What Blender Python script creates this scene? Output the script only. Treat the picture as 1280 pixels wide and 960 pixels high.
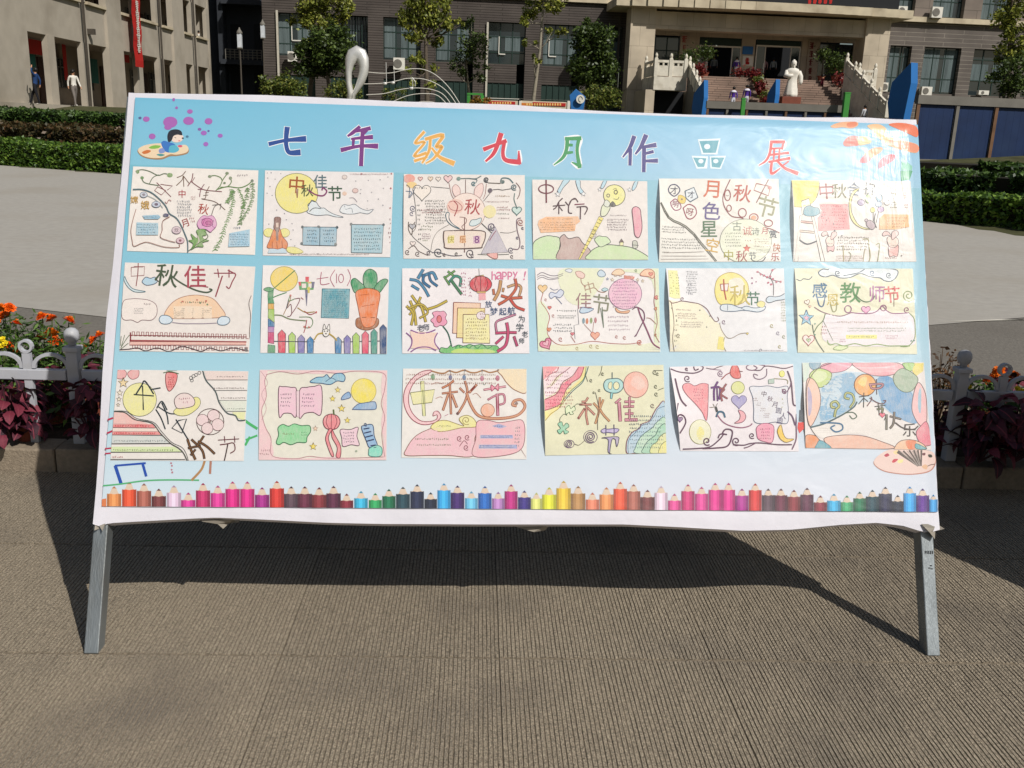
import bpy, bmesh, math, random
import numpy as np
from math import sin, cos, tan, pi, radians, atan2, sqrt
from mathutils import Vector, Matrix
from mathutils.geometry import tessellate_polygon
for o in list(bpy.data.objects): bpy.data.objects.remove(o)
R = random.Random(7); NR = np.random.RandomState(7)
S = bpy.context.scene; COL = S.collection
# ---------------------------------------------------------------- camera, world, sun, exposure
CAMH, FPX, PITCH, ROLL = 1.5, 1175.3, .2664, .0343
cd = bpy.data.cameras.new('camera'); cam = bpy.data.objects.new('camera', cd); COL.objects.link(cam); S.camera = cam
FW = Vector((0, cos(PITCH), -sin(PITCH))); UP0 = Vector((0, sin(PITCH), cos(PITCH))); RT0 = Vector((1, 0, 0))
RT = RT0*cos(ROLL) + UP0*sin(ROLL); UP = UP0*cos(ROLL) - RT0*sin(ROLL)
cam.matrix_world = Matrix(((RT.x, UP.x, -FW.x, 0), (RT.y, UP.y, -FW.y, 0), (RT.z, UP.z, -FW.z, CAMH), (0, 0, 0, 1)))
cd.sensor_fit = 'HORIZONTAL'; cd.sensor_width = 36; cd.lens = 36*FPX/1280; cd.clip_end = 2000; cd.clip_start = .05
SUNV = Vector((.70, -.77, 1.0)).normalized()          # towards the sun
EL = math.asin(SUNV.z); AZ = atan2(SUNV.x, SUNV.y)
wd = bpy.data.worlds.new('World'); S.world = wd; wd.use_nodes = True
nt = wd.node_tree; bg = nt.nodes['Background']; sk = nt.nodes.new('ShaderNodeTexSky'); sk.sky_type = 'NISHITA'
sk.sun_disc = False; sk.sun_elevation = EL; sk.sun_rotation = AZ; sk.air_density = 1.2; sk.dust_density = 2; sk.altitude = 50
nt.links.new(sk.outputs[0], bg.inputs[0]); bg.inputs[1].default_value = .052
sd = bpy.data.lights.new('sun', 'SUN'); sd.energy = 4.2; sd.angle = radians(.5); sd.color = (1, .968, .92)
so = bpy.data.objects.new('sun', sd); COL.objects.link(so); so.rotation_euler = SUNV.to_track_quat('Z', 'Y').to_euler(); so.location = (4, -4, 12)
S.view_settings.view_transform = 'Standard'; S.view_settings.look = 'None'; S.view_settings.gamma = 1
S.view_settings.use_curve_mapping = False; S.view_settings.exposure = 0
# ---------------------------------------------------------------- helpers
def lin(h):
    v = [int(h[i:i+2], 16)/255 for i in (0, 2, 4)]
    return tuple((x/12.92 if x <= .04045 else ((x+.055)/1.055)**2.4) for x in v)
def ray(px, py): return FW*FPX + RT*(px-640) - UP*(py-480)
def atY(px, py, Y):
    d = ray(px, py); return Vector((0, 0, CAMH)) + d*(Y/d.y)
def atZ(px, py, z=0):
    d = ray(px, py); return Vector((0, 0, CAMH)) + d*((z-CAMH)/d.z)
def tag(o, label=None, cat=None, group=None, kind=None):
    if label: o['label'] = label
    if cat: o['category'] = cat
    if group: o['group'] = group
    if kind: o['kind'] = kind
    return o
def empty(name, loc=(0, 0, 0), rz=0):
    o = bpy.data.objects.new(name, None); COL.objects.link(o); o.location = loc; o.rotation_euler = (0, 0, rz); o.empty_display_size = .1
    return o
_m = {}
def mat(name, col, rough=.8, var=.12, scale=6, bump=0, bscale=40, metal=0, spec=.3, stretch=(1, 1, 1), dirt=None, dscale=1.2, vcol=False, vnoise=.15):
    """procedural surface: base colour with two scales of noise, optional dirt stains and bump"""
    if name in _m: return _m[name]
    m = bpy.data.materials.new(name); m.use_nodes = True; t = m.node_tree; N = t.nodes; L = t.links
    b = N['Principled BSDF']; b.inputs['Roughness'].default_value = rough; b.inputs['Metallic'].default_value = metal
    b.inputs['Specular IOR Level'].default_value = spec
    tc = N.new('ShaderNodeTexCoord'); mp = N.new('ShaderNodeMapping'); mp.inputs['Scale'].default_value = stretch
    L.new(tc.outputs['Object'], mp.inputs[0])
    n1 = N.new('ShaderNodeTexNoise'); n1.inputs['Scale'].default_value = scale; n1.inputs['Detail'].default_value = 6; L.new(mp.outputs[0], n1.inputs[0])
    mr = N.new('ShaderNodeMapRange'); mr.inputs[1].default_value = .25; mr.inputs[2].default_value = .75
    mr.inputs[3].default_value = 1-var; mr.inputs[4].default_value = 1+var; L.new(n1.outputs[0], mr.inputs[0])
    vm = N.new('ShaderNodeVectorMath'); vm.operation = 'SCALE'; L.new(mr.outputs[0], vm.inputs['Scale'])
    src = None
    if vcol:
        at = N.new('ShaderNodeAttribute'); at.attribute_name = 'Col'; src = at.outputs['Color']; L.new(src, vm.inputs[0])
    else: vm.inputs[0].default_value = lin(col) if isinstance(col, str) else col
    out = vm.outputs[0]
    if dirt:
        n2 = N.new('ShaderNodeTexNoise'); n2.inputs['Scale'].default_value = dscale; n2.inputs['Detail'].default_value = 8; L.new(mp.outputs[0], n2.inputs[0])
        r2 = N.new('ShaderNodeMapRange'); r2.inputs[1].default_value = .5; r2.inputs[2].default_value = .72; r2.inputs[4].default_value = .75; L.new(n2.outputs[0], r2.inputs[0])
        mx = N.new('ShaderNodeMix'); mx.data_type = 'RGBA'; L.new(r2.outputs[0], mx.inputs[0]); L.new(out, mx.inputs[6])
        mx.inputs[7].default_value = (*lin(dirt), 1); out = mx.outputs[2]
    L.new(out, b.inputs['Base Color'])
    if bump:
        n3 = N.new('ShaderNodeTexNoise'); n3.inputs['Scale'].default_value = bscale; n3.inputs['Detail'].default_value = 5; L.new(mp.outputs[0], n3.inputs[0])
        bp = N.new('ShaderNodeBump'); bp.inputs['Strength'].default_value = min(1, bump); bp.inputs['Distance'].default_value = .01; L.new(n3.outputs[0], bp.inputs['Height']); L.new(bp.outputs[0], b.inputs['Normal'])
    _m[name] = m; return m
class MB:
    def __init__(s): s.v = []; s.f = []; s.mi = []
    def quad(s, a, b, c, d, m=0):
        n = len(s.v); s.v += [tuple(a), tuple(b), tuple(c), tuple(d)]; s.f.append((n, n+1, n+2, n+3)); s.mi.append(m)
    def box(s, x0, x1, y0, y1, z0, z1, m=0, M=None):
        if x0 > x1: x0, x1 = x1, x0
        if y0 > y1: y0, y1 = y1, y0
        if z0 > z1: z0, z1 = z1, z0
        n = len(s.v); p = [(x0, y0, z0), (x1, y0, z0), (x1, y1, z0), (x0, y1, z0), (x0, y0, z1), (x1, y0, z1), (x1, y1, z1), (x0, y1, z1)]
        if M: p = [tuple(M @ Vector(q)) for q in p]
        s.v += p
        for q in ((0, 3, 2, 1), (4, 5, 6, 7), (0, 1, 5, 4), (1, 2, 6, 5), (2, 3, 7, 6), (3, 0, 4, 7)): s.f.append(tuple(n+i for i in q)); s.mi.append(m)
        return s
    def tube(s, pts, r, n=8, m=0, cap=True):
        pts = [Vector(p) for p in pts]; rs = r if isinstance(r, (list, tuple)) else [r]*len(pts); base = len(s.v)
        up = None
        for i, p in enumerate(pts):
            d = (pts[min(i+1, len(pts)-1)] - pts[max(i-1, 0)]).normalized()
            if up is None: up = d.orthogonal().normalized()
            else: up = (up - d*up.dot(d)).normalized()
            w = d.cross(up)
            for k in range(n): a = 2*pi*k/n; s.v.append(tuple(p + (up*cos(a)+w*sin(a))*rs[i]))
        for i in range(len(pts)-1):
            for k in range(n):
                a = base+i*n+k; b = base+i*n+(k+1) % n; s.f.append((a, b, b+n, a+n)); s.mi.append(m)
        if cap:
            s.f.append(tuple(base+k for k in range(n))[::-1]); s.mi.append(m); s.f.append(tuple(base+(len(pts)-1)*n+k for k in range(n))); s.mi.append(m)
        return s
    def lathe(s, prof, c=(0, 0, 0), n=14, m=0):
        base = len(s.v)
        for r, z in prof:
            for k in range(n): a = 2*pi*k/n; s.v.append((c[0]+r*cos(a), c[1]+r*sin(a), c[2]+z))
        for i in range(len(prof)-1):
            for k in range(n): a = base+i*n+k; b = base+i*n+(k+1) % n; s.f.append((a, b, b+n, a+n)); s.mi.append(m)
        s.f.append(tuple(base+k for k in range(n))[::-1]); s.mi.append(m); s.f.append(tuple(base+(len(prof)-1)*n+k for k in range(n))); s.mi.append(m)
        return s
    def prism(s, poly, off, m=0):          # poly of 3d points, extruded by off
        n = len(poly); b = len(s.v); off = Vector(off); s.v += [tuple(p) for p in poly] + [tuple(Vector(p)+off) for p in poly]
        s.f.append(tuple(range(b, b+n))); s.mi.append(m); s.f.append(tuple(range(b+2*n-1, b+n-1, -1))); s.mi.append(m)
        for i in range(n): j = (i+1) % n; s.f.append((b+j, b+i, b+n+i, b+n+j)); s.mi.append(m)
        return s
    def mesh(s, name, mats, smooth=False, recalc=True):
        me = bpy.data.meshes.new(name); me.from_pydata(s.v, [], s.f)
        for m in (mats if isinstance(mats, (list, tuple)) else [mats]): me.materials.append(m)
        if any(s.mi): me.polygons.foreach_set('material_index', s.mi)
        if recalc:
            bm = bmesh.new(); bm.from_mesh(me); bmesh.ops.recalc_face_normals(bm, faces=bm.faces); bm.to_mesh(me); bm.free()
        if smooth: me.shade_smooth()
        return me
    def obj(s, name, mats, parent=None, smooth=False, bevel=0, recalc=True):
        return link(name, s.mesh(name, mats, smooth, recalc), parent, bevel)
def link(name, me, parent=None, bevel=0):
    o = bpy.data.objects.new(name, me); COL.objects.link(o)
    if parent: o.parent = parent
    if bevel:
        md = o.modifiers.new('bevel', 'BEVEL'); md.width = bevel; md.segments = 2; md.limit_method = 'ANGLE'
    return o
def npmesh(name, V, F, mats, cols=None, k=4):
    """V (n,3), F (m,k) arrays"""
    me = bpy.data.meshes.new(name); nv, nf = len(V), len(F)
    me.vertices.add(nv); me.vertices.foreach_set('co', np.asarray(V, dtype=np.float32).ravel())
    me.loops.add(nf*k); me.loops.foreach_set('vertex_index', np.asarray(F, dtype=np.int32).ravel())
    me.polygons.add(nf); me.polygons.foreach_set('loop_start', np.arange(0, nf*k, k, dtype=np.int32))
    me.update(calc_edges=True)
    for m in (mats if isinstance(mats, (list, tuple)) else [mats]): me.materials.append(m)
    if cols is not None:
        a = me.color_attributes.new('Col', 'FLOAT_COLOR', 'POINT'); a.data.foreach_set('color', np.asarray(cols, dtype=np.float32).ravel())
    return me
def copytree(o, parent=None):
    c = o.copy(); COL.objects.link(c); c.parent = parent
    for ch in list(o.children): copytree(ch, c)
    return c
# ---------------------------------------------------------------- ground
def wmat(m):
    t = m.node_tree
    g = t.nodes.new('ShaderNodeNewGeometry')
    for l in list(t.links):
        if l.from_node.type == 'TEX_COORD': s = l.to_socket; t.links.remove(l); t.links.new(g.outputs['Position'], s)
    return m
M_STONE = wmat(mat('ribbed_stone', '9c8f7b', .85, .55, 150, 1.0, 260, spec=.2, dirt='6b645c', dscale=1.7))
M_GROOVE = wmat(mat('groove_dirt', '776c5c', .95, .5, 150, spec=.1))
def tonevar(m):
    t = m.node_tree; b = t.nodes['Principled BSDF']; s = b.inputs['Base Color'].links[0].from_socket; oi = t.nodes.new('ShaderNodeObjectInfo'); mr = t.nodes.new('ShaderNodeMapRange'); mr.inputs[3].default_value = .96; mr.inputs[4].default_value = 1.05
    t.links.new(oi.outputs['Random'], mr.inputs[0]); v = t.nodes.new('ShaderNodeVectorMath'); v.operation = 'SCALE'; t.links.new(s, v.inputs[0]); t.links.new(mr.outputs[0], v.inputs['Scale']); t.links.new(v.outputs[0], b.inputs['Base Color'])
tonevar(M_STONE); tonevar(M_GROOVE)
M_KERB = wmat(mat('kerb_stone', '8a7d6c', .85, .2, 50, .5, 120, spec=.2, dirt='5d554a', dscale=3))
M_ROAD = wmat(mat('old_paving', '716c64', .9, .22, 40, .5, 60, spec=.15, dirt='68625a', dscale=.8))
M_PLAZA = wmat(mat('plaza_concrete', 'a29d94', .85, .09, 9, .25, 90, spec=.2, dirt='9a9387', dscale=.45))
M_SOIL = wmat(mat('soil', '3c3228', .95, .4, 30, .8, 60, spec=.1))
M_GRASSB = wmat(mat('ground_cover', '4a4a32', .95, .35, 3, .5, 40, spec=.1))
PYAW = .043
PM = Matrix.Rotation(PYAW, 4, 'Z')
def pl(x, y, z=0): return PM @ Vector((x, y, z))
HP = [(-70, 50), (-40, 37), (-24, 31), (-14.4, 26.8), (-9.3, 24.2), (-3, 22.2), (3, 20.8), (7.2, 19.3), (8.3, 18.1), (9.05, 16.9), (10.2, 14), (12, 9), (16, 2), (26, -6)]
def hdist(x, y):                         # signed distance outward from the planting edge
    best = 1e9; sg = 1
    for (a, b), (c, d) in zip(HP, HP[1:]):
        ux, uy = c-a, d-b; L2 = ux*ux+uy*uy; t = max(0, min(1, ((x-a)*ux+(y-b)*uy)/L2))
        dx, dy = x-(a+ux*t), y-(b+uy*t); q = sqrt(dx*dx+dy*dy)
        if q < best: best = q; sg = 1 if (ux*dy-uy*dx) > 0 else -1
    return best*sg
def terr(x, y):
    d = hdist(x, y)
    if d < .2: return -.03
    if d < 6: return -.03 + (d-.2)/5.8*.95
    return min(1.8, .92 + (d-6)*.09)
xs = sorted(set([-400, -200, -120, -80] + [-60+2*i for i in range(61)] + [80, 120, 200, 400])); ys = sorted(set([-200, -60, -20, -8, 0, 4, 8, 12] + [14+i for i in range(40)] + [60, 70, 80, 100, 150, 250, 400, 900]))
g = MB(); g.v = [(x, y, terr(x, y)) for y in ys for x in xs]; nx = len(xs)
g.f = [(j*nx+i, j*nx+i+1, (j+1)*nx+i+1, (j+1)*nx+i) for j in range(len(ys)-1) for i in range(nx-1)]; g.mi = [0]*len(g.f)
ground = tag(g.obj('ground', M_GRASSB), kind='structure')
def sheet(name, pts, z, m):
    b = MB(); b.v = [(p[0], p[1], z) for p in pts]; b.f = [tuple(range(len(pts)))]; b.mi = [0]
    return tag(b.obj(name, m, recalc=False), kind='structure')
# pale concrete plaza out to the hedges, darker paving between it and the flower bed
inner = [(p[0], p[1]) for p in HP if p[1] > 0]
A = atZ(-120, 371).xy; Bp = atZ(0, 381).xy; C = atZ(130, 396).xy; D = atZ(640, 416).xy; E1 = atZ(1165, 406).xy; F1 = atZ(1290, 396).xy; F2 = (20, 9.5)
edge = [(-60, 9), (-10, 7.2), tuple(A), tuple(Bp), tuple(C), tuple(D), tuple(E1), tuple(F1), (12.2, 8.9)]
sheet('plaza', edge + inner[::-1], 0.0, M_PLAZA)
sheet('road', [tuple(pl(-60, 4.72).xy), tuple(pl(30, 4.72).xy), (30, 9.5)] + [(12.2, 8.9)] + edge[::-1][1:], -.004, M_ROAD)
b = MB()                                  # thin pale joint running across the plaza edge on the right
q0, q1, q2, q3 = atZ(1158, 403), atZ(1245, 398.6), atZ(1300, 400), atZ(1300, 402)
b.quad((q0.x, q0.y, .003), (q1.x, q1.y-.03, .003), (q2.x, q2.y-.03, .003), (q2.x, q2.y+.015, .003))
M_PALE = mat('pale_mortar', 'c8c2b4', .9); b.obj('expansion_joint', M_PALE, ground)
# ribbed paving slabs
paving = tag(empty('paving'), kind='structure')
SLP = .634; SLQ = .72
def slab_mesh(seed):
    r = random.Random(seed); bm = MB(); w = SLP-.0012; wy = SLQ-.0016
    bm.box(0, w, 0, wy, -.03, -.0036, 1)
    n = 52; p = w/n; segs = 13
    for i in range(n):
        x0 = i*p+p*.15; x1 = i*p+p*.85; base = len(bm.v)
        for k in range(segs+1):
            y = .005+(wy-.010)*k/segs + (r.uniform(-.03, .03) if 0 < k < segs else r.uniform(-.004, .004)); h = -.0006-r.random()**1.5*.0017; j = r.uniform(-.0008, .0008)
            bm.v += [(x0-p*.1+j, y, -.0033), (x0+j, y, h), (x1+j, y, h), (x1+p*.1+j, y, -.0033)]
        for k in range(segs):
            q = base+4*k
            for a in range(3): bm.f.append((q+a, q+a+1, q+a+5, q+a+4)); bm.mi.append(0 if a == 1 else 1)
        for q in (base, base+4*segs): bm.f.append((q, q+1, q+2, q+3)); bm.mi.append(0)
    return bm.mesh('paving_slab', [M_STONE, M_GROOVE])
SM = [slab_mesh(i) for i in range(5)]
for j in range(-3, 4):
    for i in range(-7, 7):
        o = link('paving_slab', R.choice(SM), paving); o.matrix_local = PM @ Matrix.Translation((.096+i*SLP, 2.447+(j-2)*SLQ, R.uniform(-.0012, .0004))) @ Matrix.Rotation(R.uniform(-.001, .001), 4, 'Y')
pav_end = 2.447+2*SLQ
b = MB(); yy0 = 2.447-5*SLQ; b.box(-60, 30, -6, yy0, -.03, -.002, M=PM); b.box(-60, .096-7*SLP-.002, yy0, pav_end-.003, -.03, -.002, M=PM); b.box(.096+7*SLP, 30, yy0, pav_end-.003, -.03, -.002, M=PM)
tag(b.obj('pavement', M_STONE), kind='structure')
kerb = tag(empty('kerb'), kind='structure')
km = MB().box(0, .994, 0, .15, -.03, .1).mesh('kerb_stone', M_KERB)
for i in range(-6, 7):
    for yy in (pav_end, 4.72):
        o = link('kerb_stone', km, kerb, .008); o.matrix_local = PM @ Matrix.Translation((i*1.0+.21, yy, R.uniform(-.002, .002)))
b = MB(); b.box(-6, 7, pav_end+.15, 4.72, -.03, .075, M=PM); tag(b.obj('soil', M_SOIL), kind='structure')
# ---------------------------------------------------------------- foliage helpers
def leafmat(name, c1, c2, c3, rough=.45):
    m = bpy.data.materials.new(name); m.use_nodes = True; t = m.node_tree; N = t.nodes; L = t.links; b = N['Principled BSDF']
    at = N.new('ShaderNodeAttribute'); at.attribute_name = 'Col'
    cr = N.new('ShaderNodeValToRGB'); e = cr.color_ramp.elements
    e[0].color = (*lin(c1), 1); e[1].color = (*lin(c3), 1); k = cr.color_ramp.elements.new(.55); k.color = (*lin(c2), 1)
    L.new(at.outputs['Fac'], cr.inputs[0]); L.new(cr.outputs[0], b.inputs['Base Color'])
    b.inputs['Roughness'].default_value = rough; b.inputs['Specular IOR Level'].default_value = .35
    tr = N.new('ShaderNodeBsdfTranslucent'); L.new(cr.outputs[0], tr.inputs[0]); mx = N.new('ShaderNodeMixShader'); mx.inputs[0].default_value = .25
    L.new(b.outputs[0], mx.inputs[1]); L.new(tr.outputs[0], mx.inputs[2]); L.new(mx.outputs[0], N['Material Output'].inputs[0])
    return m
def leaves(P, size, upw=.3, rs=NR, asp=.55, droop=None):
    """P (n,3) points -> diamond leaf quads with random orientation; returns V,F,cols"""
    n = len(P); d = rs.normal(size=(n, 3)); d[:, 2] *= .6
    if droop is not None: d = d*.45 + np.array(droop)
    d /= np.linalg.norm(d, axis=1)[:, None]
    nn = rs.normal(size=(n, 3)); nn[:, 2] += upw*2; w = np.cross(d, nn); w /= np.linalg.norm(w, axis=1)[:, None]+1e-9
    s = size*rs.uniform(.6, 1.3, size=(n, 1))
    V = np.stack([P-d*s, P+w*s*asp, P+d*s, P-w*s*asp], axis=1).reshape(-1, 3)
    F = np.arange(4*n).reshape(n, 4); c = np.repeat(rs.uniform(0, 1, n), 4); cols = np.stack([c, c, c, np.ones_like(c)], 1)
    return V, F, cols
M_HEDGE = leafmat('hedge_leaf', '2c3f16', '4a6a22', '7f9a3e'); M_HEDGEB = leafmat('hedge_leaf_brown', '33341c', '4a4024', '644a30'); M_HEDGED = leafmat('hedge_leaf_deep', '26361a', '3c5423', '5f7a38')
M_TWIG = mat('hedge_core', '241f14', .95)
def along(t):
    seg = [sqrt((c-a)**2+(d-b)**2) for (a, b), (c, d) in zip(HP, HP[1:])]
    for s, (a, b), (c, d) in zip(seg, HP, HP[1:]):
        if t <= s: return a+(c-a)*t/s, b+(d-b)*t/s, (c-a)/s, (d-b)/s
        t -= s
    return c, d, (c-a)/s, (d-b)/s
def hedge(label, t0, t1, d0, d1, z0, h0, h1, n, m, size, group):
    """row that follows the planting edge; heights h0 (left) to h1 (right)"""
    root = tag(empty('hedge', (*along(t0)[:2], z0)), label, 'hedge', group); loc = root.location
    ts = NR.uniform(t0, t1, n); u = NR.uniform(0, 1, n); v = NR.uniform(0, 1, n); P = np.zeros((n, 3))
    for i in range(n):
        x, y, dx, dy = along(ts[i]); k = (ts[i]-t0)/(t1-t0); h = h0+(h1-h0)*k
        h *= .93 + .07*sin(ts[i]*1.7)+.05*sin(ts[i]*4.3+1)
        if u[i] < .55: dd = d0+(d1-d0)*v[i]; z = h*(1-.10*(2*v[i]-1)**2) - abs(NR.normal())*.05
        elif u[i] < .93: dd = d0-.02+abs(NR.normal())*.07; z = h*v[i]
        else: dd = d1; z = h*v[i]
        P[i] = (x-dy*dd, y+dx*dd, z0+z)
    V, F, c = leaves(P, size, .5); V -= np.array(loc)
    link('foliage', npmesh('foliage', V, F, m, c), root)
    b = MB(); k = 40
    for i in range(k):
        xa, ya, dxa, dya = along(t0+(t1-t0)*i/k); xb, yb, dxb, dyb = along(t0+(t1-t0)*(i+1)/k)
        h = (h0+(h1-h0)*i/k)*.80; e0, e1 = d0+.1, d1-.1
        a = (xa-dya*e0, ya+dxa*e0); b2 = (xb-dyb*e0, yb+dxb*e0); c2 = (xb-dyb*e1, yb+dxb*e1); d2 = (xa-dya*e1, ya+dxa*e1)
        lo = [Vector((*q, z0-.2))-loc for q in (a, b2, c2, d2)]; b.prism(lo, (0, 0, h+.2))
    b.obj('stems', M_TWIG, root)
    return root
GH = 'hedge rows stepping up behind the concrete plaza'
hedge('bright green clipped hedge right along the rear edge of the concrete plaza', 50, 104, .05, 1.35, 0, .78, .52, 70000, M_HEDGE, .062, GH)
hedge('low brownish red hedge between two green hedge rows at the left', 50, 74, 1.5, 4.0, .25, .95, .85, 20000, M_HEDGEB, .07, GH)
hedge('dark green hedge in the shade between the front hedge and the blue hoarding', 74, 104, 1.5, 3.9, .25, .80, .66, 34000, M_HEDGED, .07, GH)
hedge('low dark hedge at the foot of the right blue hoarding', 80, 104, 4.6, 6.6, .6, .52, .45, 16000, M_HEDGED, .08, GH)
hedge('mid green hedge highest and farthest from the plaza in front of the teaching blocks', 48, 80, 4.2, 8.2, .75, .90, .5, 30000, M_HEDGED, .085, GH)
# ---------------------------------------------------------------- trees
M_BARK = mat('bark', '5a5044', .9, .3, 8, .6, 30); M_BARKL = mat('pale_bark', '8a8272', .9, .3, 8, .6, 30)
M_GINK = leafmat('ginkgo_leaf', '525c24', '7a8236', 'a4a346'); M_CAMP = leafmat('camphor_leaf', '29361a', '415224', '627434'); M_OLIV = leafmat('shrub_leaf', '39441c', '5b6a2a', '8a8a40')
def tree(name, label, cat, Y, trunk, tr, blobs, m, size, bark, group=None, droop=None, zg=1.7, dens=1.0, up=()):
    """trunk: pixel path from the foot upwards; blobs: px, py, rx, ry, n at distance Y"""
    sc = Y/1175*1.02; pts = [atY(x, y, Y) for x, y in trunk]; foot = pts[0].copy(); foot.z = zg; foot.x = pts[0].x+.0*Y
    root = tag(empty(name, tuple(foot)), label, cat, group); path = [Vector((0, 0, 0))]+[p-foot for p in pts]
    for q in up: path.append(path[-1]+Vector(q))
    b = MB(); k = len(path); b.tube(path, [tr*(1-.75*i/(k-1)) for i in range(k)], 8)
    Ps = []
    for i, (x, y, rx, ry, n) in enumerate(blobs):
        n = int(n*dens*1.05); c = atY(x, y, Y+R.uniform(-.4, .4)) - foot
        sub = max(3, int(n/55)); cc = NR.normal(size=(sub, 3)); cc /= np.linalg.norm(cc, axis=1)[:, None]; cc *= NR.uniform(.3, 1.25, size=(sub, 1))**.7
        rad = np.array([rx*sc, (rx+ry)*.5*sc*.8, ry*sc]); cc = cc*rad+np.array(c)
        per = int(n/sub)+1
        for q in cc: Ps.append(q+NR.normal(size=(per, 3))*rad.mean()*.21)
        j = min(range(1, k), key=lambda a: (path[a]-c).length + (3 if path[a].z > c.z+.3 else 0)); st = path[j]
        mid = (st+c)/2+Vector((R.uniform(-.1, .1), R.uniform(-.1, .1), -.1*(c-st).length)); b.tube([st, mid, c], [tr*.32, tr*.2, tr*.06], 6)
        for q in cc[:5]: b.tube([mid, (mid+Vector(q))/2, Vector(q)], [tr*.14, tr*.1, tr*.04], 5)
    b.obj('trunk', bark, root, smooth=True)
    V, F, cl = leaves(np.concatenate(Ps), size, .4, droop=droop)
    link('crown', npmesh('crown', V, F, m, cl), root)
    return root
tree('ginkgo_tree', 'yellow green ginkgo tree rising above the dark bushy tree near the left window', 'tree', 52, [(386, 124), (392, 80), (398, 40), (402, 0)], .16,
     [(385, 12, 16, 12, 700), (415, 8, 18, 14, 800), (400, 26, 22, 10, 800), (375, 28, 12, 8, 350), (428, 24, 10, 8, 300), (384, 56, 9, 7, 300), (400, -20, 26, 22, 1200), (402, -60, 18, 24, 800), (430, 2, 8, 12, 250)], M_GINK, .10, M_BARK, 'ginkgo trees', up=((0, 0, 2.5),))
tree('camphor_tree', 'dark bushy evergreen tree beside the looping steel sculpture', 'tree', 50, [(413, 124), (410, 100), (408, 80)], .17,
     [(405, 66, 24, 20, 2300), (388, 74, 18, 16, 1300), (425, 60, 20, 18, 1500), (412, 46, 20, 14, 1000), (432, 80, 12, 14, 700), (378, 62, 10, 10, 400), (398, 88, 16, 8, 500)], M_CAMP, .10, M_BARK, 'dark evergreen trees')
tree('ginkgo_tree', 'thick yellow green ginkgo behind the curving wires of the music sculpture', 'tree', 52, [(534, 126), (533, 90), (532, 50), (533, 0)], .15,
     [(520, 12, 16, 12, 800), (545, 14, 16, 14, 800), (532, 36, 20, 14, 900), (512, 22, 10, 10, 350), (556, 24, 8, 14, 300), (520, 50, 12, 8, 300), (546, 52, 10, 10, 260), (525, 78, 12, 10, 260), (538, 100, 10, 14, 220), (517, 96, 8, 10, 140), (532, -20, 22, 24, 1200), (533, -60, 16, 26, 700), (574, 30, 6, 5, 90)], M_GINK, .095, M_BARK, 'ginkgo trees', up=((0, 0, 2.5),), droop=(0, 0, -.5))
tree('sparse_tree', 'thin dark tree with see-through crown between the thick ginkgo and a wall pipe', 'tree', 56, [(587, 122), (585, 104), (583, 80), (586, 55)], .10,
     [(578, 72, 16, 16, 520), (596, 66, 16, 18, 520), (584, 48, 18, 12, 420), (600, 90, 12, 12, 300), (572, 92, 10, 12, 200), (590, 34, 12, 8, 180)], M_CAMP, .085, M_BARKL)
tree('ginkgo_tree', 'slender leaning ginkgo with a pale bare trunk above the red notice rack', 'tree', 52, [(667, 122), (670, 100), (675, 62), (677, 30), (680, 0)], .12,
     [(668, 8, 16, 10, 420), (690, 6, 14, 9, 380), (662, 24, 10, 7, 150), (690, 40, 12, 7, 180), (665, 54, 8, 5, 120), (668, 72, 8, 5, 120), (678, -20, 20, 18, 800), (680, -60, 16, 26, 600), (704, 2, 8, 6, 90)], M_GINK, .095, M_BARKL, 'ginkgo trees', up=((.1, 0, 2.5),))
tree('camphor_tree', 'tall dark evergreen tree left of the stone portico column', 'tree', 54, [(742, 124), (741, 100), (740, 70)], .17,
     [(738, 52, 20, 16, 1300), (725, 48, 14, 14, 700), (752, 56, 16, 18, 900), (740, 78, 22, 18, 1500), (728, 92, 14, 14, 800), (758, 86, 14, 18, 900), (742, 106, 16, 12, 700), (735, 34, 12, 8, 350)], M_CAMP, .10, M_BARK, 'dark evergreen trees')
tree('ginkgo_tree', 'ginkgo at the far right in front of the grooved brick wall', 'tree', 50, [(1262, 118), (1262, 60), (1264, 10)], .16,
     [(1262, 60, 16, 16, 700), (1275, 40, 14, 20, 700), (1262, 20, 16, 16, 600), (1280, 70, 12, 14, 500), (1255, 76, 10, 8, 250), (1275, 0, 18, 18, 700), (1270, -40, 20, 24, 800), (1295, 30, 14, 30, 500)], M_GINK, .10, M_BARK, 'ginkgo trees', up=((0, 0, 3),))
def bush(label, px, py, Y, rx, ry, n, m, size, zg=1.6):
    return tree('shrub', label, 'shrub', Y, [(px, py+ry*.9), (px, py)], .04, [(px-rx*.45, py+ry*.1, rx*.6, ry*.8, n//3), (px+rx*.45, py+ry*.15, rx*.6, ry*.75, n//3), (px, py-ry*.1, rx*.6, ry, n//3)], m, size*.8, M_BARK, 'shrubs below the classroom windows', zg=zg)
bush('wide olive green shrub at the left foot of the central block', 353, 108, 44, 26, 14, 2600, M_OLIV, .09)
bush('low leafy shrub behind the foot of the looping steel sculpture', 430, 114, 47, 24, 12, 1800, M_OLIV, .08)
bush('thin low shrub under the curving wires of the music sculpture', 495, 118, 48, 20, 8, 700, M_OLIV, .07)
bush('speckled green shrub beside the blue five sided sign', 752, 122, 46, 24, 14, 2400, M_OLIV, .08)
bush('dark round shrub under the ginkgo at the far right', 1270, 98, 48, 28, 20, 3200, M_CAMP, .10)
bush('small orange tinged shrub before the green framed notice rack', 597, 127, 40, 13, 8, 900, leafmat('autumn_leaf', '5a4a1a', '8a6a24', 'b0782e'), .06, 1.4)
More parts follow.
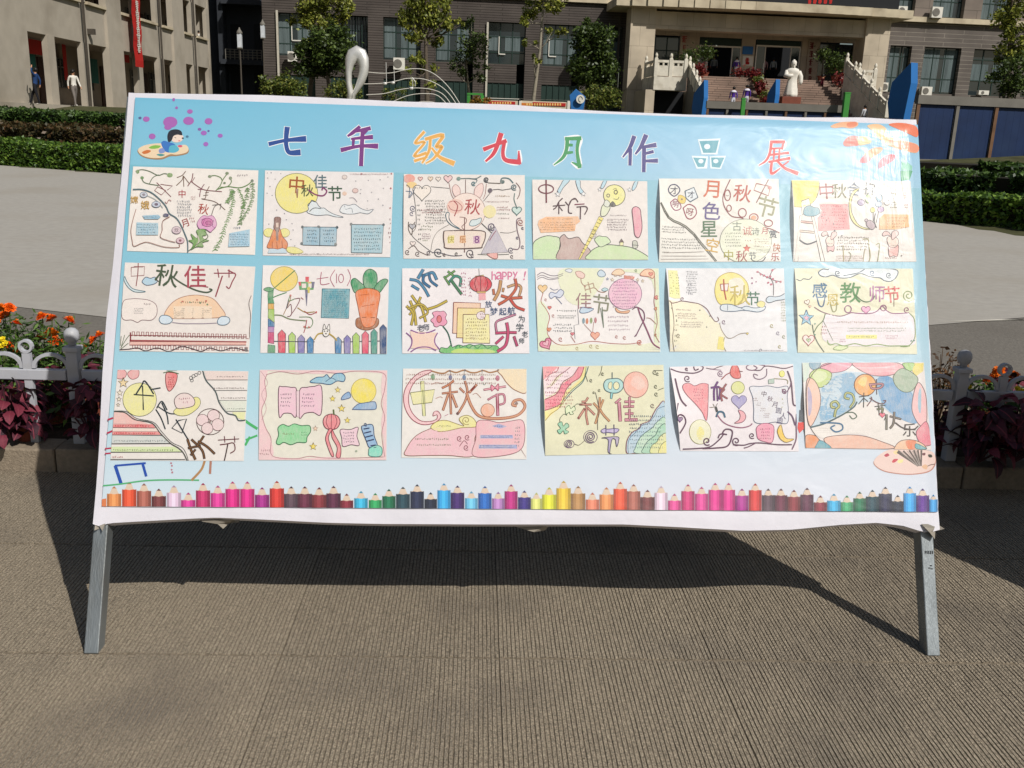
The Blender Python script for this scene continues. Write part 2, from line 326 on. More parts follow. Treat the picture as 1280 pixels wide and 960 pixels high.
# ---------------------------------------------------------------- buildings
BM = Matrix.Translation((0, 72, 0)) @ Matrix.Rotation(.09, 4, 'Z'); BI = BM.inverted()
def fp(px, py, off=0, M=None, MI=None):
    """pixel -> (x, z) on the plane y = off of a building's own frame"""
    MI = MI or BI; o = MI @ Vector((0, 0, CAMH)); d = MI.to_3x3() @ ray(px, py); t = (off-o.y)/d.y; p = o+d*t
    return p.x, p.z
def cladding(name, c1, c2, cm, bw, bh, mortar=.012, bumpd=.02):
    m = bpy.data.materials.new(name); m.use_nodes = True; t = m.node_tree; N = t.nodes; L = t.links; b = N['Principled BSDF']; b.inputs['Roughness'].default_value = .85
    b.inputs['Specular IOR Level'].default_value = .2
    tc = N.new('ShaderNodeTexCoord'); sx = N.new('ShaderNodeSeparateXYZ'); cx = N.new('ShaderNodeCombineXYZ'); L.new(tc.outputs['Object'], sx.inputs[0])
    ad = N.new('ShaderNodeMath'); ad.operation = 'ADD'; L.new(sx.outputs[0], ad.inputs[0]); L.new(sx.outputs[1], ad.inputs[1])
    L.new(ad.outputs[0], cx.inputs[0]); L.new(sx.outputs[2], cx.inputs[1])
    br = N.new('ShaderNodeTexBrick'); L.new(cx.outputs[0], br.inputs[0]); br.inputs['Color1'].default_value = (*lin(c1), 1); br.inputs['Color2'].default_value = (*lin(c2), 1); br.inputs['Mortar'].default_value = (*lin(cm), 1)
    br.inputs['Scale'].default_value = 1; br.inputs['Mortar Size'].default_value = mortar; br.inputs['Brick Width'].default_value = bw; br.inputs['Row Height'].default_value = bh; br.inputs['Mortar Smooth'].default_value = .1
    n = N.new('ShaderNodeTexNoise'); n.inputs['Scale'].default_value = .6; n.inputs['Detail'].default_value = 8; L.new(tc.outputs['Object'], n.inputs[0])
    mr = N.new('ShaderNodeMapRange'); mr.inputs[1].default_value = .3; mr.inputs[2].default_value = .7; mr.inputs[3].default_value = .8; mr.inputs[4].default_value = 1.2; L.new(n.outputs[0], mr.inputs[0])
    vm = N.new('ShaderNodeVectorMath'); vm.operation = 'SCALE'; L.new(br.outputs[0], vm.inputs[0]); L.new(mr.outputs[0], vm.inputs['Scale']); L.new(vm.outputs[0], b.inputs['Base Color'])
    bp = N.new('ShaderNodeBump'); bp.invert = True; bp.inputs['Strength'].default_value = .8; bp.inputs['Distance'].default_value = bumpd; L.new(br.outputs['Fac'], bp.inputs['Height']); L.new(bp.outputs[0], b.inputs['Normal'])
    return m
M_BRICK = cladding('brown_cladding', '554e49', '4e4743', '39342f', 3.2, .17, .02, .02)
M_BRICKB = cladding('grey_cladding', '665f59', '5e5751', '8a8278', 3.0, .30, .022, .02)
M_TILE = cladding('beige_stone', 'bbae99', 'b3a692', '9a8e7c', 1.15, 1.45, .012, .01)
M_GREYP = cladding('grey_pier', '7c7168', '766c63', '5c544c', 2.5, 2.2, .02, .005)
M_CREAM = mat('cream_ledge', 'bfb298', .8, .15, 2, dirt='8a7c66', dscale=1)
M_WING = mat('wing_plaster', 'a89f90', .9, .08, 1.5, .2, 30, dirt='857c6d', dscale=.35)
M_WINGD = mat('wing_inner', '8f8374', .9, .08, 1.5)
M_DARK = mat('dark_interior', '15171a', .7); M_FRAMEG = mat('green_frame', '22352f', .5); M_WHITE = mat('white_paint', 'd8d4c8', .5, .06, 4)
M_GLASS = mat('window_glass', '2a3234', .08, .25, .7, spec=.8); M_CURT = mat('curtain', '5f6a6a', .9, .35, 1.2, stretch=(4, 4, .3), spec=.1); M_STEEL = mat('brushed_steel', 'd8d6d0', .4, .1, 30, metal=.45, spec=.5)
M_RED = mat('red_cloth', 'b0241e', .7, .1, 3); M_REDT = mat('maroon', '6a2020', .7); M_GREENP = mat('green_paint', '3f8a3a', .55); M_BLUEP = mat('blue_paint', '2a68a6', .5, .08, 2); M_NAVY = mat('navy_panel', '12274a', .55, .2, 2, dirt='1a2e4e')
M_GREYM = mat('grey_metal', '6e6a62', .6, .15, 3); M_MARBLE = mat('white_marble', 'cfc8b8', .6, .12, 3, dirt='a89f8c', dscale=2); M_STEP = cladding('pink_granite', '8e786a', '836f62', '453a33', 1.2, .16, .012, .02)
M_PIPE = mat('pale_pipe', 'b9b3a4', .6); M_DPIPE = mat('dark_pipe', '4a443c', .6); M_TEAL = mat('teal_cloth', '2f6a62', .8); M_BROWND = mat('brown_door', '3a2218', .6)
def part(root, name, m, boxes, bevel=0, label=None):
    b = MB()
    for q in boxes: b.box(*q)
    o = b.obj(name, m, root, bevel=bevel)
    if label: o['label'] = label
    return o
def window(root, x0, x1, z0, z1, y, cols=2, rows=(.0, .34, .72), fr=M_FRAMEG, curtain=True, open_=None):
    """frame and panes set y behind the wall face; one pane object per light"""
    w = x1-x0; h = z1-z0; f = .07; b = MB()
    xs_ = [x0+w*i/cols for i in range(cols+1)]; zs_ = [z1-h*r for r in rows]+[z0]
    for i, x in enumerate(xs_): b.box(max(x0, x-f/2), min(x1, x+f/2), y-.05, y+.05, z0, z1)
    for z in zs_: b.box(x0+f, x1-f, y-.045, y+.045, max(z0, z-f/2), min(z1, z+f/2))
    fo = b.obj('window', fr, root)
    for i in range(cols):
        for j in range(len(zs_)-1):
            link('pane', MB().box(xs_[i]+f/2, xs_[i+1]-f/2, y, y+.01, zs_[j+1]+f/2, zs_[j]-f/2).mesh('pane', M_GLASS), fo)
    if curtain:                                    # drawn curtains with soft pleats, leaving a dark gap somewhere
        b = MB(); n = 30; g0 = R.uniform(.15, .75); gw = R.uniform(.12, .3); lo_ = R.choice((.02, .02, .3)); hi = R.choice((.02, .3))
        for i in range(n):
            if g0 < i/n < g0+gw: continue
            xa = x0+.08+(w-.16)*i/n; xb = x0+.08+(w-.16)*(i+1)/n; yy = y-.022-.012*(i % 3)*.5
            b.box(xa, xb-.001, yy, y-.006, z0+.06+h*lo_, z1-.06-h*hi)
        link('curtain', b.mesh('curtain', M_CURT), fo)
    return fo
# --- central block, left part
blk = tag(empty('teaching_block'), 'long dark brown brick teaching block with tall green framed windows left of the portico', 'building'); blk.matrix_world = BM
zt = fp(640, 28)[1]; zb = fp(640, 80)[1]; za = fp(640, 104)[1]; zg = fp(640, 135)[1]
XL = fp(329, 60)[0]; XR = fp(782, 60)[0]; ZC = fp(740, 4)[1]; Z0 = 1.0; ZTOP = 17
wins = [(346, 393), (412, 460), (479, 526), (545, 592), (610, 657), (679, 727), (744, 778)]; wx = [(fp(a, 50)[0], fp(c, 50)[0]) for a, c in wins]
part(blk, 'wall', M_BRICK, [(XL, XR, 0, .6, zt, ZC-.02)])
piers = [XL]+[v for w in wx for v in w]+[XR]
for i in range(0, len(piers), 2): part(blk, 'pier', M_BRICK, [(piers[i], piers[i+1], 0, .6, Z0, zt-.003)])
part(blk, 'ledge', M_CREAM, [(XL-.1, XR, -.25, .6, ZC, ZC+.32)])
part(blk, 'upper_wall', M_BRICK, [(XL, XR, .1, .7, ZC+.32, ZC+1.2), (XL, XR, .1, .7, ZC+4.2, ZC+5)])
for a, c in wx:
    part(blk, 'pier', M_GREYP, [(c, min(c+1.35, XR), .1, .7, ZC+1.2, ZC+4.2)])
    window(blk, a, c, ZC+1.2, ZC+4.2, .55)
part(blk, 'back_wall', M_DARK, [(XL, XR, 2.2, 2.4, Z0, ZC+5), (XL, XR, .6, 2.2, ZC+5, ZC+5.1), (XL-.05, XL, .6, 2.3, Z0, ZC+5)])
for i, (a, c) in enumerate(wx):
    window(blk, a, c, zb, zt, .50, 3 if i != 1 else 6)
    part(blk, 'apron', M_BRICK, [(a, c-.55*(i > 2), .42, .60, za, zb-.003)])
    part(blk, 'basement_window', M_FRAMEG, [(a, c, .50, .56, zg-.5, za-.003)] + [(a+(c-a)*k/6-.02, a+(c-a)*k/6+.02, .44, .499, zg-.5, za-.003) for k in range(1, 6)])
    if i in (1,): part(blk, 'window_bars', M_DARK, [(a+(c-a)*k/14-.02, a+(c-a)*k/14+.02, .25, .29, zb, zt) for k in range(1, 14)])
for x, y0, y1, m in ((347.5, 13, 100, M_PIPE), (608.5, 28, 121, M_PIPE), (772, 20, 118, M_DPIPE)):
    s0 = fp(x, (y0+y1)/2)[0]; part(blk, 'downpipe', m, [(s0-.07, s0+.07, -.16, -.02, fp(x, y1)[1], fp(x, y0)[1])])
def opensash(px, py0, py1, w=8):
    a, z1 = fp(px, py0); c, z0 = fp(px+w, py1); b = MB()
    for q in ((a, c, .38, .42, z0, z0+.07), (a, a+.06, .38, .42, z0, z1)): b.box(*q)
    b.obj('sash', M_WHITE, blk)
opensash(624, 45, 68); opensash(687, 48, 71, 9); opensash(363, 30, 51, 13)
# --- portico and entrance
po = tag(empty('entrance_portico'), 'beige stone entrance portico with wide beam over open doors and steps', 'building'); po.matrix_world = BM
PF = -3.2
def pf(px, py): return fp(px, py, PF)
c0, c1 = pf(786, 70)[0], pf(817, 70)[0]; d0, d1 = pf(1079, 70)[0], pf(1109, 70)[0]
zb0 = pf(950, 41)[1]; zb1 = pf(950, 19)[1]; zc1 = pf(950, 7)[1]
part(po, 'column', M_TILE, [(c0, c1, PF, PF+1.6, 0, zb1+.15)]); part(po, 'column', M_TILE, [(d0, d1, PF, PF+1.6, 0, zb1+.15)])
part(po, 'beam', M_TILE, [(c1+.002, d0-.002, PF+.25, PF+1.3, zb0, zb1)])
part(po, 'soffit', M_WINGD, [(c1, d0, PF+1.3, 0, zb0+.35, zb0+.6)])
b = MB(); n = 20                                                # gently bowed cornice
for i in range(n):
    xa = c0-1.2+(d1-c0+2.4)*i/n; xb = c0-1.2+(d1-c0+2.4)*(i+1)/n; k = PF-.5-1.0*sin(pi*(i+.5)/n)**.7
    b.box(xa, xb-.0005, k, 0, zb1+.15, zc1+.06)
b.obj('cornice', M_CREAM, po)
part(po, 'fascia', M_DARK, [(c0-.2, d1+.2, PF-.4, PF+.2, zc1+.06, zc1+1.6)], label='dark fascia with small red lettering')
EX0, EX1 = fp(820, 70)[0], fp(1066, 70)[0]
zf = fp(900, 100)[1]                                            # entrance floor
def ent(name, m, px0, py0, px1, py1, y0, y1, label=None):
    a, z1 = fp(px0, (py0+py1)/2)[0], fp((px0+px1)/2, py0)[1]; c, z0 = fp(px1, (py0+py1)/2)[0], fp((px0+px1)/2, py1)[1]
    return part(po, name, m, [(a, c, y0, y1, z0, z1)], label=label)
zlint = fp(900, 47)[1]
part(po, 'wall', M_TILE, [(fp(816, 60)[0], fp(1080, 60)[0], 0, .3, zlint+.003, zb0+1.2)])
for a, c in ((849, 873), (926, 943), (1001, 1023)): part(po, 'wall', M_TILE, [(fp(a, 70)[0], fp(c, 70)[0], 0, .3, zf-1.5, zlint)])
part(po, 'wall', M_TILE, [(fp(1066, 70)[0], fp(1080, 70)[0], 0, .3, zf-1.5, zlint)])
part(po, 'lobby', M_DARK, [(EX0-1, EX1+1, 5, 5.2, zf-.3, zb0+1), (EX0-1, EX1+1, .3, 5, zf-.4, zf-.02)])
window(po, fp(819, 60)[0], fp(848.5, 60)[0], fp(834, 84)[1], zlint-.1, .1, 2, (0, .45), curtain=False)
part(po, 'wall', M_TILE, [(fp(817, 90)[0], fp(848.8, 90)[0], 0, .3, zf-1.5, fp(834, 84)[1]-.003)])
window(po, fp(1023.5, 75)[0], fp(1065, 75)[0], zf+.1, zlint-.1, .15, 2, (0, .4), curtain=False)
for a, c in ((873, 926), (944, 1000)):
    xa, xb = fp(a, 75)[0]+.02, fp(c, 75)[0]-.02; zd = fp((a+c)/2, 59)[1]
    part(po, 'transom', M_FRAMEG, [(xa, xb, .08, .16, zd+.12, zlint-.005)])
    w = xb-xa
    part(po, 'door_frame', M_WHITE, [(xa, xb, .02, .14, zd, zd+.11), (xa, xa+.07, .02, .14, zf, zd-.002), (xb-.07, xb, .02, .14, zf, zd-.002), (xa+w*.2, xa+w*.2+.06, .02, .14, zf, zd-.002), (xb-w*.22, xb-w*.22+.06, .02, .14, zf, zd-.002)])
    for q in ((xa+.08, xa+w*.2-.01), (xb-w*.22+.07, xb-.08)):
        do = part(po, 'door', M_GLASS, [(q[0], q[1], .07, .09, zf, zd-.01)])
        part(do, 'handle', M_STEEL, [(q[1]-.06, q[1]-.03, .0, .05, zf+.9, zf+1.3)])
ent('notice', M_BLUEP, 928, 58, 941, 68, -.06, -.005, 'small light blue notice'); ent('notice', M_WHITE, 928, 70, 941, 82, -.05, -.004, 'small white notice with red marks')
M_PLQ = mat('pale_plaque', 'a89a88', .8)
ent('couplet_board', M_PLQ, 1008, 50, 1022, 105, -.12, -.005, 'pale vertical board with brown characters'); ent('couplet_board', M_PLQ, 850, 43, 861, 66, -.12, -.005, 'pale vertical board with red characters')
def scrawl(root, px, py, w, h, off, m, n=4):
    """worn brush character, too small to read"""
    x, z = fp(px, py, off); s = 1/16.; b = MB()
    for i in range(n): zz = z+h*s*(i/(n-1)-.5); ww = w*s*R.uniform(.5, 1); b.box(x-ww/2, x+ww/2, off-.015, off, zz-.03, zz+.03)
    for i in range(2): xx = x+w*s*R.uniform(-.35, .35); b.box(xx-.03, xx+.03, off-.018, off-.001, z-h*s*.5, z+h*s*.5)
    b.obj('character', m, root)
for i in range(5): scrawl(po, 1014.5-i*.6, 57+10.5*i, 5, 6, -.121, M_REDT)
for y in (49, 60): scrawl(po, 855.5, y, 6, 6, -.121, mat('faded_red', '9a4a42', .8))
scrawl(po, 934, 75, 5, 4, -.051, M_RED); scrawl(po, 934, 79, 6, 2, -.051, M_RED)
for i in range(5): scrawl(po, 1012+i*6.5, 2, 4, 3.5, PF-.4, M_RED)
part(po, 'ceiling_lamp', M_WHITE, [(fp(900, 36)[0]-.3, fp(900, 36)[0]+.3, -1.6, -1.2, zb0+.25, zb0+.35), (fp(975, 38)[0]-.3, fp(975, 38)[0]+.3, -1.6, -1.2, zb0+.25, zb0+.35)])
# steps and terrace
st = tag(empty('entrance_steps'), 'broad pink granite steps climbing to the entrance doors', 'steps'); st.matrix_world = BM
sx0, sx1 = fp(872, 120, -5)[0], fp(1072, 120, -5)[0]; nst = 17; rise = (zf-1.6)/nst; y0 = -4.2
part(st, 'landing', M_STEP, [(fp(815, 90)[0], sx1+1.5, y0, -.01, zf-1.2, zf)])
for i in range(nst): part(st, 'step', M_STEP, [(sx0, sx1, y0-.34*(i+1), y0-.34*i-.001, 1.0, zf-rise*(i+1))])
# side terraces with white balustrades
def baluster_run(root, pts, post=.22, hgt=1.0):
    """posts at each point joined by slabs with a slot; pts in the block frame"""
    for i, p in enumerate(pts):
        p = Vector(p); b = MB(); b.box(p.x-post/2, p.x+post/2, p.y-post/2, p.y+post/2, p.z, p.z+hgt)
        b.lathe([(post*.5, 0), (post*.35, .05), (post*.42, .12), (post*.46, .2), (post*.3, .3), (.02, .36)], (p.x, p.y, p.z+hgt), 10); b.obj('post', M_MARBLE, root, bevel=.01)
        if i:
            a = Vector(pts[i-1]); d = p-a; L_ = sqrt(d.x**2+d.y**2); ang = atan2(d.y, d.x)
            Mx = Matrix.Translation(a) @ Matrix.Rotation(ang, 4, 'Z'); sl = d.z/L_; b = MB(); q = post/2
            def slab(xa, xb, z0, z1, t=.06): b.prism([Mx @ Vector((xa, -t, z0+sl*xa)), Mx @ Vector((xb, -t, z0+sl*xb)), Mx @ Vector((xb, -t, z1+sl*xb)), Mx @ Vector((xa, -t, z1+sl*xa))], Mx.to_3x3() @ Vector((0, 2*t, 0)))
            slab(q, L_-q, .05, hgt*.62); slab(q, L_-q, hgt*.78, hgt*.92, .08); slab(q, q+.1, hgt*.62, hgt*.78); slab(L_/2-.06, L_/2+.06, hgt*.62, hgt*.78); slab(L_-q-.1, L_-q, hgt*.62, hgt*.78)
            b.obj('panel', M_MARBLE, root)
tl = tag(empty('stair_terrace'), 'weathered stone side terrace with dark opening below left of the steps', 'terrace'); tl.matrix_world = BM
fy = -7.0
def tf(px, py, off=fy): return fp(px, py, off)
tx0, tx1 = tf(818, 100)[0], tf(859, 100)[0]; tz = tf(840, 96)[1]
part(tl, 'slab', M_MARBLE, [(tx0, tx1, fy+.15, y0+1.2, tz-.85, tz)]); part(tl, 'pier', M_TILE, [(tx0-.5, tx0+.12, fy+.2, y0+1.2, 0, tz-.853)])
part(tl, 'opening', M_DARK, [(tx0+.12, tx1+.5, fy+1.8, fy+2, 0, tz-.853)]); part(tl, 'cheek_wall', M_GREYM, [(tx1+.3, tx1+.6, fy+.4, fy+1.8, 0, tz-.853)])
bl = tag(empty('balustrade'), 'white marble balustrade left of the steps with round topped posts', 'balustrade', 'white marble balustrades'); bl.matrix_world = BM
baluster_run(bl, [(tx0+.1, y0+.5, tz), (tx0+.1, fy+.3, tz), ((tx0+tx1)/2, fy+.3, tz), (tx1-.1, fy+.3, tz)], .24, 1.15)
pts = []
for k in range(6):
    f = k/5; px = 861+(881-861)*f; py = 97+(141-97)*f; off = fy+.3-5.5*f; x, z = fp(px, py, off); pts.append((x, off, z))
baluster_run(bl, pts, .22, 1.0)
b = MB()
for a, c in zip(pts, pts[1:]): b.prism([Vector((a[0]-.1, a[1], -1)), Vector((c[0]-.1, c[1], -1)), Vector((c[0]-.1, c[1], c[2])), Vector((a[0]-.1, a[1], a[2]))], (.2, 0, 0))
b.obj('stair_cheek', M_GREYM, bl)
br_ = tag(empty('balustrade'), 'white marble balustrade right of the steps beside the stone column', 'balustrade', 'white marble balustrades'); br_.matrix_world = BM
pts = []
for k in range(6):
    f = k/5; px = 1057+(1107-1057)*f; py = 92+(147-92)*f; off = fy+1-5.5*f; x, z = fp(px, py, off); pts.append((x, off, z))
baluster_run(br_, pts, .24, 1.0)
b = MB()
for a, c in zip(pts, pts[1:]): b.prism([Vector((a[0]-.1, a[1], -1)), Vector((c[0]-.1, c[1], -1)), Vector((c[0]-.1, c[1], c[2])), Vector((a[0]-.1, a[1], a[2]))], (.2, 0, 0))
b.obj('stair_cheek', M_MARBLE, br_)
xa, za_ = fp(1072, 105, fy); xb = fp(1092, 105, fy)[0]; zz = fp(1082, 108, fy)[1]
baluster_run(br_, [(xa, fy, zz), (xb, fy, zz)], .24, 1.15); part(br_, 'terrace', M_MARBLE, [(xa-.2, xb+.2, fy, -2, zz-2.0, zz-.002)])
# --- central block, right part
rb = tag(empty('teaching_block'), 'dark grey grooved brick teaching block right of the portico', 'building'); rb.matrix_world = BM
X0, X1 = fp(1106, 60)[0], fp(1500, 60)[0]; zr = fp(1170, 29)[1]; zw = fp(1170, 59)[1]; zw0 = fp(1170, 117)[1]
part(rb, 'wall', M_BRICKB, [(X0, X1, 0, .6, zw, zr)]); part(rb, 'ledge', M_CREAM, [(X0, X1, -.35, .6, zr+.003, zr+.36)])
rw = [(1109, 1136), (1152, 1198), (1214, 1262), (1280, 1328), (1346, 1394), (1412, 1460)]; rx = [(fp(a, 90)[0], fp(c, 90)[0]) for a, c in rw]
e = [X0]+[v for w in rx for v in w]+[X1]
for i in range(0, len(e), 2): part(rb, 'pier', M_BRICKB, [(e[i], e[i+1], 0, .6, 1, zw-.003)])
part(rb, 'sill_wall', M_BRICKB, [(a, c, .2, .6, 1, zw0) for a, c in rx])
for a, c in rx: window(rb, a, c, zw0+.003, zw, .45, 3, (0, .22, .68))
zu = zr+.36; e2 = [fp(x, 8)[0] for x in (1109, 1144, 1166, 1206, 1228, 1268, 1290, 1330)]
for i in range(1, 7, 2): part(rb, 'pier', M_GREYP, [(e2[i], e2[i+1], .0, .6, zu+.003, zu+4)])
for i in range(0, 7, 2): window(rb, e2[i], e2[i+1], zu+.003, zu+4, .5, 3, (0, .3, .7))
part(rb, 'upper_wall', M_GREYP, [(X0, X1, 0, .6, zu+4.003, zu+5.5)]); part(rb, 'back_wall', M_DARK, [(X0, X1, 2.2, 2.4, 1, zu+5)])
part(po, 'upper_wall', M_GREYP, [(XR, fp(1070, 10)[0], -.1, .5, zc1+1.7, zc1+7)]); part(po, 'upper_window', M_GLASS, [(XR, X0, .1, .2, zc1+.1, zc1+1.69)])
def aircon(label, px, py, w=12, h=10, off=0, M=BM):
    """outdoor unit: casing, round grille, bracket"""
    x, z = fp(px, py, off); s = 1/16.; W = w*s; H = h*s; o = tag(empty('air_conditioner'), label, 'air conditioner', 'air conditioner units on the walls'); o.matrix_world = M @ Matrix.Translation((x, off, z))
    part(o, 'casing', M_WHITE, [(-W/2, W/2, -.32, 0, -H/2, H/2)], .01)
    b = MB(); b.lathe([(H*.38, 0), (H*.38, .015), (H*.30, .02)], (0, 0, 0), 16); me = b.mesh('grille', M_GREYM); g_ = link('grille', me, o); g_.rotation_euler = (pi/2, 0, 0); g_.location = (-W*.12, -.32, 0)
    part(o, 'bracket', M_DPIPE, [(-W*.4, -W*.35, -.3, .2, -H/2-.06, -H/2-.002), (W*.35, W*.4, -.3, .2, -H/2-.06, -H/2-.002)])
aircon('pale air conditioner unit under the leftmost window by the yellow leaves', 366, 71, 10, 11); aircon('air conditioner unit just above the highest music wire', 499, 80, 13, 13)
aircon('air conditioner unit on the cream ledge next to the portico cornice', 1126, 14, 11, 10, -.25); aircon('air conditioner unit casting a shadow on the ledge right of the portico', 1169, 16, 13, 12, -.3)
aircon('air conditioner unit behind the tall blue sign with the lit edge', 1156, 114, 13, 10, -.1); aircon('low air conditioner unit just above the blue hoarding', 1227, 116, 13, 5, -.1); aircon('narrow wall unit at the foot of the right portico column', 1104, 109, 7, 10, -1.5)
# --- dark link building between the wings
lk = tag(empty('link_building'), 'shaded dark link building with railed balconies between the two blocks', 'building'); lk.matrix_world = BM
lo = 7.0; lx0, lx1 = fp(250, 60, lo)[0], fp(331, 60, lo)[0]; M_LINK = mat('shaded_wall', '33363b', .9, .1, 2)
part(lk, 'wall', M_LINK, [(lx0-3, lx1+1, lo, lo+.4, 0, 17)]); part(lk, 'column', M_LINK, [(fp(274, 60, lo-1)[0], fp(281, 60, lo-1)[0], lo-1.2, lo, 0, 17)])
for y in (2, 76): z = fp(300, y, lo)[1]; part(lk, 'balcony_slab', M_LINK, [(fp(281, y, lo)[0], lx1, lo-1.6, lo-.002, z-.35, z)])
for y in (62, -14):
    z = fp(300, y, lo-1.5)[1]; za2 = fp(300, y+13, lo-1.5)[1]; b = MB(); q0, q1 = fp(282, y, lo-1.5)[0], lx1
    for k in range(5): zz = za2+(z-za2)*k/4; b.box(q0, q1, lo-1.55, lo-1.5, zz-.025, zz+.025)
    for k in range(9): xx = q0+(q1-q0)*k/8; b.box(xx-.03, xx+.03, lo-1.58, lo-1.56, za2, z)
    b.obj('railing', M_GREYM, lk)
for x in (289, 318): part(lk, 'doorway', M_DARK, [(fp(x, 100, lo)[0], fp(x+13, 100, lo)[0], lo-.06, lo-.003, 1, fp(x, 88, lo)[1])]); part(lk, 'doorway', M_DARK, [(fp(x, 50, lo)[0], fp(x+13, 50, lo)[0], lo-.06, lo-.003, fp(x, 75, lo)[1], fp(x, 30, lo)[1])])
# lamp posts
def lamppost(label, px, top, base, Y, w=.24):
    p = atY(px, top, Y); f = atY(px, base, Y); o = tag(empty('street_lamp', (p.x, Y, 1.6)), label, 'lamp post', 'lantern lamp posts'); H = p.z-1.6
    b = MB(); b.tube([(0, 0, 0), (0, 0, H-1.2)], [.06, .04], 8); b.obj('pole', M_DPIPE, o)
    b = MB(); b.box(-w/2, w/2, -w/2, w/2, H-1.15, H-.35); b.obj('lantern', mat('lamp_glass', 'c8ccd0', .3), o)
    b = MB(); b.lathe([(w*.75, 0), (w*.7, .08), (w*.3, .22), (.03, .34)], (0, 0, H-.35), 12); b.obj('cap', M_GREYM, o); MB().box(-w*.55, w*.55, -w*.55, w*.55, H-1.21, H-1.152).obj('base', M_GREYM, o)
lamppost('lantern lamp post in front of the shaded link building', 299, 34, 118, 60); lamppost('lantern lamp post half hidden beside the brown block corner', 328, 24, 60, 66)
# --- left wing, seen along its face
OL = atY(95, 131, 48); LMx = Matrix.Translation((OL.x, 48, 0)) @ Matrix.Rotation(pi/2+.03, 4, 'Z'); LI = LMx.inverted()
lw = tag(empty('teaching_wing'), 'grey plastered teaching wing with deep piers and open corridors at the left', 'building'); lw.matrix_world = LMx
def fl(px, py, off=0): return fp(px, py, off, LMx, LI)
ops = [(33, 60), (69, 103), (111, 134), (152, 170), (177, 197), (204, 216), (229.5, 240.5), (246.5, 259.5)]
ox = [(fl(a, 60)[0], fl(c, 60)[0]) for a, c in ops]; FZ = fl(95, 132)[1]; LZ = fl(85, 49)[1]; SZ = fl(107, 5.5)[1]; Sx0 = -14; Sx1 = fl(262, 70)[0]
part(lw, 'spandrel', M_WING, [(Sx0, Sx1, .05, .268, LZ, SZ)]); part(lw, 'spandrel', M_WING, [(Sx0, Sx1, .05, .268, SZ+2.2, SZ+4.4)]); part(lw, 'parapet', M_WING, [(Sx0, Sx1, .12, .5, SZ+6.8, SZ+8.5)])
edges = [Sx0]+[v for w in ox for v in w]+[Sx1]; prev = [(ox[0][0]-6.4, ox[0][0]-3.6), (ox[0][0]-10.5, ox[0][0]-7.5)]
cuts = sorted(prev+ox); xs2 = [Sx0]+[v for w in cuts for v in w]+[Sx1]
for i in range(0, len(xs2), 2):
    a, c = xs2[i], xs2[i+1]; thick = c-a > 1.4; pr = -.1 if thick else 0
    part(lw, 'pier', M_WING, [(a, c, pr, .27, FZ-1, LZ-.002 if not thick else SZ+8.3)])
    if not thick: part(lw, 'pier', M_WING, [(a, c, 0.0, .27, SZ+.1, SZ+2.198)])
for a, c in cuts: part(lw, 'sill', M_CREAM, [(a, c, -.12, .3, SZ+.002, SZ+.14)])
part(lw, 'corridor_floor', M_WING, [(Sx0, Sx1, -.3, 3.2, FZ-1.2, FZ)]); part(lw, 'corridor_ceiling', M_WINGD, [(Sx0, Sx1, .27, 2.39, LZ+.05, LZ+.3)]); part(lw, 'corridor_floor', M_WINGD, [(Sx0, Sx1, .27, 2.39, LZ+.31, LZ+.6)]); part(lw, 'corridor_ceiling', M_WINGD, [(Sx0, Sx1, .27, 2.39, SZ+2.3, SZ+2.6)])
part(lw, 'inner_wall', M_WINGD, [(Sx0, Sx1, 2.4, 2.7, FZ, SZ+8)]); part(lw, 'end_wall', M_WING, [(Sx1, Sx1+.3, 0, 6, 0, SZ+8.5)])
for i, (a, c) in enumerate(cuts):
    m_ = (a+c)/2+2.2
    for zq in (FZ, LZ+.6):
        if i % 2: 
            d_ = part(lw, 'door', M_BROWND, [(m_-.5, m_+.5, 2.33, 2.398, zq, zq+2.3)]); part(d_, 'handle', M_STEEL, [(m_+.35, m_+.4, 2.28, 2.329, zq+1, zq+1.15)])
        window(lw, m_+.8, m_+2.6, zq+.9, zq+2.4, 2.34, 3, (0, .3), curtain=False, fr=M_GREYM)
for px, py0, py1, w in ((106.5, -40, 132, .09), (201, -40, 120, .10), (243, -40, 118, .10)):
    s0 = fl(px, 60, -.1)[0]; part(lw, 'downpipe', M_DPIPE, [(s0-w/2, s0+w/2, -.2, -.11, FZ-1, SZ+8)])
part(lw, 'wall_bracket', M_DPIPE, [(fl(110, 38)[0], fl(112, 38)[0], -.3, .11, fl(111, 43)[1], fl(111, 36)[1])])
def wingthing(name, label, cat, m, px0, py0, px1, py1, off, group=None, t=.03):
    a, c = fl(px0, (py0+py1)/2, off)[0], fl(px1, (py0+py1)/2, off)[0]; z1 = fl((px0+px1)/2, py0, off)[1]; z0 = fl((px0+px1)/2, py1, off)[1]
    o = tag(MB().box(a, c, off-t, off, z0, z1).obj(name, m), label, cat, group); o.matrix_world = LMx; return o
wingthing('red_banner', 'wide red corridor banner in the nearest bay of the left wing', 'banner', M_RED, 34, 50, 56, 68, 1.8, 'red corridor banners')
wingthing('red_banner', 'narrow red hanging banner beside the brown classroom door', 'banner', M_RED, 79, 56, 83, 100, 2.0, 'red corridor banners')
wingthing('red_banner', 'small red square banner in the bay left of the long red street banner', 'banner', M_RED, 154, 68, 161, 78, 1.6, 'red corridor banners')
wingthing('curtain', 'teal curtain in the nearest corridor bay', 'curtain', M_TEAL, 36, 68, 44, 92, 2.2, 'teal classroom curtains')
wingthing('curtain', 'teal curtain beyond the walker in the white shirt', 'curtain', M_TEAL, 113, 74, 122, 104, 2.2, 'teal classroom curtains')
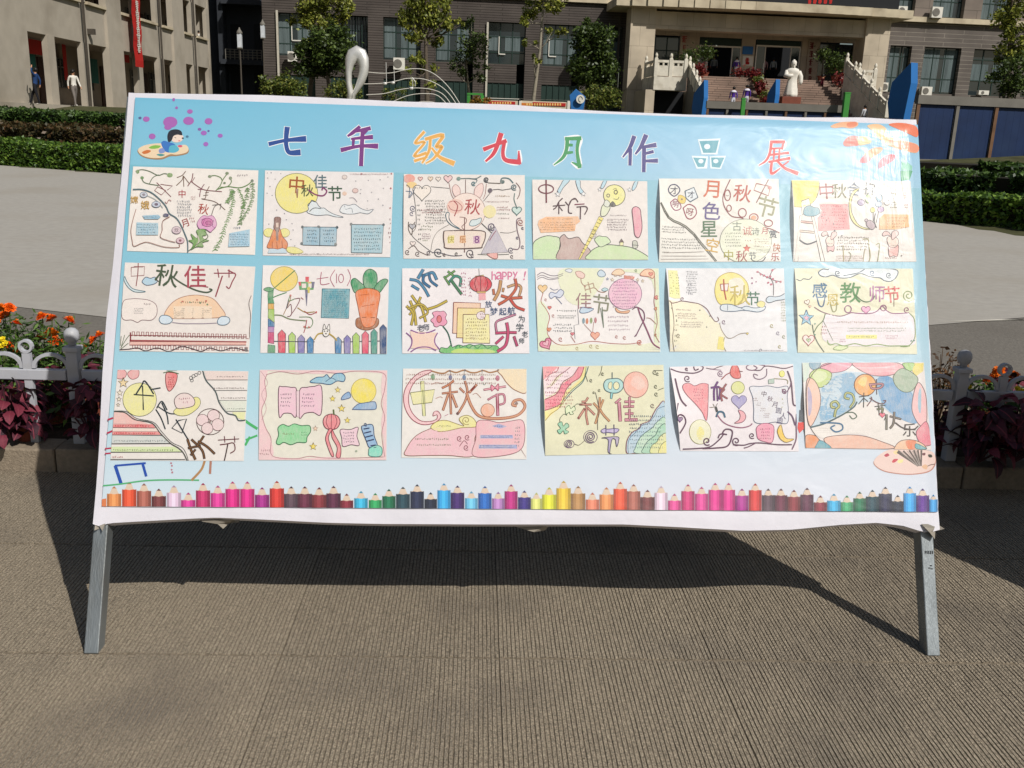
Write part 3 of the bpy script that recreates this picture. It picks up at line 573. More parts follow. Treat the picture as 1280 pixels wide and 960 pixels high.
# long vertical red banner
vb = tag(empty('vertical_banner'), 'long narrow red cloth banner with white characters hanging down the left wing', 'banner'); vb.matrix_world = LMx
yb = -.42; b = MB(); nseg = 14; path = [(168.5+(174-168.5)*max(0, (k-2)/12), -30+(84+30)*k/nseg) for k in range(nseg+1)]
for k in range(nseg):
    (pa, ya), (pb, yb2) = path[k], path[k+1]; xa, z1 = fl(pa, ya, yb); xb, z0 = fl(pb, yb2, yb); wv = .03*sin(k*1.3); wv2 = .03*sin((k+1)*1.3); W = .62
    b.quad((xa-W, yb+wv, z1), (xa+W, yb+wv, z1), (xb+W, yb+wv2, z0), (xb-W, yb+wv2, z0))
co = b.obj('cloth', M_RED, vb); sf = co.modifiers.new('thickness', 'SOLIDIFY'); sf.thickness = .01
for k in range(9):
    px, py = 171+(3.0*(k/8)), 5+7.1*k; x, z = fl(px, py, yb-.05); b = MB()
    for i in range(4): zz = z+(i-1.5)*.09; w_ = R.uniform(.15, .28); b.box(x-w_, x+w_, yb-.06, yb-.052, zz-.025, zz+.02)
    for i in range(2): xx = x+R.uniform(-.15, .15); b.box(xx-.025, xx+.025, yb-.064, yb-.061, z-.18, z+.18)
    b.obj('character', M_WHITE, vb)
# --- blue hoardings, signs and posts
def hoarding(label, p0, p1, n, z0, z1, post=.09):
    o = tag(empty('hoarding', (p0[0], p0[1], z0), atan2(p1[1]-p0[1], p1[0]-p0[0])), label, 'hoarding', 'blue site hoardings'); L_ = sqrt((p1[0]-p0[0])**2+(p1[1]-p0[1])**2); w = L_/n; H = z1-z0
    for i in range(n):
        b = MB(); k = 10
        for j in range(k): xa = i*w+post/2+(w-post)*j/k; b.box(xa, xa+(w-post)/k-.0005, (.0 if j % 2 else .002), .03, .08, H-.22)
        b.obj('panel', M_NAVY, o)
    for i in range(n+1): part(o, 'post', M_GREYM if i % 2 else mat('rusty_post', '6a4e38', .8, .3, 4), [(i*w-post/2, i*w+post/2, -.06, -.002, -.8, H-.222)])
    part(o, 'rail', M_GREYM, [(-.05, L_+.05, -.08, .06, H-.22, H)]); part(o, 'rail', M_GREYM, [(-.05, L_+.05, -.045, .05, .0, .078)])
    return o
p = atY(1143, 160, 25.5); q = atY(1300, 160, 26.2); zt1 = atY(1200, 121, 25.8).z; zb1_ = atY(1200, 204, 25.8).z; dx = (q.x-p.x)
hoarding('dark blue site hoarding with grey posts behind the hedge at the right', (p.x, 25.5), (p.x+4.6*dx/3.0, 26.5), 5, zb1_, zt1)
p = atY(884, 140, 31); q = atY(1056, 140, 31); hoarding('low dark blue hoarding in front of the entrance steps', (p.x, 31), (q.x, 31), 7, atY(970, 175, 31).z, atY(970, 129, 31).z, .07)
def slabsign(label, pts, Y, thick, m, edge, rot=0, extra=None):
    """upright board cut to an outline (pixels at distance Y), with a coloured edge strip"""
    P3 = [atY(x, y, Y) for x, y in pts]; c = P3[0].copy(); c.z = 0.9; o = tag(empty('five_sided_sign', tuple(c), rot), label, 'sign', 'blue five sided signs'); k = cos(rot)
    poly = [Vector(((q.x-c.x)/k, 0, q.z-c.z)) for q in P3]; b = MB(); b.prism(poly, (0, thick, 0)); b.obj('board', m, o, bevel=.01); return o
sg = slabsign('blue five sided sign with round white emblem beside the red notice rack', [(712, 119), (720, 111), (732, 121), (727, 150), (715, 150)], 38, .15, M_BLUEP, None)
cpt = atY(725.5, 124, 37.9); b = MB(); b.lathe([(5.2*38/1200, 0), (5.2*38/1200, .03)], (0, 0, 0), 20); e_ = b.obj('emblem', M_WHITE, sg); e_.rotation_euler = (pi/2, 0, 0); e_.location = cpt-sg.location
b = MB(); b.tube([(cos(a)*.07*(1.2-a*.08), 0, sin(a)*.1) for a in [k*.5 for k in range(11)]], .012, 6); e2_ = b.obj('emblem_mark', M_GREYM, e_); e2_.rotation_euler = (-pi/2, 0, 0); e2_.location = (0, 0, .035)
def edgesign(label, px, y0, ym, y1, Y, wpx, body):
    """five sided board turned nearly edge-on: its lit edge faces the camera, its shaded face looks left"""
    a = atY(px, y0, Y); t = wpx*Y/1200; z = lambda y: atY(px, y, Y).z; o = tag(empty('five_sided_sign', (a.x, Y, .9)), label, 'sign', 'blue five sided signs')
    xr = a.x/Y; dz = .9; L_ = body*Y/1175/(.53+.85*xr); t = wpx*Y/1175/(.85-xr*.53)
    q = lambda l, y: (-.53*L_*l, .85*L_*l, z(y)-dz)
    side = [q(0, y0), q(-.14, ym), q(0, y1), q(.8, y1), q(1, y0+(y1-y0)*.7), q(.9, y0+(y1-y0)*.34)]
    b = MB(); b.prism([Vector(p_) for p_ in side], (t*.85, t*.53, 0)); b.obj('board', M_BLUEP, o); return o
edgesign('tall blue edge-on sign at the end of the right hoarding with a bright edge', 1139, 78, 104, 150, 24.5, 8, 22)
edgesign('blue sign turned edge-on in front of the white statue', 970, 99, 118, 150, 33, 5, 9); edgesign('blue sign turned edge-on by the left balustrade with an orange top', 880, 100, 122, 150, 33, 5, 12)
def greenpost(label, x0, x1, y0, Y=30.6):
    a = atY(x0, y0, Y); c = atY(x1, y0, Y); o = tag(empty('green_post', ((a.x+c.x)/2, Y, .9)), label, 'post', 'bright green posts'); w = (c.x-a.x)/2
    part(o, 'shaft', M_GREENP, [(-w, w, -w, w, 0, a.z-.9)], .01); part(o, 'cap', M_GREENP, [(-w*1.08, w*1.08, -w*1.08, w*1.08, a.z-.899, a.z-.86)])
greenpost('bright green square post at the right end of the low hoarding', 1055.5, 1062.5, 117); greenpost('bright green square post below the two students in purple on the steps', 927, 932, 124)
# red notice rack
nr = tag(empty('notice_rack', tuple(atY(640, 130, 40)-Vector((0, 0, 1.2)))), 'long white framed notice rack with red strips standing above the board edge', 'notice rack'); nl = nr.location
def nb(name, m, x0, y0, x1, y1, d0, d1): a = atY(x0, y0, 40)-nl; c = atY(x1, y1, 40)-nl; return part(nr, name, m, [(a.x, c.x, d0, d1, c.z, a.z)])
for i, (a, c) in enumerate(((607, 648), (650, 710))):
    nb('panel', mat('cream_board', 'c9bfa6', .7), a+1, 124.5+i*1.2, c-1, 138+i*2, .0, .05); nb('poster', M_RED, a+(4 if i == 0 else 16), 126+i*1.6, c-(4 if i == 0 else 3), 131+i*2, -.03, -.002); nb('poster', mat('orange_poster', 'c8742a', .7), a+2, 127+i*1.6, a+(3.8 if i == 0 else 15), 133+i*2, -.03, -.002)
    nb('frame', M_WHITE, a-1, 122+i*1.4, c+1, 124.2+i*1.4, -.05, .08); nb('leg', M_WHITE, a-1, 124.6+i*1.4, a+.6, 165, -.04, .04)
    xx = a+8
    while xx < c-8: nb('character', mat('yellow_ink', 'e0c070', .7), xx, 127.5+i*1.6, xx+1.6, 130.0+i*2, -.036, -.031); xx += 3.2
nb('leg', M_WHITE, 709.4, 126, 711, 165, -.04, .04)
gf = tag(empty('metal_stand', tuple(atY(590, 130, 41)-Vector((0, 0, 1.2)))), 'green metal frame standing at the left end of the notice rack', 'stand'); gl = gf.location
def gb(n_, x0, y0, x1, y1): a = atY(x0, y0, 41)-gl; c = atY(x1, y1, 41)-gl; part(gf, n_, M_GREENP, [(a.x, c.x, 0, .08, c.z, a.z)])
gb('rail', 584, 116, 604, 119); gb('upright', 584, 119.1, 587, 160); gb('upright', 601, 119.1, 604, 160)
# steel loop sculpture
Ys = 45; sc_ = tag(empty('steel_sculpture', tuple(atY(441, 124, Ys)-Vector((0, 0, .3)))), 'polished steel loop sculpture shaped like a ring on a stem', 'sculpture'); sl_ = sc_.location
def ribbon(path, m, name, root, org, Y, n=10):
    b = MB(); k = len(path); P = [atY(x, y, Y)-org for x, y, _, _ in path]; base = 0
    for i, p in enumerate(P):
        d = (P[min(i+1, k-1)]-P[max(i-1, 0)]).normalized(); w = Vector((d.z, 0, -d.x)); t = Vector((0, 1, 0)); a, c = path[i][2]*Y/1200, path[i][3]*Y/1200
        for j in range(n): g_ = 2*pi*j/n; b.v.append(tuple(p+w*cos(g_)*a+t*sin(g_)*c))
    for i in range(k-1):
        for j in range(n): u_ = i*n+j; v_ = i*n+(j+1) % n; b.f.append((u_, v_, v_+n, u_+n)); b.mi.append(0)
    b.f.append(tuple(range(n))); b.mi.append(0); b.f.append(tuple(range((k-1)*n, k*n))[::-1]); b.mi.append(0)
    return b.obj(name, m, root, smooth=True)
ribbon([(438, 126, 5, 5), (438, 115, 3.8, 5), (436, 103, 3.6, 5), (435.8, 90, 4.0, 5), (437, 80, 5.6, 5), (439, 74, 7.4, 5), (441.5, 69, 8.4, 4.5), (446, 67, 9.5, 4), (450.5, 69, 8.8, 4.5), (453.6, 75, 7.4, 5), (455, 83, 6, 5), (454.4, 91, 5.6, 5), (451.4, 101, 5, 5), (446.5, 111, 3.4, 5), (442, 118, 2.6, 5), (441, 126, 3, 5)], M_STEEL, 'loop', sc_, sl_, Ys)
MB().lathe([(.45, -1.2), (.4, -.1), (.2, .0)], (-.1, 0, .25), 16).obj('base', M_STEEL, sc_)
# music staff sculpture
ms = tag(empty('music_sculpture', tuple(atY(575, 135, 46)-Vector((0, 0, .6)))), 'curving white wire music staff sculpture with small metal notes', 'sculpture'); mo = ms.location
W5 = [[(458, 90), (475, 91.5), (490, 91), (503, 88), (515, 86), (530, 87), (545, 94), (560, 108), (572, 125), (579, 138)], [(455, 105), (480, 104), (496, 101), (510, 98), (530, 99), (548, 106), (562, 118), (574, 136)],
      [(458, 118.5), (480, 117), (500, 112), (520, 110), (540, 112), (555, 119), (568, 137)], [(485, 130), (498, 124), (512, 119), (530, 117), (548, 120), (564, 137)], [(500, 137), (515, 130), (530, 127), (545, 129), (556, 138)]]
def smooth(pts, k=5):
    out = []; n = len(pts)
    for i in range(n-1):
        p0, p1, p2, p3 = [Vector(pts[max(0, min(n-1, j))]) for j in (i-1, i, i+1, i+2)]
        for s in range(k): t = s/k; out.append(.5*((2*p1)+(p2-p0)*t+(2*p0-5*p1+4*p2-p3)*t*t+(3*p1-p0-3*p2+p3)*t**3))
    out.append(Vector(pts[-1])); return out
for w in W5: b = MB(); b.tube([atY(p.x, p.y, 46)-mo for p in smooth(w)], .017, 6); b.obj('wire', M_WHITE, ms)
for x, y, y2, fl_ in ((481, 104.5, 78, 0), (491, 103.5, 88, 0), (514, 110.5, 97, 1)):
    c = atY(x, y, 46)-mo; t_ = atY(x+1.5, y2, 46)-mo; b = MB(); b.lathe([(.02, -.07), (.09, -.05), (.11, 0), (.09, .05), (.02, .07)], tuple(c), 10); b.tube([c+Vector((.08, 0, 0)), t_], .018, 6)
    if fl_: f_ = [atY(x+1.5, y2, 46)-mo, atY(x+5, y2+5, 46)-mo, atY(x+5, y2+11, 46)-mo]; b.tube(f_, .018, 6)
    b.obj('note', M_STEEL, ms)
for x in (579, 496): c = atY(x, 138, 46)-mo; MB().tube([c, c-Vector((0, 0, 1.2))], .03, 6).obj('support', M_WHITE, ms)
ART = '''
#D 150,205 7.111 125,30 1235,65 1205,815 70,780 fbeee0 3
l 7a8a6a 9 150,75 200,60 270,75 345,110 400,95 450,105
l 7a8a6a 9 200,130 220,170 270,188 350,200
l 7a8a6a 7 270,185 300,130 350,105
e 5f8a3a 165,78 16,18
e 6f9a4a 450,108 26,20
e 5f8a4a 205,132 16,14
p 9a5a5a 7 335,175 460,300
p 9a5a5a 7 370,190 475,205 430,240
p 9a5a5a 7 345,210 315,245 375,285 415,245 350,215
l 8a6a50 7 590,75 560,110 515,130
l 8a6a50 7 510,200 560,150 570,115 575,210
l 8a6a50 7 575,120 620,180
l 9a6060 8 655,95 645,150 610,205
l 9a6060 8 640,165 700,210 760,240 850,250 910,255
l 9a6060 6 670,130 650,165
l 9a5a6a 7 755,190 725,240 715,300
l 9a5a6a 7 700,235 740,235
l 8a6a5a 7 800,210 775,260 765,315 735,320 850,345 940,415
l 8a6a5a 6 765,265 795,262
l 8a7a6a 6 750,290 790,285
l 8a8078 7 905,365 850,385 820,465
l 8a8078 7 830,375 900,370 895,410
l 7a9a5a 8 800,120 850,112 900,130 915,160
l 7a9a5a 8 960,95 920,150 895,205 860,245
l 7a9a5a 8 985,130 995,170 960,210 900,215
l 7aa05a 9 870,235 960,210 1060,220 1130,200 1180,160
e 5f7a4a 805,120 16,13
e 5f7a4a 958,92 16,13
e 5f7a4a 988,135 15,15
e 4f6a4a 1180,158 14,14
e 5f7a4a 935,178 12,10
g 中 b03038 560,275 70 0 .02
g 秋 b04030 750,410 95 10 .02
g 月 a03030 585,535 70 -20 .02
x a08890 1040,95 1150,125 1
v 7ab05a 22 1000,235 1010,330 985,440 940,560 900,680 850,770
v 8ab86a 18 1060,230 1100,330 1100,400
v 7aaa5a 20 1140,220 1130,300 1090,440 1070,540
v 7aaa5a 20 1185,180 1185,290 1150,400 1090,500
v 8ab86a 20 1010,250 985,300 960,350
l 6a8890 10 130,238 210,238 290,265 370,330 420,390 450,450 510,490 550,550 590,640 610,700 612,790
l b0c0c0 5 250,290 330,330 390,400
E c8d0e0 6a7a90 4 222,285 32,24
e 50406a 222,285 14,12
E c8d0e0 6a7a90 4 332,370 38,26
e 50305a 332,370 16,13
e 40406a 418,465 26,15
E e0c8d0 806a80 4 512,598 40,32
g 欣 503848 512,598 36 0 .02
E e0c0c8 a06a78 4 545,690 36,26
e 803048 545,690 12,11
g 嫦 c89a30 140,330 65 0 .03
g 娥 c89a30 235,375 75 0 .03
l c06a6a 5 410,345 425,360 445,330 465,340
x c04a50 630,480 680,530 2
x b03040 640,295 690,330 2
x 8890a0 520,330 650,480 6
l c09080 6 155,415 130,500 110,600 120,690 135,740 200,715 260,705 400,745 530,750 535,725
l b07868 6 450,480 390,520 385,600 370,660 440,690 500,705
P 9ac4da - 0 210,470 350,462 372,480 350,500 230,500
x 3a6a8a 225,470 360,496 1
P a8cfe0 - 0 160,530 350,535 350,640 155,640
x 3a6080 165,540 345,630 4
P a8d0e4 - 0 980,625 1160,590 1160,740 970,745
x 2a5a88 985,625 1155,735 5
x 3a6a90 1015,560 1080,590 1
F e8a8d0 a05a90 4 715,500 750,470 790,475 830,470 860,510 865,560 830,600 810,615 770,590 720,590 695,545
E d878b0 703060 4 785,530 50,38
E c86aa0 602858 3 795,535 25,18
l a05a90 4 730,510 760,500 740,560
l a05a90 4 840,510 830,560 850,575
F 6aa040 4a7a30 3 690,600 760,590 775,640 740,650 760,680 800,690 740,710 750,745 690,745 640,770 660,720 620,690 655,680 640,630 690,670 700,640
l f8e8dc 10 700,650 710,700 680,740
l 4a6a30 5 760,610 790,660 700,720 620,780
#D 320,205 7.111 85,65 1225,85 1195,835 65,820 f6eae4 3
E f6ea82 8a8a5a 5 365,270 188,178
g 中 a85a28 365,195 150 4 .06
P 8a4a20 - 0 358,230 382,230 375,312 366,312
g 秋 4a5a30 460,245 110 0 .05
g 佳 5a7278 575,165 120 0 .05
l 9a3a78 13 470,240 530,280 600,290 632,250 600,220 590,240
g 节 3a5a40 705,270 130 0 .05
F e4ecf0 4a5a68 5 470,410 465,370 490,350 500,330 540,350 560,380 585,400 610,400 650,430 700,455 780,480 700,475 640,460 540,465 460,440
l 3a4048 7 470,380 495,340 530,345
l 3a4048 6 480,430 520,400 580,405
F eceff2 5a6a78 5 750,410 780,370 830,375 880,365 930,400 990,420 1045,410 1000,450 930,440 880,450 800,450 755,435
l 6a7a88 4 790,380 800,410 850,400 860,440
E e8d8d0 b09a98 4 790,125 22,18
E e8c8c0 b08a88 4 885,245 25,20
e f0c8b0 790,270 20,18
l b0a0a8 5 835,310 870,310 900,345
d 6a6a7a 5 105,90 140,88 225,95 175,145 110,135 130,210 105,270 150,290 190,420 258,450 275,505 325,540 120,545 335,595 315,680 350,735 890,160 1000,155 1105,150 935,235 930,270 1030,260 995,335 1090,320 1130,375 990,405 1135,225 340,810 555,805 1175,125
d b04a58 8 1200,225 1195,400 1205,95 940,98
x c08a90 840,90 1180,110 1
P 9cc0d2 3a5058 6 422,568 722,570 716,735 420,728
p 3a5058 6 572,568 570,735
d 3a5058 13 418,568 560,565 722,570 410,715 712,722
x 3a4a58 450,585 555,710 4
x 3a4a58 600,585 705,710 4
P a8ccd8 3a5058 6 850,545 1135,548 1122,800 850,795
d 3a5058 12 848,542 1135,548
x 2a3a48 870,570 1120,780 7
E f4ec90 c0b050 3 120,620 45,38
E f4ec90 c0b050 3 260,620 45,38
F f2ea98 b8a850 3 280,750 360,750 425,790 360,805 290,790
P c8e0ee 9ab0c0 3 110,800 150,700 235,700 280,800
F e8884a 9a4a30 4 170,580 130,680 105,750 170,760 200,765 240,755 275,760 285,710 240,650 215,580
p a04a30 4 150,700 150,755
p a04a30 4 190,700 195,760
p a04a30 4 235,690 240,755
F 8a5a50 4a3030 3 170,490 195,480 225,490 225,530 215,580 200,620 165,580 168,530
P e8c8b8 6a4040 3 182,530 208,530 208,575 182,575
P 9a8078 - 0 180,580 205,580 205,690 185,690
x b06a70 1180,480 1215,720 6
x a08080 300,800 1060,820 1
#D 495,210 7.529 75,65 1210,75 1215,870 70,860 f6e8dc 5
E f09a8a - 0 125,110 55,42
E f6d080 - 0 150,170 50,30
h f2c0b8 a06060 5 230,110 22 0
h f0d8c0 8a7868 5 325,110 24 0
h f4e4d8 7a7470 5 398,112 24 0
h f4c8c8 7a5a60 6 490,110 40 0
h f8ece0 5a5a58 6 245,235 85 0
x 6a6a6a 185,180 310,215 1
p 6a6868 5 330,185 500,200
l 6a6868 6 160,210 185,380 190,560 150,640 245,730 340,800
l 707888 7 100,170 130,200 125,290 160,250 180,190
l 4a78a0 6 95,230 150,240 120,290
c 6a6a88 7 160,390 30 1.3
c 6a6a88 6 150,440 22 1
l 7a6a60 8 120,520 120,590 150,640 160,560 180,520
h b0b0b8 6a6058 6 155,560 30 0
c 7a6a68 7 110,800 25 1.2
c 7a6a68 7 205,815 25 1.2
h f4e4dc 7a7070 5 160,720 26 0
l 7a6058 7 120,770 170,740 215,790 300,830
c 5a4a58 8 310,805 22 1.1
l 6a6070 8 340,805 400,800 460,820 540,835 620,830
c 4a5058 9 400,800 45 1.4
c 5a4a48 8 455,822 16 1
c 5a5048 8 570,815 18 1
c 5a5058 9 700,810 45 1.3
c 5a4a58 7 720,830 18 1
l 6a6a60 6 770,820 880,825 1060,820
F f2a8a0 a05850 6 880,810 900,760 940,735 965,760 950,790 955,850 930,862 895,850 855,820
P c4bcc8 7a7078 5 930,560 1050,800 800,815
c 6a5a78 9 900,560 38 1.5
e 3a3a48 895,580 14,12
l b07080 8 880,690 910,640 940,600
c 6a6078 8 1080,780 30 1.3
c 7a6a68 7 1090,840 18 1
l 8a6a78 9 1100,770 1150,770 1165,700 1140,600 1135,500 1170,480
c b06a60 8 1170,520 32 1.4
c 6a6078 7 1190,575 14 1
c 6a6078 7 1190,750 18 1
c 6a5a78 7 1140,665 14 1
h c8e0d8 4a7a78 8 1135,410 45 0
l 5a8078 8 1115,250 1110,310 1135,380
c 5a7a80 9 1110,190 30 1.6
l 8a5a50 7 1130,150 1165,200 1160,260 1140,300
l 4a7a80 11 985,130 1000,105 1060,110 1100,150
e 3a5a58 1000,140 22,18
l 7a6a5a 8 870,150 980,155
c 3a4048 10 850,120 26 1.5
l 6a8080 8 590,110 680,108 750,110 800,85
e 6a9088 590,110 20,18
c 4a8088 9 730,155 22 1.2
l 4a7078 7 690,110 760,120 750,150
p 5a5050 6 825,320 890,240
e 5a4a58 885,222 22,22
p 5a5050 6 910,215 960,210 1000,218 1080,205
p 5a5a58 7 805,530 900,620
e 4a4a58 895,575 12,12
l 8a8078 4 980,615 1060,620 1130,600
l b0a8a0 5 330,780 350,680 400,600 500,540
l c08a80 5 500,150 520,250 545,300
l c08a80 5 850,160 840,250 820,300
F f8d8d0 c08a88 5 530,200 560,165 600,200 600,260 560,275 540,250
F f8d8d0 c08a88 5 735,250 750,190 810,155 820,220 790,290 750,270
E fae4d8 b89088 5 665,420 175,175
E f4c8b8 - 0 560,370 80,70
p 8a5a50 5 655,120 655,245
l c86868 6 500,330 560,320 620,370 600,410 520,400 495,360
l c05050 10 545,320 580,370 550,460
g 秋 b04040 720,375 150 5 .03
F f8ece4 4a7888 7 470,440 500,430 500,490 540,540 600,580 530,550 480,500
F d8e8ea 5a8088 6 690,540 710,500 750,495 800,480 795,520 750,550 710,555
l 9a6a60 7 600,470 655,480 660,520 620,560 640,590
p 7a4038 8 645,480 645,800
F f4e0d0 6a4a40 10 450,620 490,600 800,600 840,650 810,740 780,760 490,765 455,720
P f0e090 - 0 485,645 550,640 545,715 485,720
g 快 b0a040 515,680 65 0 .02
P f0b880 - 0 600,645 655,640 655,715 600,715
g 乐 b06a30 628,680 65 0 .02
P d8a8c0 - 0 725,650 795,645 790,720 725,720
g 8 804080 760,682 70 0 .04
x 6a6a60 275,305 480,540 9
x b04048 240,395 440,440 2
x 6a7a40 240,545 350,600 2
x 8a4060 240,620 330,680 3
x 7a8a30 245,680 310,700 1
x 6a6a68 200,340 240,700 8
E f4e6a0 - 0 880,420 60,60
x b08040 930,260 1080,290 1
x a05050 845,320 1080,335 1
x b05050 940,370 1070,415 2
x 508060 940,430 1070,450 1
x b08080 960,475 1070,490 1
#D 655,215 7.758 78,82 1190,98 1200,860 85,855 f6e8dc 4
F d0e8b4 3a4a3a 7 85,715 130,660 210,630 280,632 345,655 340,750 320,858 88,855
F c8a8a0 4a3a3a 7 345,650 385,615 410,640 440,655 520,640 560,690 600,730 640,775 625,860 322,858 350,730
F d0e6b0 3a4a3a 7 635,790 700,740 800,715 900,720 1050,745 1195,825 1200,860 632,860
F d4eab8 4a5a4a 6 680,660 720,630 760,635 800,640 835,685 800,710 740,735 700,700
E f6f09a 4a4a3a 6 872,235 105,102
e 4a4038 885,205 20,24
e f6f09a 885,205 11,14
e 4a4038 812,238 18,20
e f6f09a 812,238 10,11
l 4a4038 5 865,270 900,275 915,255
l 4a4038 4 860,180 880,168 895,178
P f6e46a 5a4a2a 5 725,440 765,460 540,855 525,855
x 4a3a28 640,560 700,660 6
p 5a4a2a 6 722,470 748,482
p 5a4a2a 6 705,500 733,512
p 5a4a2a 6 688,535 715,548
p 5a4a2a 6 668,570 696,584
p 5a4a2a 6 650,605 676,618
p 5a4a2a 6 630,640 656,652
p 5a4a2a 6 608,675 634,688
p 5a4a2a 6 588,712 612,724
p 5a4a2a 6 568,748 590,760
p 5a4a2a 6 550,785 570,796
F e8eccc 4a4a40 6 760,330 830,350 790,430 740,430
F e4e8d8 4a4a40 5 790,280 830,310 810,350 770,330
F 4a4640 3a3a38 4 830,330 855,295 885,335 850,345
P f6eeb0 4a4030 4 925,690 958,690 958,722 925,722
P 5a3a30 3a2a28 4 918,690 940,655 965,690
F c8c8b8 3a3a38 5 1050,680 1090,680 1095,740 1055,745
p 3a3a38 5 1045,715 1105,720
F bce0ee 4a5a68 5 385,85 440,90 380,160 345,215 320,200 350,140
F bce0ee 4a5a68 5 500,88 540,95 545,160 580,210 545,220 510,150
F bce0ee 4a5a68 5 770,90 800,92 765,165 740,160
F bce0ee 4a5a68 5 1075,95 1100,98 1080,160 1050,190 1045,160
s f8f8f8 4a4a58 325,225 30
s f8f8f8 4a4a58 572,222 28
s f8f8f8 4a4a58 730,180 22
s f8f8f8 4a4a58 1018,182 22
O 8a3a48 11 212,175 72,42
p 8a3a48 14 212,90 214,305
l 5a3038 11 285,370 310,350 335,300 370,265
l 5a3038 10 335,300 335,415
l 5a3038 10 280,340 395,330
l 5a3038 9 335,340 370,385
l 5a3038 11 400,300 430,330 460,280 500,270
l 5a3038 11 430,330 430,400 460,410
l 9a3a58 10 490,325 580,320
l 5a3038 11 510,350 590,345 610,370 585,420
l 5a3038 11 545,350 542,465
l 5a3038 10 435,330 450,290 490,265 520,300
P f8bc88 - 0 210,445 520,440 540,490 500,520 490,580 330,590 160,600 130,520 140,480
x 8a5a40 215,455 500,475 1
x 8a5a40 150,490 495,580 4
x 8a7078 830,420 1010,440 1
x 8a6a78 800,460 1015,580 5
F f0a0b0 6a3040 7 1045,370 1080,345 1120,370 1130,430 1140,530 1130,600 1105,645 1070,620 1060,540 1050,450
#D 815,215 7.758 62,72 1220,75 1240,875 62,880 f6eede 18
l 3a3a68 10 150,180 175,140 225,135 262,175 250,215 205,248 160,215 150,180
P - 3a5a70 9 312,195 400,158 440,255 365,300 325,265
P e8f0f4 3a5a70 9 315,195 400,158 438,255 365,296 327,265
g 才 2a2a40 205,190 75 0 .03
g 才 2a2a40 372,228 70 0 .03
l b04070 9 170,310 220,275 270,330 265,370 215,385 180,350 170,310
l b03050 10 295,360 350,322 410,350 425,410 380,460 330,450 295,360
g 明 903058 220,325 60 10 .02
g 呀 903040 362,395 70 10 .02
F e8c830 b09020 4 250,240 285,238 320,265 310,310 275,315 245,290
e 6a4a10 282,275 12,9
p 6a6858 24 70,325 110,400 150,460 200,490 260,510 320,540 400,610 470,700 540,780 610,870
p e8e4d4 5 70,325 110,400 150,460 200,490 260,510 320,540 400,610 470,700 540,780 610,870
x 4a4a48 80,540 340,610 3
x 4a4a48 80,650 480,760 4
x 7a7a70 90,780 160,800 1
p c0a8a0 3 110,795 500,780
p c0a8a0 3 85,825 520,822
p c0a8a0 3 80,855 540,850
g 月 d8683a 570,175 165 4 .035
g 色 5a4a88 570,385 175 3 .035
g 星 4a7048 545,560 160 0 .035
g 空 d8a838 580,715 130 10 .025
l a03838 9 750,85 705,180 680,260 690,330 720,390 770,440 860,455 900,480 960,500 1060,550 1140,560 1225,598
O b04040 9 725,235 28,52
O b04040 8 740,360 22,30
O b04040 9 868,405 38,42
O c05040 9 978,450 42,36
O b03838 9 1120,505 40,32
e f0a070 978,452 28,22
x b03838 710,230 740,245 1
g 秋 c04a30 870,215 170 8 .03
P - c05038 8 1005,120 1140,150 1120,240 980,185
p a04838 9 1120,85 1005,305
e d8807a 1135,160 20,18
g 节 9a9a70 1110,350 200 15 .015
E f0f2d8 8a8a78 5 900,680 250,215
g 古 6a7868 815,535 90 0 .01
g 诚 c06a60 915,580 90 0 .01
g 诗 4a5a50 995,585 75 0 .02
g 月 b02a30 1080,580 65 0 .04
g 赏 2a4050 1165,610 75 0 .03
x 5a5a50 700,590 870,740 5
x b04040 890,660 960,690 1
x a04a48 980,650 1145,740 4
x 4a4a48 1000,755 1130,795 2
s e84a28 c03a20 910,750 38
g 中 a8a030 735,815 100 0 .03
g 秋 a03028 860,825 110 0 .03
g 节 4a4a58 965,820 75 0 .03
l 4a5058 9 950,845 980,872 1060,872 1092,835
g 快 c06a38 1200,740 80 8 .01
g 乐 b85a50 1185,830 80 0 .01
#D 980,215 7.529 62,85 1180,95 1235,850 78,850 f4e8da 14
P f4e468 - 0 62,85 325,88 315,180 290,260 235,320 150,345 78,345
l 6a6030 5 322,100 318,180 285,265 220,325 150,345 80,345
P f8f0e4 5a5048 6 145,290 222,260 235,330 155,420
P f6ece0 5a5048 6 128,430 150,430 120,850 88,850
P f6ece0 5a5048 6 245,430 265,430 375,848 338,848
P e8b8a8 6a4a48 5 140,475 258,480 258,500 138,492
P e8d0b8 5a4a48 5 130,562 272,570 272,588 128,580
l 4a5058 13 130,655 205,690 295,660
p 5a5048 5 128,625 132,660
F 6aa8b8 3a6878 5 165,400 180,350 225,330 270,345 310,350 325,390 290,420 220,428 180,420
l 8a9098 5 320,400 360,390
g 中 b06a68 390,190 150 -4 .015
g 秋 7a7850 510,185 140 0 .015
g 合 7a8898 650,170 130 0 .01
g 祝 6a7070 795,165 115 5 .02
P f09898 - 0 325,310 590,310 610,545 315,565 305,440 355,380 330,350
x b04050 335,315 585,545 8
F f6ee94 6a6030 6 700,165 640,230 620,330 640,420 700,510 800,545 730,540 650,490 610,410 605,280 640,190
F b8a0a8 4a3a40 6 765,480 800,460 840,490 850,520 820,550 775,520
E c8b0b8 4a3a40 5 765,462 14,14
l 3a3038 9 850,400 840,470 860,530
l 4a4048 5 830,380 830,470
l 4a4048 5 880,380 860,480
E c0d8a0 6a7a50 4 780,260 24,40
E a8c8d8 4a6a80 4 885,250 30,35
E b8a8c8 5a4a70 4 715,295 32,28
E f0e880 7a7a40 4 825,365 22,24
E b0c8e0 4a5a80 4 880,310 32,26
E c8a8d0 5a4a70 4 900,360 30,26
O 4a4a50 6 960,295 28,25
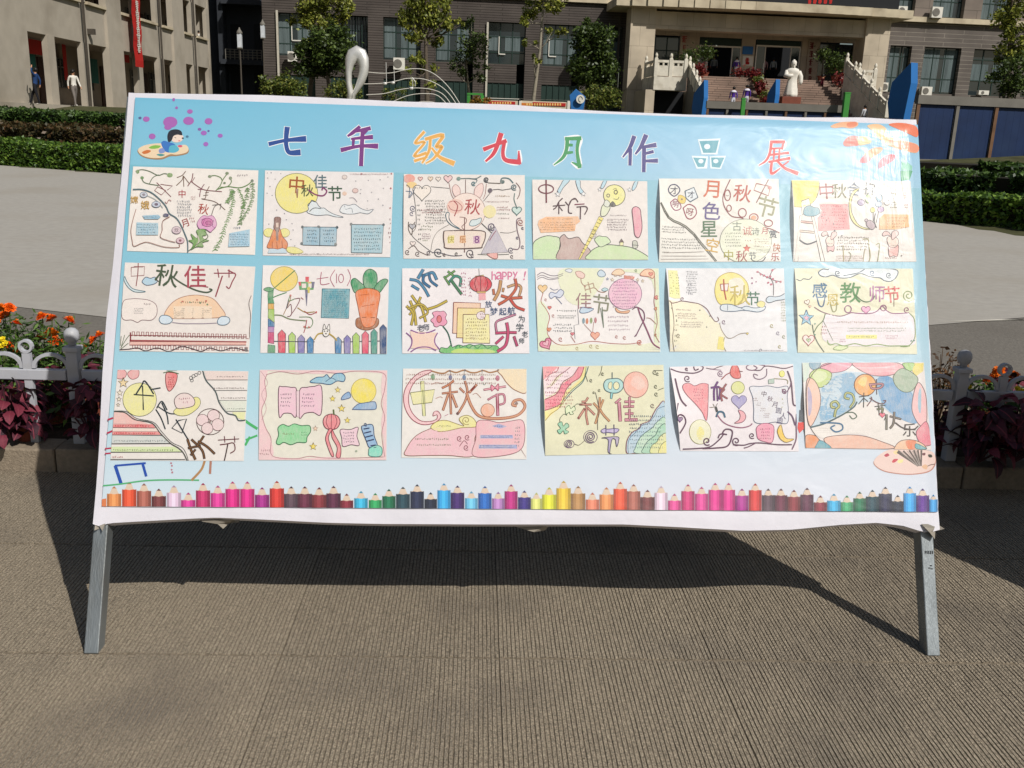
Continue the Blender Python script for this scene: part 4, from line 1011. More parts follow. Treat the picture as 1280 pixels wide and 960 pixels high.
F e8a8a8 5a3038 5 395,690 420,680 460,700 455,755 425,745 400,760
F f4dccc 5a3038 5 385,640 410,615 450,630 460,680 440,710 400,705 385,670
F f0c8c0 5a3038 5 340,600 355,575 390,570 410,620 395,600 360,615
F f0c8c0 5a3038 5 430,635 440,580 475,570 488,595 470,620 440,645
F e8a8a0 5a3038 5 975,700 1015,690 1065,700 1055,800 1020,795 980,800
F f4dccc 5a3038 5 960,630 1010,610 1060,640 1060,690 1020,720 975,700
F f0c8c0 5a3038 5 915,595 940,565 980,580 1000,625 970,600 930,610
F f0c8c0 5a3038 5 1000,620 1010,570 1050,560 1068,590 1040,620 1010,645
x 5a3838 395,670 450,690 1
x 5a3838 985,690 1050,710 1
l b0a860 9 735,640 780,640 790,700 800,800 790,850
l b0b070 8 860,690 885,680 885,740 870,850
l c8b870 8 545,700 550,780 550,850
l b0b080 7 600,760 620,790 600,850
l b8a870 7 750,730 740,800 735,850
x 6a5a40 490,610 790,750 5
x c08a70 480,790 740,845 3
P f2b874 - 0 930,405 1160,410 1165,525 1040,548 885,548 890,440
x a86a30 895,425 1150,540 4
x 6a7a70 990,200 1060,350 7
x c8b840 1020,200 1050,350 6
x b84a58 1120,200 1160,350 7
d 2a3040 7 345,428 390,462 468,556 535,608 455,495
d 6a5a50 8 1095,795
x b06a60 945,800 1060,830 1
#D 140,320 6.919 120,62 1245,98 1190,845 72,825 f6e8dc 3
P - a85a5a 6 175,105 290,98 285,175 175,182
l a85a5a 8 235,68 232,160 218,265
l a04a4a 8 200,100 275,100
F d0e4ea 4a7a88 6 120,185 140,230 190,290 300,315 210,318 150,280 115,220
F b0d4e8 4a5a78 6 270,225 300,190 340,200 380,190 400,225 370,250 310,260 280,245
l 5a5a4a 9 380,210 420,230
g 秋 4a5a40 480,175 200 8 .035
l 5a6a50 14 530,185 590,230 680,280 760,310 830,320 870,300 850,290
g 佳 b04a58 725,185 190 0 .03
l b85060 10 680,270 760,265 835,275
p b04a58 9 890,155 1070,155
l b04a58 12 960,180 930,270 902,355
l b04a58 10 1010,130 1050,150 1075,170 1045,230 1020,285 995,270
p b04a58 9 920,120 930,190
p b04a58 9 1018,125 1018,190
F f8ece4 8a5a60 5 95,520 110,400 180,378 250,378 330,390 390,430 395,510 350,560 270,560 230,580 180,560 120,560
x 4a4a50 200,455 285,510 4
x 7a5a60 285,400 340,445 1
F fad0a8 d09a80 6 460,520 500,440 570,380 660,350 760,345 870,370 940,440 985,520 900,540 520,545
P fae0c4 - 0 540,440 870,440 870,545 540,545
x 4a3a34 540,452 875,545 6
x 6a5a30 600,385 840,425 1
d c04a30 9 615,400 740,385 820,395
d 4a7a50 9 680,405 770,410 830,425
l b0a0b0 7 530,580 620,590 700,590 800,590 910,585
F d8e8f4 4a7088 6 415,555 440,520 500,525 530,560 500,590 440,590
F d8e8f4 4a7088 6 918,565 950,530 1010,535 1025,570 990,600 930,598
P f2bcae b05a58 6 165,745 1165,745 1165,775 160,775
p c05a58 11 165,735 1165,748
p b05a58 6 165,690 1170,705
Z b05a58 6 165,660 1170,685 40 35
Z b05a58 6 165,775 1180,795 44 30
l 4a3038 8 75,815 160,810 230,800 300,825 400,800 500,830 600,790 680,800 780,830 850,800 950,825 1050,800 1180,825
d 3a2838 16 1165,815
p 9a3038 11 170,670 170,740
l 4a6a3a 5 85,800 130,730 160,690
l 4a6a3a 5 82,780 90,700
l 4a6a3a 5 85,810 150,760
l 5a7a4a 5 90,790 120,690
l 6a5048 5 1210,350 1190,420 1205,520 1195,660 1200,740
#D 315,325 7.111 102,52 1222,72 1200,840 78,830 f8ece6 4
E f8d860 b8b050 5 290,175 120,110
l 5a9a58 8 385,100 280,190 200,260
P e0384a - 0 478,155 512,155 508,205 480,205
P 3a9a48 - 0 418,200 560,200 550,270 425,270
P f6e8e0 - 0 445,215 485,215 485,255 448,255
P f6e8e0 - 0 505,215 535,215 530,255 505,255
P e0384a - 0 415,200 440,200 440,235 425,235
P e8b830 - 0 500,200 530,200 530,214 500,214
P 484878 - 0 535,200 562,200 552,255 535,255
P d8c830 - 0 500,245 520,245 515,300 480,290
P 5a5a80 - 0 475,270 500,270 492,410 486,415
l d07088 6 580,175 680,160
l d07088 7 620,115 615,220 690,215
l d07088 6 740,95 700,170 735,245
l d07088 6 755,130 755,210
O d07088 6 795,170 22,38
l d07088 6 855,90 880,160 850,235
P 5aa8b8 2a6878 6 628,262 872,265 862,525 618,518
x 2a6070 640,280 860,515 13
x a8d8dc 640,280 860,515 4
F 2f9a60 1a6a40 6 925,300 890,240 885,190 920,170 970,210 1010,250
F 2f9a60 1a6a40 6 1010,255 990,170 1010,110 1055,88 1105,120 1115,190 1090,255
F 2f9a60 1a6a40 6 1090,260 1130,200 1180,175 1210,190 1180,240 1130,300
F a8622e 8a4a20 5 925,560 950,520 1100,520 1130,550 1110,600 1020,630 940,605
F f07a28 b85a20 5 925,300 980,265 1060,262 1138,300 1125,420 1100,560 1060,600 1000,600 970,540 945,420
l c85a1a 4 960,320 1040,310
l c85a1a 4 980,420 1090,400
P 2f9058 - 0 150,260 200,260 195,350 205,395 150,395 145,330
F 3a9a58 2a6a48 4 110,270 150,250 200,265 160,290
l 4a9a58 8 195,340 240,320 310,295
P e0a840 7a6a40 4 150,395 200,395 200,445 150,445
P a0c850 6a8a40 4 152,445 202,445 205,560 150,520
P 2a78a8 2a5a88 4 150,530 205,565 205,600 150,598
P b078b8 8a5a98 4 150,600 202,600 200,650 148,650
P d0407a a0305a 4 150,650 200,650 200,750 148,740
P 4a9a6a 2a7a50 4 148,758 210,765 210,830 145,830
p 4a5060 7 200,728 560,732
p 4a5060 7 745,735 1150,725
V e03a5a 270,625 68 835
V a8d050 360,645 60 835
V 7a70b8 442,668 62 835
V 2a80b8 522,685 58 838
V 2a80b8 770,688 58 838
V 7a70b8 850,672 58 838
V a8d050 928,650 60 838
V e8406a 1010,636 60 840
V 3a9a88 1088,618 56 840
V 1f4a80 1168,578 58 840
l b88a50 6 285,490 340,370 350,320
l 5a5a6a 7 330,360 310,440
l 8a4a50 6 320,430 350,400 355,490 320,510
l 6a9a50 6 345,320 330,370 385,350
l a06a70 7 390,350 430,350 400,420 345,500
l c8a040 7 410,430 480,470 560,465
l b05050 6 440,340 460,355
l c04a50 7 575,470 520,490 470,460
l 8a9a68 9 210,495 270,500 340,530 480,545
l 6a9a50 6 425,512 520,515 545,560 520,605 470,605
l c04a50 7 490,540 480,600 465,650
d c04a40 9 348,320 575,470 510,602 468,598
F f8f2ec 3a3a38 6 630,650 640,620 685,620 695,655 670,685 645,682
F f8f2ec 3a3a38 5 635,620 645,575 660,615
F f8f2ec 3a3a38 5 670,615 690,575 695,625
d 2a2a28 8 648,638 675,638 660,660
l d8b850 12 632,655 590,665 560,710
l d8b850 12 690,660 730,690 755,720
#D 490,325 7.111 92,80 1205,82 1220,835 92,835 f8ecec 4
B 2a4a68 5aa0c8 24 275,95 235,165
B 2a4a68 5aa0c8 20 165,180 230,195 285,255 325,325
B 2a4a68 5aa0c8 20 180,235 235,268
B 2a4a68 5aa0c8 22 270,150 320,130 365,120 395,175
B 2a4a68 3a80b0 20 285,140 280,200 335,245
B 2a4a68 3a80b0 18 330,130 345,190 400,235
B 2a5a40 8ac060 14 555,105 470,165
B 2a5a40 8ac060 14 500,110 560,155
B 2a5a40 8ac060 12 465,155 510,225
B 2a5a40 4aa890 18 510,200 560,150 610,170 605,235
B 2a5a40 4a9060 20 530,190 570,245 615,305
x d87098 610,110 660,330 7
x d87098 680,150 710,340 6
p 5a4a3a 4 772,80 775,140
P e8b850 7a5a30 5 740,150 815,140 815,155 740,162
E d8203c 6a1020 6 788,222 98,72
l 6a1020 5 750,160 735,220 755,285
l 6a1020 5 788,152 785,292
l 6a1020 5 830,160 850,220 825,285
P e8b850 7a5a30 5 755,285 835,285 832,300 755,300
P f2a0a8 - 0 770,302 830,302 835,360 770,365
g h e07aa0 905,145 75 0 .02
g a e07aa0 955,145 70 0 .02
g p e07aa0 1000,145 70 0 .02
g p e07aa0 1048,145 70 0 .02
g y e07aa0 1095,145 70 0 .02
g ! e07aa0 1178,145 80 10 .02
B 8a4a2a e8b070 24 965,195 950,280 910,360
B 8a4a2a e88050 16 900,270 905,310
B 8a4a2a e8b070 14 990,260 985,285
B 8a4a2a e8b880 18 1030,245 1100,225 1145,250 1130,320
B 8a3a2a e86a40 20 975,325 1050,345 1150,340
B 8a3a2a e86a40 20 1095,180 1100,260 1030,350 950,400
B 8a3a2a e84a38 20 1050,355 1100,420 1170,450
B 7a6a20 e8cc50 18 180,325 245,410 320,450
B 7a6a20 e8cc50 16 255,340 215,420 160,490
B 7a6a20 e8cc50 18 165,375 200,470 215,580
B 7a6a20 e8cc50 18 135,420 190,480 175,580
B 7a6a20 e8cc50 18 240,380 270,440 300,550
B 7a6a20 e8cc50 18 310,445 400,415 485,370
B 7a6a20 e8cc50 14 145,440 260,400 320,470 250,520
F f098b8 8a3a60 5 345,540 375,510 360,475 400,460 430,465 460,460 485,490 475,520 490,560 460,590 430,585 400,600 375,590 370,570
E e0606a 7a3030 5 420,530 22,32
l 1a6a50 11 455,595 500,660 530,770
F 5abc58 1a6a40 6 435,785 490,790 520,765 540,780 590,760 640,770 690,755 730,765 790,755 830,765 880,765 940,775 915,835 470,835
F c0e060 - 0 560,800 650,790 720,800 860,800 900,830 550,832
l 1a7a48 5 560,790 590,760 610,785 650,765 680,790 720,765 760,790 800,760 850,790 890,770
P f8d0b0 a04030 7 548,382 785,390 780,660 540,655
P f6e090 a05a38 7 582,432 825,436 820,700 575,695
P f8eea8 8a5a40 7 632,490 862,490 868,745 630,740
x 8a6a30 655,515 850,720 7
E f6e4e8 7a5050 4 790,500 40,35
x 8a3a30 780,450 830,550 4
B 7a1a3a e898b8 14 1095,490 1000,525 925,560 930,650
B 7a1a3a e84a80 18 925,655 1020,650 1100,650
B 7a1a3a e84a80 22 1020,570 1030,650 1010,760 940,815
B 7a1a3a e84a80 18 985,690 925,745
B 7a1a3a d84a80 18 1085,690 1110,765
g 放 2a4a78 858,400 62 0 .04
g 梦 2a4a78 905,465 70 0 .04
g 起 2a4a78 985,465 68 0 .04
g 航 2a4a78 1060,458 70 0 .04
g 为 2a3a48 1150,530 60 0 .03
g 学 2a3a48 1135,605 70 0 .03
g 老 2a3a48 1180,665 55 0 .03
g 师 2a3a48 1152,725 50 0 .03
g 老 303850 255,610 60 0 .02
g 师 303850 305,605 60 0 .02
P f8d4c0 - 0 160,640 400,650 380,740 410,800 160,790 180,720
l a05aa8 10 170,630 240,655 320,650 385,625
l a05aa8 10 130,655 175,700 175,760 145,810
l a05aa8 10 170,820 230,785 320,780 390,808
l a05aa8 10 405,655 382,700 385,750 425,800
#D 660,325 7.529 65,78 1225,85 1240,870 92,865 f8eee8 3
F e4f0cc - 0 90,430 160,430 190,560 180,700 220,800 92,860
F eef0cc - 0 300,100 700,100 650,300 480,430 340,350
F e8f0c8 - 0 1150,90 1225,90 1235,700 1180,750 1160,200 800,110
F f0f0d0 - 0 240,800 1000,800 1200,780 1235,868 240,865
l 8a7a8a 6 85,150 130,125 200,150 260,155 325,135
l 8a7a8a 5 85,170 130,150 200,175 260,175 325,150
l 8a7a8a 5 85,190 130,170 200,192 290,180
F e8ecf4 8a90a0 5 345,105 380,90 412,100 400,125 370,120
F c8dcec 5a7a98 6 650,130 680,100 715,120 725,150 700,165 665,160
h f4cc90 a08040 5 135,275 44 0
l d06a50 6 140,320 120,400 160,460 200,540 180,640 190,720 280,800 440,800 600,770 780,790 950,795 1050,780
h e05a50 b04a40 4 200,455 18 0
h e07a40 c05a30 4 195,660 22 0
c d07a70 5 165,380 14 1
c d07a70 5 235,530 16 1
F d4dcf0 5a6a98 6 195,340 215,310 260,320 300,285 335,310 300,360 250,350 215,370
l 5a6a98 5 205,270 240,290 280,280
l 5a6a98 6 260,360 290,390 315,420
g 中 b89a80 575,265 110 -15 .01
l c0806a 7 450,130 490,150 500,220 540,260
F f4ccc0 c07a68 5 445,120 490,115 530,145 515,180 465,165
l b0785a 7 630,270 660,300 710,310 745,290
F b8dce4 4a8890 5 690,285 720,268 750,285 715,300
g 佳 a07878 520,390 150 0 .005
F c0d8ec 4a6a98 6 485,480 510,450 560,460 615,465 570,495 520,505 490,500
g 节 8a8a70 690,420 180 8 .005
p 6a8060 7 695,450 708,640
p 6a8060 7 708,640 680,460
x 4a5a58 270,470 455,500 1
x 4a5a58 270,520 460,560 2
x 3a4a58 240,600 430,690 3
p 5a5a68 4 465,470 475,610 430,620 440,745
e 5a8a9a 520,578 12,28
e d06a2a 553,580 12,28
e 7a9a4a 592,575 12,28
e b04058 632,572 12,28
p c07a68 4 525,610 600,690
p c07a68 4 615,590 605,690
h f0a080 d05a40 5 628,715 42 0
h e878a0 a04058 8 168,795 58 -30
h f0b0c0 c03a58 5 168,790 32 -30
c d06a58 6 305,750 22 1
h e0506a b04a40 4 415,700 18 0
l d06a58 5 400,720 440,780
c d06a58 5 830,725 16 1
c d06a58 5 905,735 18 1
c e06a50 7 1045,780 26 1.5
c c0a050 5 590,815 20 1
c c0a050 5 650,820 20 1
c c0a050 5 460,835 18 1
E f4bcd4 8a5a80 5 910,325 155,145
x a05a88 790,200 1030,460 9
F f0b080 b07040 5 820,455 870,490 950,480 935,505 870,505 830,490
l 7a2a5a 10 980,470 1020,450 1080,490 1090,560 1060,620 1010,720
l 9a3a6a 13 1030,455 1050,520 1080,590 1120,680 1170,790 1235,835
p 7a2a5a 9 1000,725 1020,700
P e8846a - 0 900,150 1000,165 990,190 900,185
x a03a38 905,150 990,185 2
s f8e8d0 a07a40 820,150 18
s f8e8d0 a07a40 868,150 18
s f8e8d0 a07a40 790,192 18
s f8e8d0 a07a40 1028,192 16
s f8e8d0 a07a40 1075,205 16
s b0b8d0 5a5a80 745,185 14
F f8c8a0 d0705a 6 1050,150 1090,100 1150,95 1185,130 1170,180 1130,165
h e87a60 c05a48 4 1150,140 22 0
F f8d8b0 d08060 5 785,140 820,100 870,95 905,130 860,150
c 7a9a58 5 1012,105 14 1
l d0806a 6 1185,150 1190,300 1180,400 1200,500 1210,600 1190,700 1230,780
h e06a58 b04a40 4 1200,360 20 90
h e0905a b06a40 4 1195,465 16 90
l d08a70 5 1110,550 1150,560 1200,610
c d08a50 5 1195,710 16 1
x d8b8c8 750,520 960,680 4
#D 825,325 7.679 52,85 1180,88 1215,885 88,885 f0ecec 18
P f8f0d0 - 0 52,400 180,410 380,430 480,560 560,620 620,740 600,885 88,885
P f2ee9a - 0 70,105 160,110 185,380 130,385 75,370
x 7a7a30 85,120 120,350 9
x 8a8a3a 140,140 175,350 8
x 5a5a60 245,110 350,330 10
x 6a6a80 260,230 300,350 4
F f8e878 d0b040 6 520,280 545,190 610,140 690,128 770,160 830,230 840,320 810,400 720,440 580,435 530,370
F f2ecd8 - 0 660,200 760,180 810,260 790,330 700,340 660,280
P f8f0e8 c04a38 9 570,240 650,235 640,305 580,300
p d05030 14 603,195 608,300 625,385
g 秋 c8b458 760,345 200 0 .012
g 节 2a6a48 885,375 130 0 .04
F e0eaf2 4a6a88 7 570,470 590,435 680,435 760,465 820,450 880,465 930,465 1000,450 990,485 930,505 850,495 780,490 700,500 600,495
l 4a6a88 5 640,440 640,490
l 4a6a88 5 770,470 810,490
F f4ea9a b09a60 4 925,420 960,400 1000,420 980,460 930,450
F d4e4f0 4a5a68 7 1010,385 1040,355 1100,360 1150,350 1190,330 1195,380 1110,395 1050,415 1020,410
l 5a4a4a 6 1080,345 1080,240 1050,160 1080,100 1105,88
l 7a4a58 6 1060,190 1000,160 930,120
l 7a4a58 6 1080,200 1150,215
d c04a68 11 930,120 960,145 990,155 1020,170 1050,165 1070,105 1110,215 1150,215 1030,225 1060,240 1075,190
d a04a78 8 875,180 915,215 875,230
l 8a5a58 8 75,410 100,430 150,420 200,405 290,415 370,430 440,475 480,540 520,595 555,585 545,555
c 8a5a58 7 205,385 22 1
c 8a5a78 6 605,600 22 1
l a08a70 6 565,610 580,670 630,745 680,755 760,715 840,705
h e8c850 a09040 3 830,712 12 0
l 9a8a70 6 610,750 600,820 625,880
l 8a6a58 6 90,420 110,530 120,640 110,760 130,880
c 8a7a58 6 165,735 22 1.2
P f4e470 - 0 555,740 600,745 610,870 540,860
x 5a5a30 130,560 160,860 6
x 8a3a58 140,480 300,500 1
x 8a3a58 150,515 350,580 3
x 7a3a58 185,595 410,660 3
d 4a5a40 7 95,480 140,550 145,600 440,650 470,545 375,490
c c8b860 5 1065,635 20 1
c 9a8aa8 5 1125,705 20 1
x b0b880 1150,400 1200,600 8
c b0b070 5 1180,740 18 1
c 9a9098 5 960,870 20 1
c c8b850 5 1140,835 18 1
x a098a8 800,865 1180,880 1
#D 985,325 7.314 50,82 1130,85 1170,865 80,850 f4eebc 12
F eaf2f4 4a5a70 8 270,120 310,90 360,95 390,82 690,85 850,82 985,100 980,160 930,200 870,195 830,170 740,160 650,130 560,165 470,170 400,145 340,160 290,150
c 4a5a70 8 445,125 28 1.2
c 3a6a98 7 760,125 26 1.2
c 4a5a70 7 910,145 28 1.2
l 4a5a70 7 500,150 560,140 640,120 690,90
l 4a5a70 7 65,185 100,200 130,180 180,185 210,160
g 感 2a6a90 280,285 140 0 .06
l 4a7098 12 255,350 275,420 310,425 330,340
g 恩 c8b040 400,370 110 0 .04
l a8a868 10 380,410 400,475 430,465 435,400
g 教 4a8a40 560,305 190 0 .035
l 4a7a40 9 610,330 660,375 710,390 760,370 780,335
g 师 b06a9a 805,315 150 0 .035
g 节 d04038 940,320 150 -4 .04
p 8a5a40 6 955,320 957,430
c 8aa850 8 1090,330 55 1.6
F f6ecf0 - 0 330,510 460,520 600,490 860,460 920,490 1090,490 1140,560 1150,700 1090,790 500,790 360,760 300,700
l 9a6a78 9 230,440 300,480 400,510 480,518 560,490
O a85a88 9 538,455 30,32
h f4a0c8 a85a88 7 700,460 40 0
O a04a78 9 860,445 26,26
l a85a88 9 560,485 640,495 740,495 800,475 850,430 890,470 950,495 1080,490
c b06a88 8 1075,460 30 1.2
l 8aa860 8 1095,490 1140,540 1150,620 1145,720 1090,790 1020,795
l a0c068 9 350,740 370,780 430,770 500,790 600,770 700,790 800,775 900,790 1000,790 1100,790
F e0ecb0 90b060 5 405,820 440,790 490,790 540,800 480,828
s 8ac8e0 2a5a80 152,540 75
s f8b0c8 4a4a70 152,540 34
h f8e4dc c04a48 7 175,735 55 0
h b0c890 4a7a40 4 175,740 20 0
l 5a6a50 8 210,600 225,680 260,760 320,845
l 6a8a50 8 225,670 260,610 310,560 330,500
l 6a7a50 6 310,560 350,640 400,740
h f8f0e0 a06a58 5 160,395 26 -20
h f8c8b0 a05a48 3 185,435 12 0
x c05a48 290,600 350,690 3
x c89a78 430,560 1100,590 1
x 5a8a40 530,620 1100,665 2
P f4ee80 - 0 520,690 800,690 800,725 520,725
x 9a8a30 540,695 800,720 1
x e08aa0 880,690 1000,730 2
x e08aa0 460,720 520,760 2
d 4a8a70 8 235,590 235,690 1140,740 1115,745
#D 120,450 4.8 135,60 918,70 890,607 92,603 f6eade 2
F f2a8a8 a05058 3 130,70 170,60 190,85 170,115 130,110
F f2a8a8 a05058 3 195,85 225,60 262,65 258,105 220,118
s f4d8a0 4a4030 170,140 32
s f4e8d0 4a3a30 150,200 20
s f4e8d0 4a3a30 145,238 16
s f4e8d0 4a3a30 140,272 12
E f2ec9c 5a5a3a 3 268,240 100,100
l 2a3a40 9 245,210 280,155 300,130 350,205
l 2a3a40 8 285,160 290,300
l 2a3a40 8 235,210 350,218
l 2a3a40 8 335,180 390,170
l 2a3a40 8 370,290 400,250 430,300
l 2a3a40 8 365,300 395,350 420,415
l 2a3a40 8 400,260 430,330 438,385
l 2a3a40 7 375,280 440,320 480,325
F f08080 8a3030 4 425,85 455,78 492,90 480,150 445,190 425,150
x c03030 435,100 480,170 5
l 4a7a40 5 410,80 450,72 500,85
l 4a7a40 5 430,65 490,65
F f2ea90 6a6a4a 3 470,310 520,270 600,225 630,245 620,285 560,330 500,335
F f4dcd8 5a4a48 4 475,240 510,205 560,205 595,240 590,275 540,290 490,290
x c07080 500,225 580,265 2
O 3a4040 3 575,110 10,10
O 3a4040 3 590,100 10,10
O 3a4040 3 605,92 9,9
O 3a4040 3 580,125 9,9
O 3a4040 3 625,80 9,9
P f2dcd4 - 0 655,65 918,70 916,122 668,122
P e8ecdc - 0 745,245 910,245 900,310 790,312
P f0f0b0 - 0 820,315 900,315 895,365 845,345
l 5a6a68 8 645,65 665,125 720,190 745,260 790,320 840,335 860,365 905,362
p 5a5a58 3 668,122 916,122
p 5a5a58 3 710,185 914,185
p 5a5a58 3 745,245 910,245
p 5a5a58 3 790,310 905,310
x 8a6a68 730,98 900,108 1
x 8a6a68 700,165 900,178 1
x 8a6a68 750,225 900,235 1
x 7a8a78 790,290 900,300 1
P - 2a3840 7 500,365 548,355 520,440 460,410
p 2a3840 8 485,360 555,475
O 5a3830 4 690,372 82,78
E f4d8d8 6a3a38 3 643,362 36,34
E f4d8d8 6a3a38 3 710,335 36,34
E f4d8d8 6a3a38 3 735,390 36,36
E f4d8d8 6a3a38 3 672,412 34,34
e 8a6a68 688,372 8,8
B 4a3020 9a6830 9 555,480 575,540 600,595
B 4a3020 9a6830 7 560,530 630,515
B 4a3020 9a6830 7 600,540 575,570
B 4a3020 9a6830 8 580,480 640,540 655,590
B 4a3020 9a6830 8 650,460 610,520
B 4a3020 9a6830 8 620,490 670,520 715,562
p 7a2a38 5 738,482 862,475
p 7a2a38 5 775,460 778,495
p 7a2a38 5 835,460 838,495
l 7a2a30 6 750,510 790,505 830,500 838,540 812,560
l 4a2a28 7 795,510 785,560 775,605
P f4c0b8 - 0 112,315 190,320 260,365 330,388 112,385
P f08080 - 0 110,388 345,388 360,408 110,408
P f6dcd0 - 0 108,410 365,410 385,430 108,430
P f08080 - 0 106,432 385,432 395,450 105,450
P d8dcd8 - 0 104,454 395,454 455,500 102,500
P dcecb0 - 0 100,522 475,522 520,552 98,552
l 5a5a50 7 110,312 180,318 240,360 340,380 390,440 450,500 500,530 530,560 552,605
l 3a3a38 3 120,308 190,312 250,352 350,375 400,432 460,495 520,525 545,560 560,605
p 4a4a48 4 112,408 360,410
p 4a4a48 4 106,452 400,455
p 4a4a48 4 102,505 455,503
p 4a4a48 4 97,555 520,553
p 4a4a48 4 93,597 540,598
x c02a30 118,390 340,406 1
x c02a30 112,434 380,450 1
x 6a7a78 110,480 440,495 1
x 6a8a40 105,535 490,550 1
x d05050 100,575 170,590 1
#D 315,450 6.919 72,88 1172,92 1165,868 62,868 f2ead0 3
F f6ced0 - 0 72,88 140,95 120,180 130,320 90,440 110,560 170,700 185,830 62,868
F f6ced0 - 0 100,90 1170,92 1170,120 900,105 600,125 300,105
F f6ced0 - 0 1135,100 1170,95 1165,868 1130,860 1140,700 1120,560 1135,420 1120,250
F f6ced0 - 0 150,835 400,855 700,840 900,855 1165,850 1165,868 150,868
l d89aa0 6 135,130 115,190 130,320 90,440 120,580 170,680 180,830 380,855 500,835 640,850 850,850 1140,840
l d89aa0 6 130,130 250,105 400,125 560,100 750,120 900,100 1140,120 1150,250 1120,380 1150,500 1125,640 1150,840
l e0a8b0 4 80,100 140,200 90,300 130,420 90,520
F f6c8d8 6a3a50 7 235,255 270,235 340,240 390,265 385,490 340,465 280,465 240,492
F f6c8d8 6a3a50 7 415,268 480,240 540,232 605,238 600,470 530,455 460,465 412,500
P f0d0d8 6a3a50 5 385,270 415,270 412,500 388,490
x 5a3a58 250,285 350,415 4
x 5a3a58 435,285 545,415 4
F 8ac4dc 2a5a88 7 505,195 560,155 620,150 650,130 680,160 720,125 780,120 808,150 795,190 740,185 680,215 600,205
l 2a5a88 5 640,190 690,160 730,180
F 8ab0d8 3a5a90 6 775,345 790,310 840,280 855,325 800,345
E f8e458 c8b040 4 968,272 108,108
F 8ab0d8 3a5a90 6 875,425 920,385 970,375 1040,365 1070,370 1078,415 1050,432 890,432
s f8e060 7a6030 745,262 28
s f8e060 7a6030 700,338 28
s f8e060 7a6030 778,422 34
s f8e060 7a6030 828,525 28
s f8d0b0 8a4a40 552,595 24
s f8e060 7a6030 533,750 34
F 8ad898 2a7a48 7 215,715 235,650 230,590 270,560 320,575 370,555 430,570 500,570 510,620 480,670 470,715 400,715 340,735 280,715 240,735
x 9a7a50 270,620 380,660 1
x 4a9a68 430,620 480,660 2
F f08088 7a2a38 7 618,540 635,490 690,470 745,490 765,540 740,590 690,605 640,590
l 8a3040 5 660,480 645,540 670,600
l 8a3040 5 690,475 688,600
l 8a3040 5 720,480 738,540 712,600
p 6a7a40 14 708,435 712,475
F f08088 7a2a38 6 670,600 695,605 665,680 710,820 690,830 650,730 640,670
F f08088 7a2a38 6 695,605 720,650 770,750 765,845 730,835 740,760 695,670
F f6d0dc 5a3048 6 768,605 850,605 920,585 910,660 930,740 860,735 790,750 780,680
x 4a2a48 795,620 895,720 4
F 8ab8e0 2a4a78 7 950,590 975,570 1045,565 1060,660 1085,745 1020,760 990,700
F 8ae0c8 3a8a80 6 1020,765 1080,740 1125,765 1115,832 1020,832 1012,790
c 3a5a88 7 985,560 16 1
p 2a3a68 11 970,600 1015,592
p 2a3a68 11 975,635 1030,622
p 2a3a68 11 985,670 1045,655
p 2a3a68 11 995,705 1055,690
p 2a3a68 11 1030,745 1070,738
x c09090 75,770 160,830 2
e 9aa890 905,790 10,10
#D 490,450 7.111 100,80 1195,82 1195,885 85,870 f6ece0 3
F f8e4c0 b87a50 7 950,90 980,150 1030,220 1100,275 1195,288 1195,85
P f8e2bc - 0 950,86 1193,86 1193,280 1100,270 1030,215
l c8905a 13 340,98 420,120 470,120 510,100 570,115 640,95 700,115 750,115 810,98 870,115 940,100
d 5a3a38 9 340,98 512,100 650,95 800,98 940,95
e 5a9a68 365,155 18,30
e 3a4a88 520,160 16,24
e 4a7aa8 642,160 16,24
e c86a90 800,168 18,24
e c0507a 938,165 18,26
p 5a5050 3 520,105 520,140
p 5a5050 3 642,100 642,140
p 5a5050 3 800,100 800,145
F f8c8cc b04a5a 7 340,95 260,110 180,170 120,260 105,360 130,460 190,540 280,578 380,560 435,510 410,460 375,465 365,500 400,490 395,530 330,550 250,540 180,470 150,380 160,280 220,180 340,115
P f2eca8 8a8a50 6 165,295 380,265 355,380 190,400
P e8e8a0 8a8a50 6 255,195 285,190 298,500 275,500
p 8a8a50 6 275,270 280,395
B a03a20 f8a878 14 545,190 500,225 450,250
B a03a20 f8b890 12 450,300 580,285
B a03a20 f8b890 14 515,230 520,350 525,480
B a03a20 f8b890 16 500,310 455,445
B a03a20 f8b890 16 535,315 575,420
B a03a20 f8b890 14 650,195 670,280 650,370 590,475
B a03a20 f8b890 16 750,225 690,290
B a03a20 f8b890 12 605,255 640,290
B c05a30 f8b890 18 665,300 700,400 760,490 850,520 1000,520 1120,490 1180,420 1150,360 1090,365 1070,400 1100,410
e 6a3028 1105,390 14,14
e 6a3028 585,478 14,14
E f8b898 c0805a 5 850,450 60,58
P f8a8b8 b03a58 6 815,262 1010,232 1012,245 815,275
F f090a8 b03a58 6 880,225 915,245 945,215 945,275 915,255 885,280
B b03a58 f8b0c0 12 855,355 920,320 990,310 1000,380 960,400
B b03a58 f8b0c0 20 935,310 940,490
l d88a70 4 350,220 400,205 450,215
l d88a70 4 390,345 430,330 450,340
l d88a70 4 720,310 750,300 790,340
l d0709a 4 470,500 500,485
l 5a6a88 4 700,165 715,185
l 5a8a70 4 805,205 820,225 840,205
x c08a78 120,115 1000,230 3
F f6c4cc a06a50 6 125,850 130,790 200,690 300,630 420,600 745,600 735,700 720,855 500,850 320,850
F f6ee9c b0944a 6 345,600 400,550 480,540 560,565 640,590 600,540 610,510 670,495 730,530 748,595 620,605 480,635 400,635
c b0944a 6 660,540 40 1.4
x 6a7a40 410,580 530,600 1
F f6bcc4 a86a70 6 755,555 850,540 950,560 1060,545 1155,540 1180,640 1150,790 1000,850 725,856 745,700
x 6a7a40 210,690 545,720 1
x 6a7a40 215,740 540,775 1
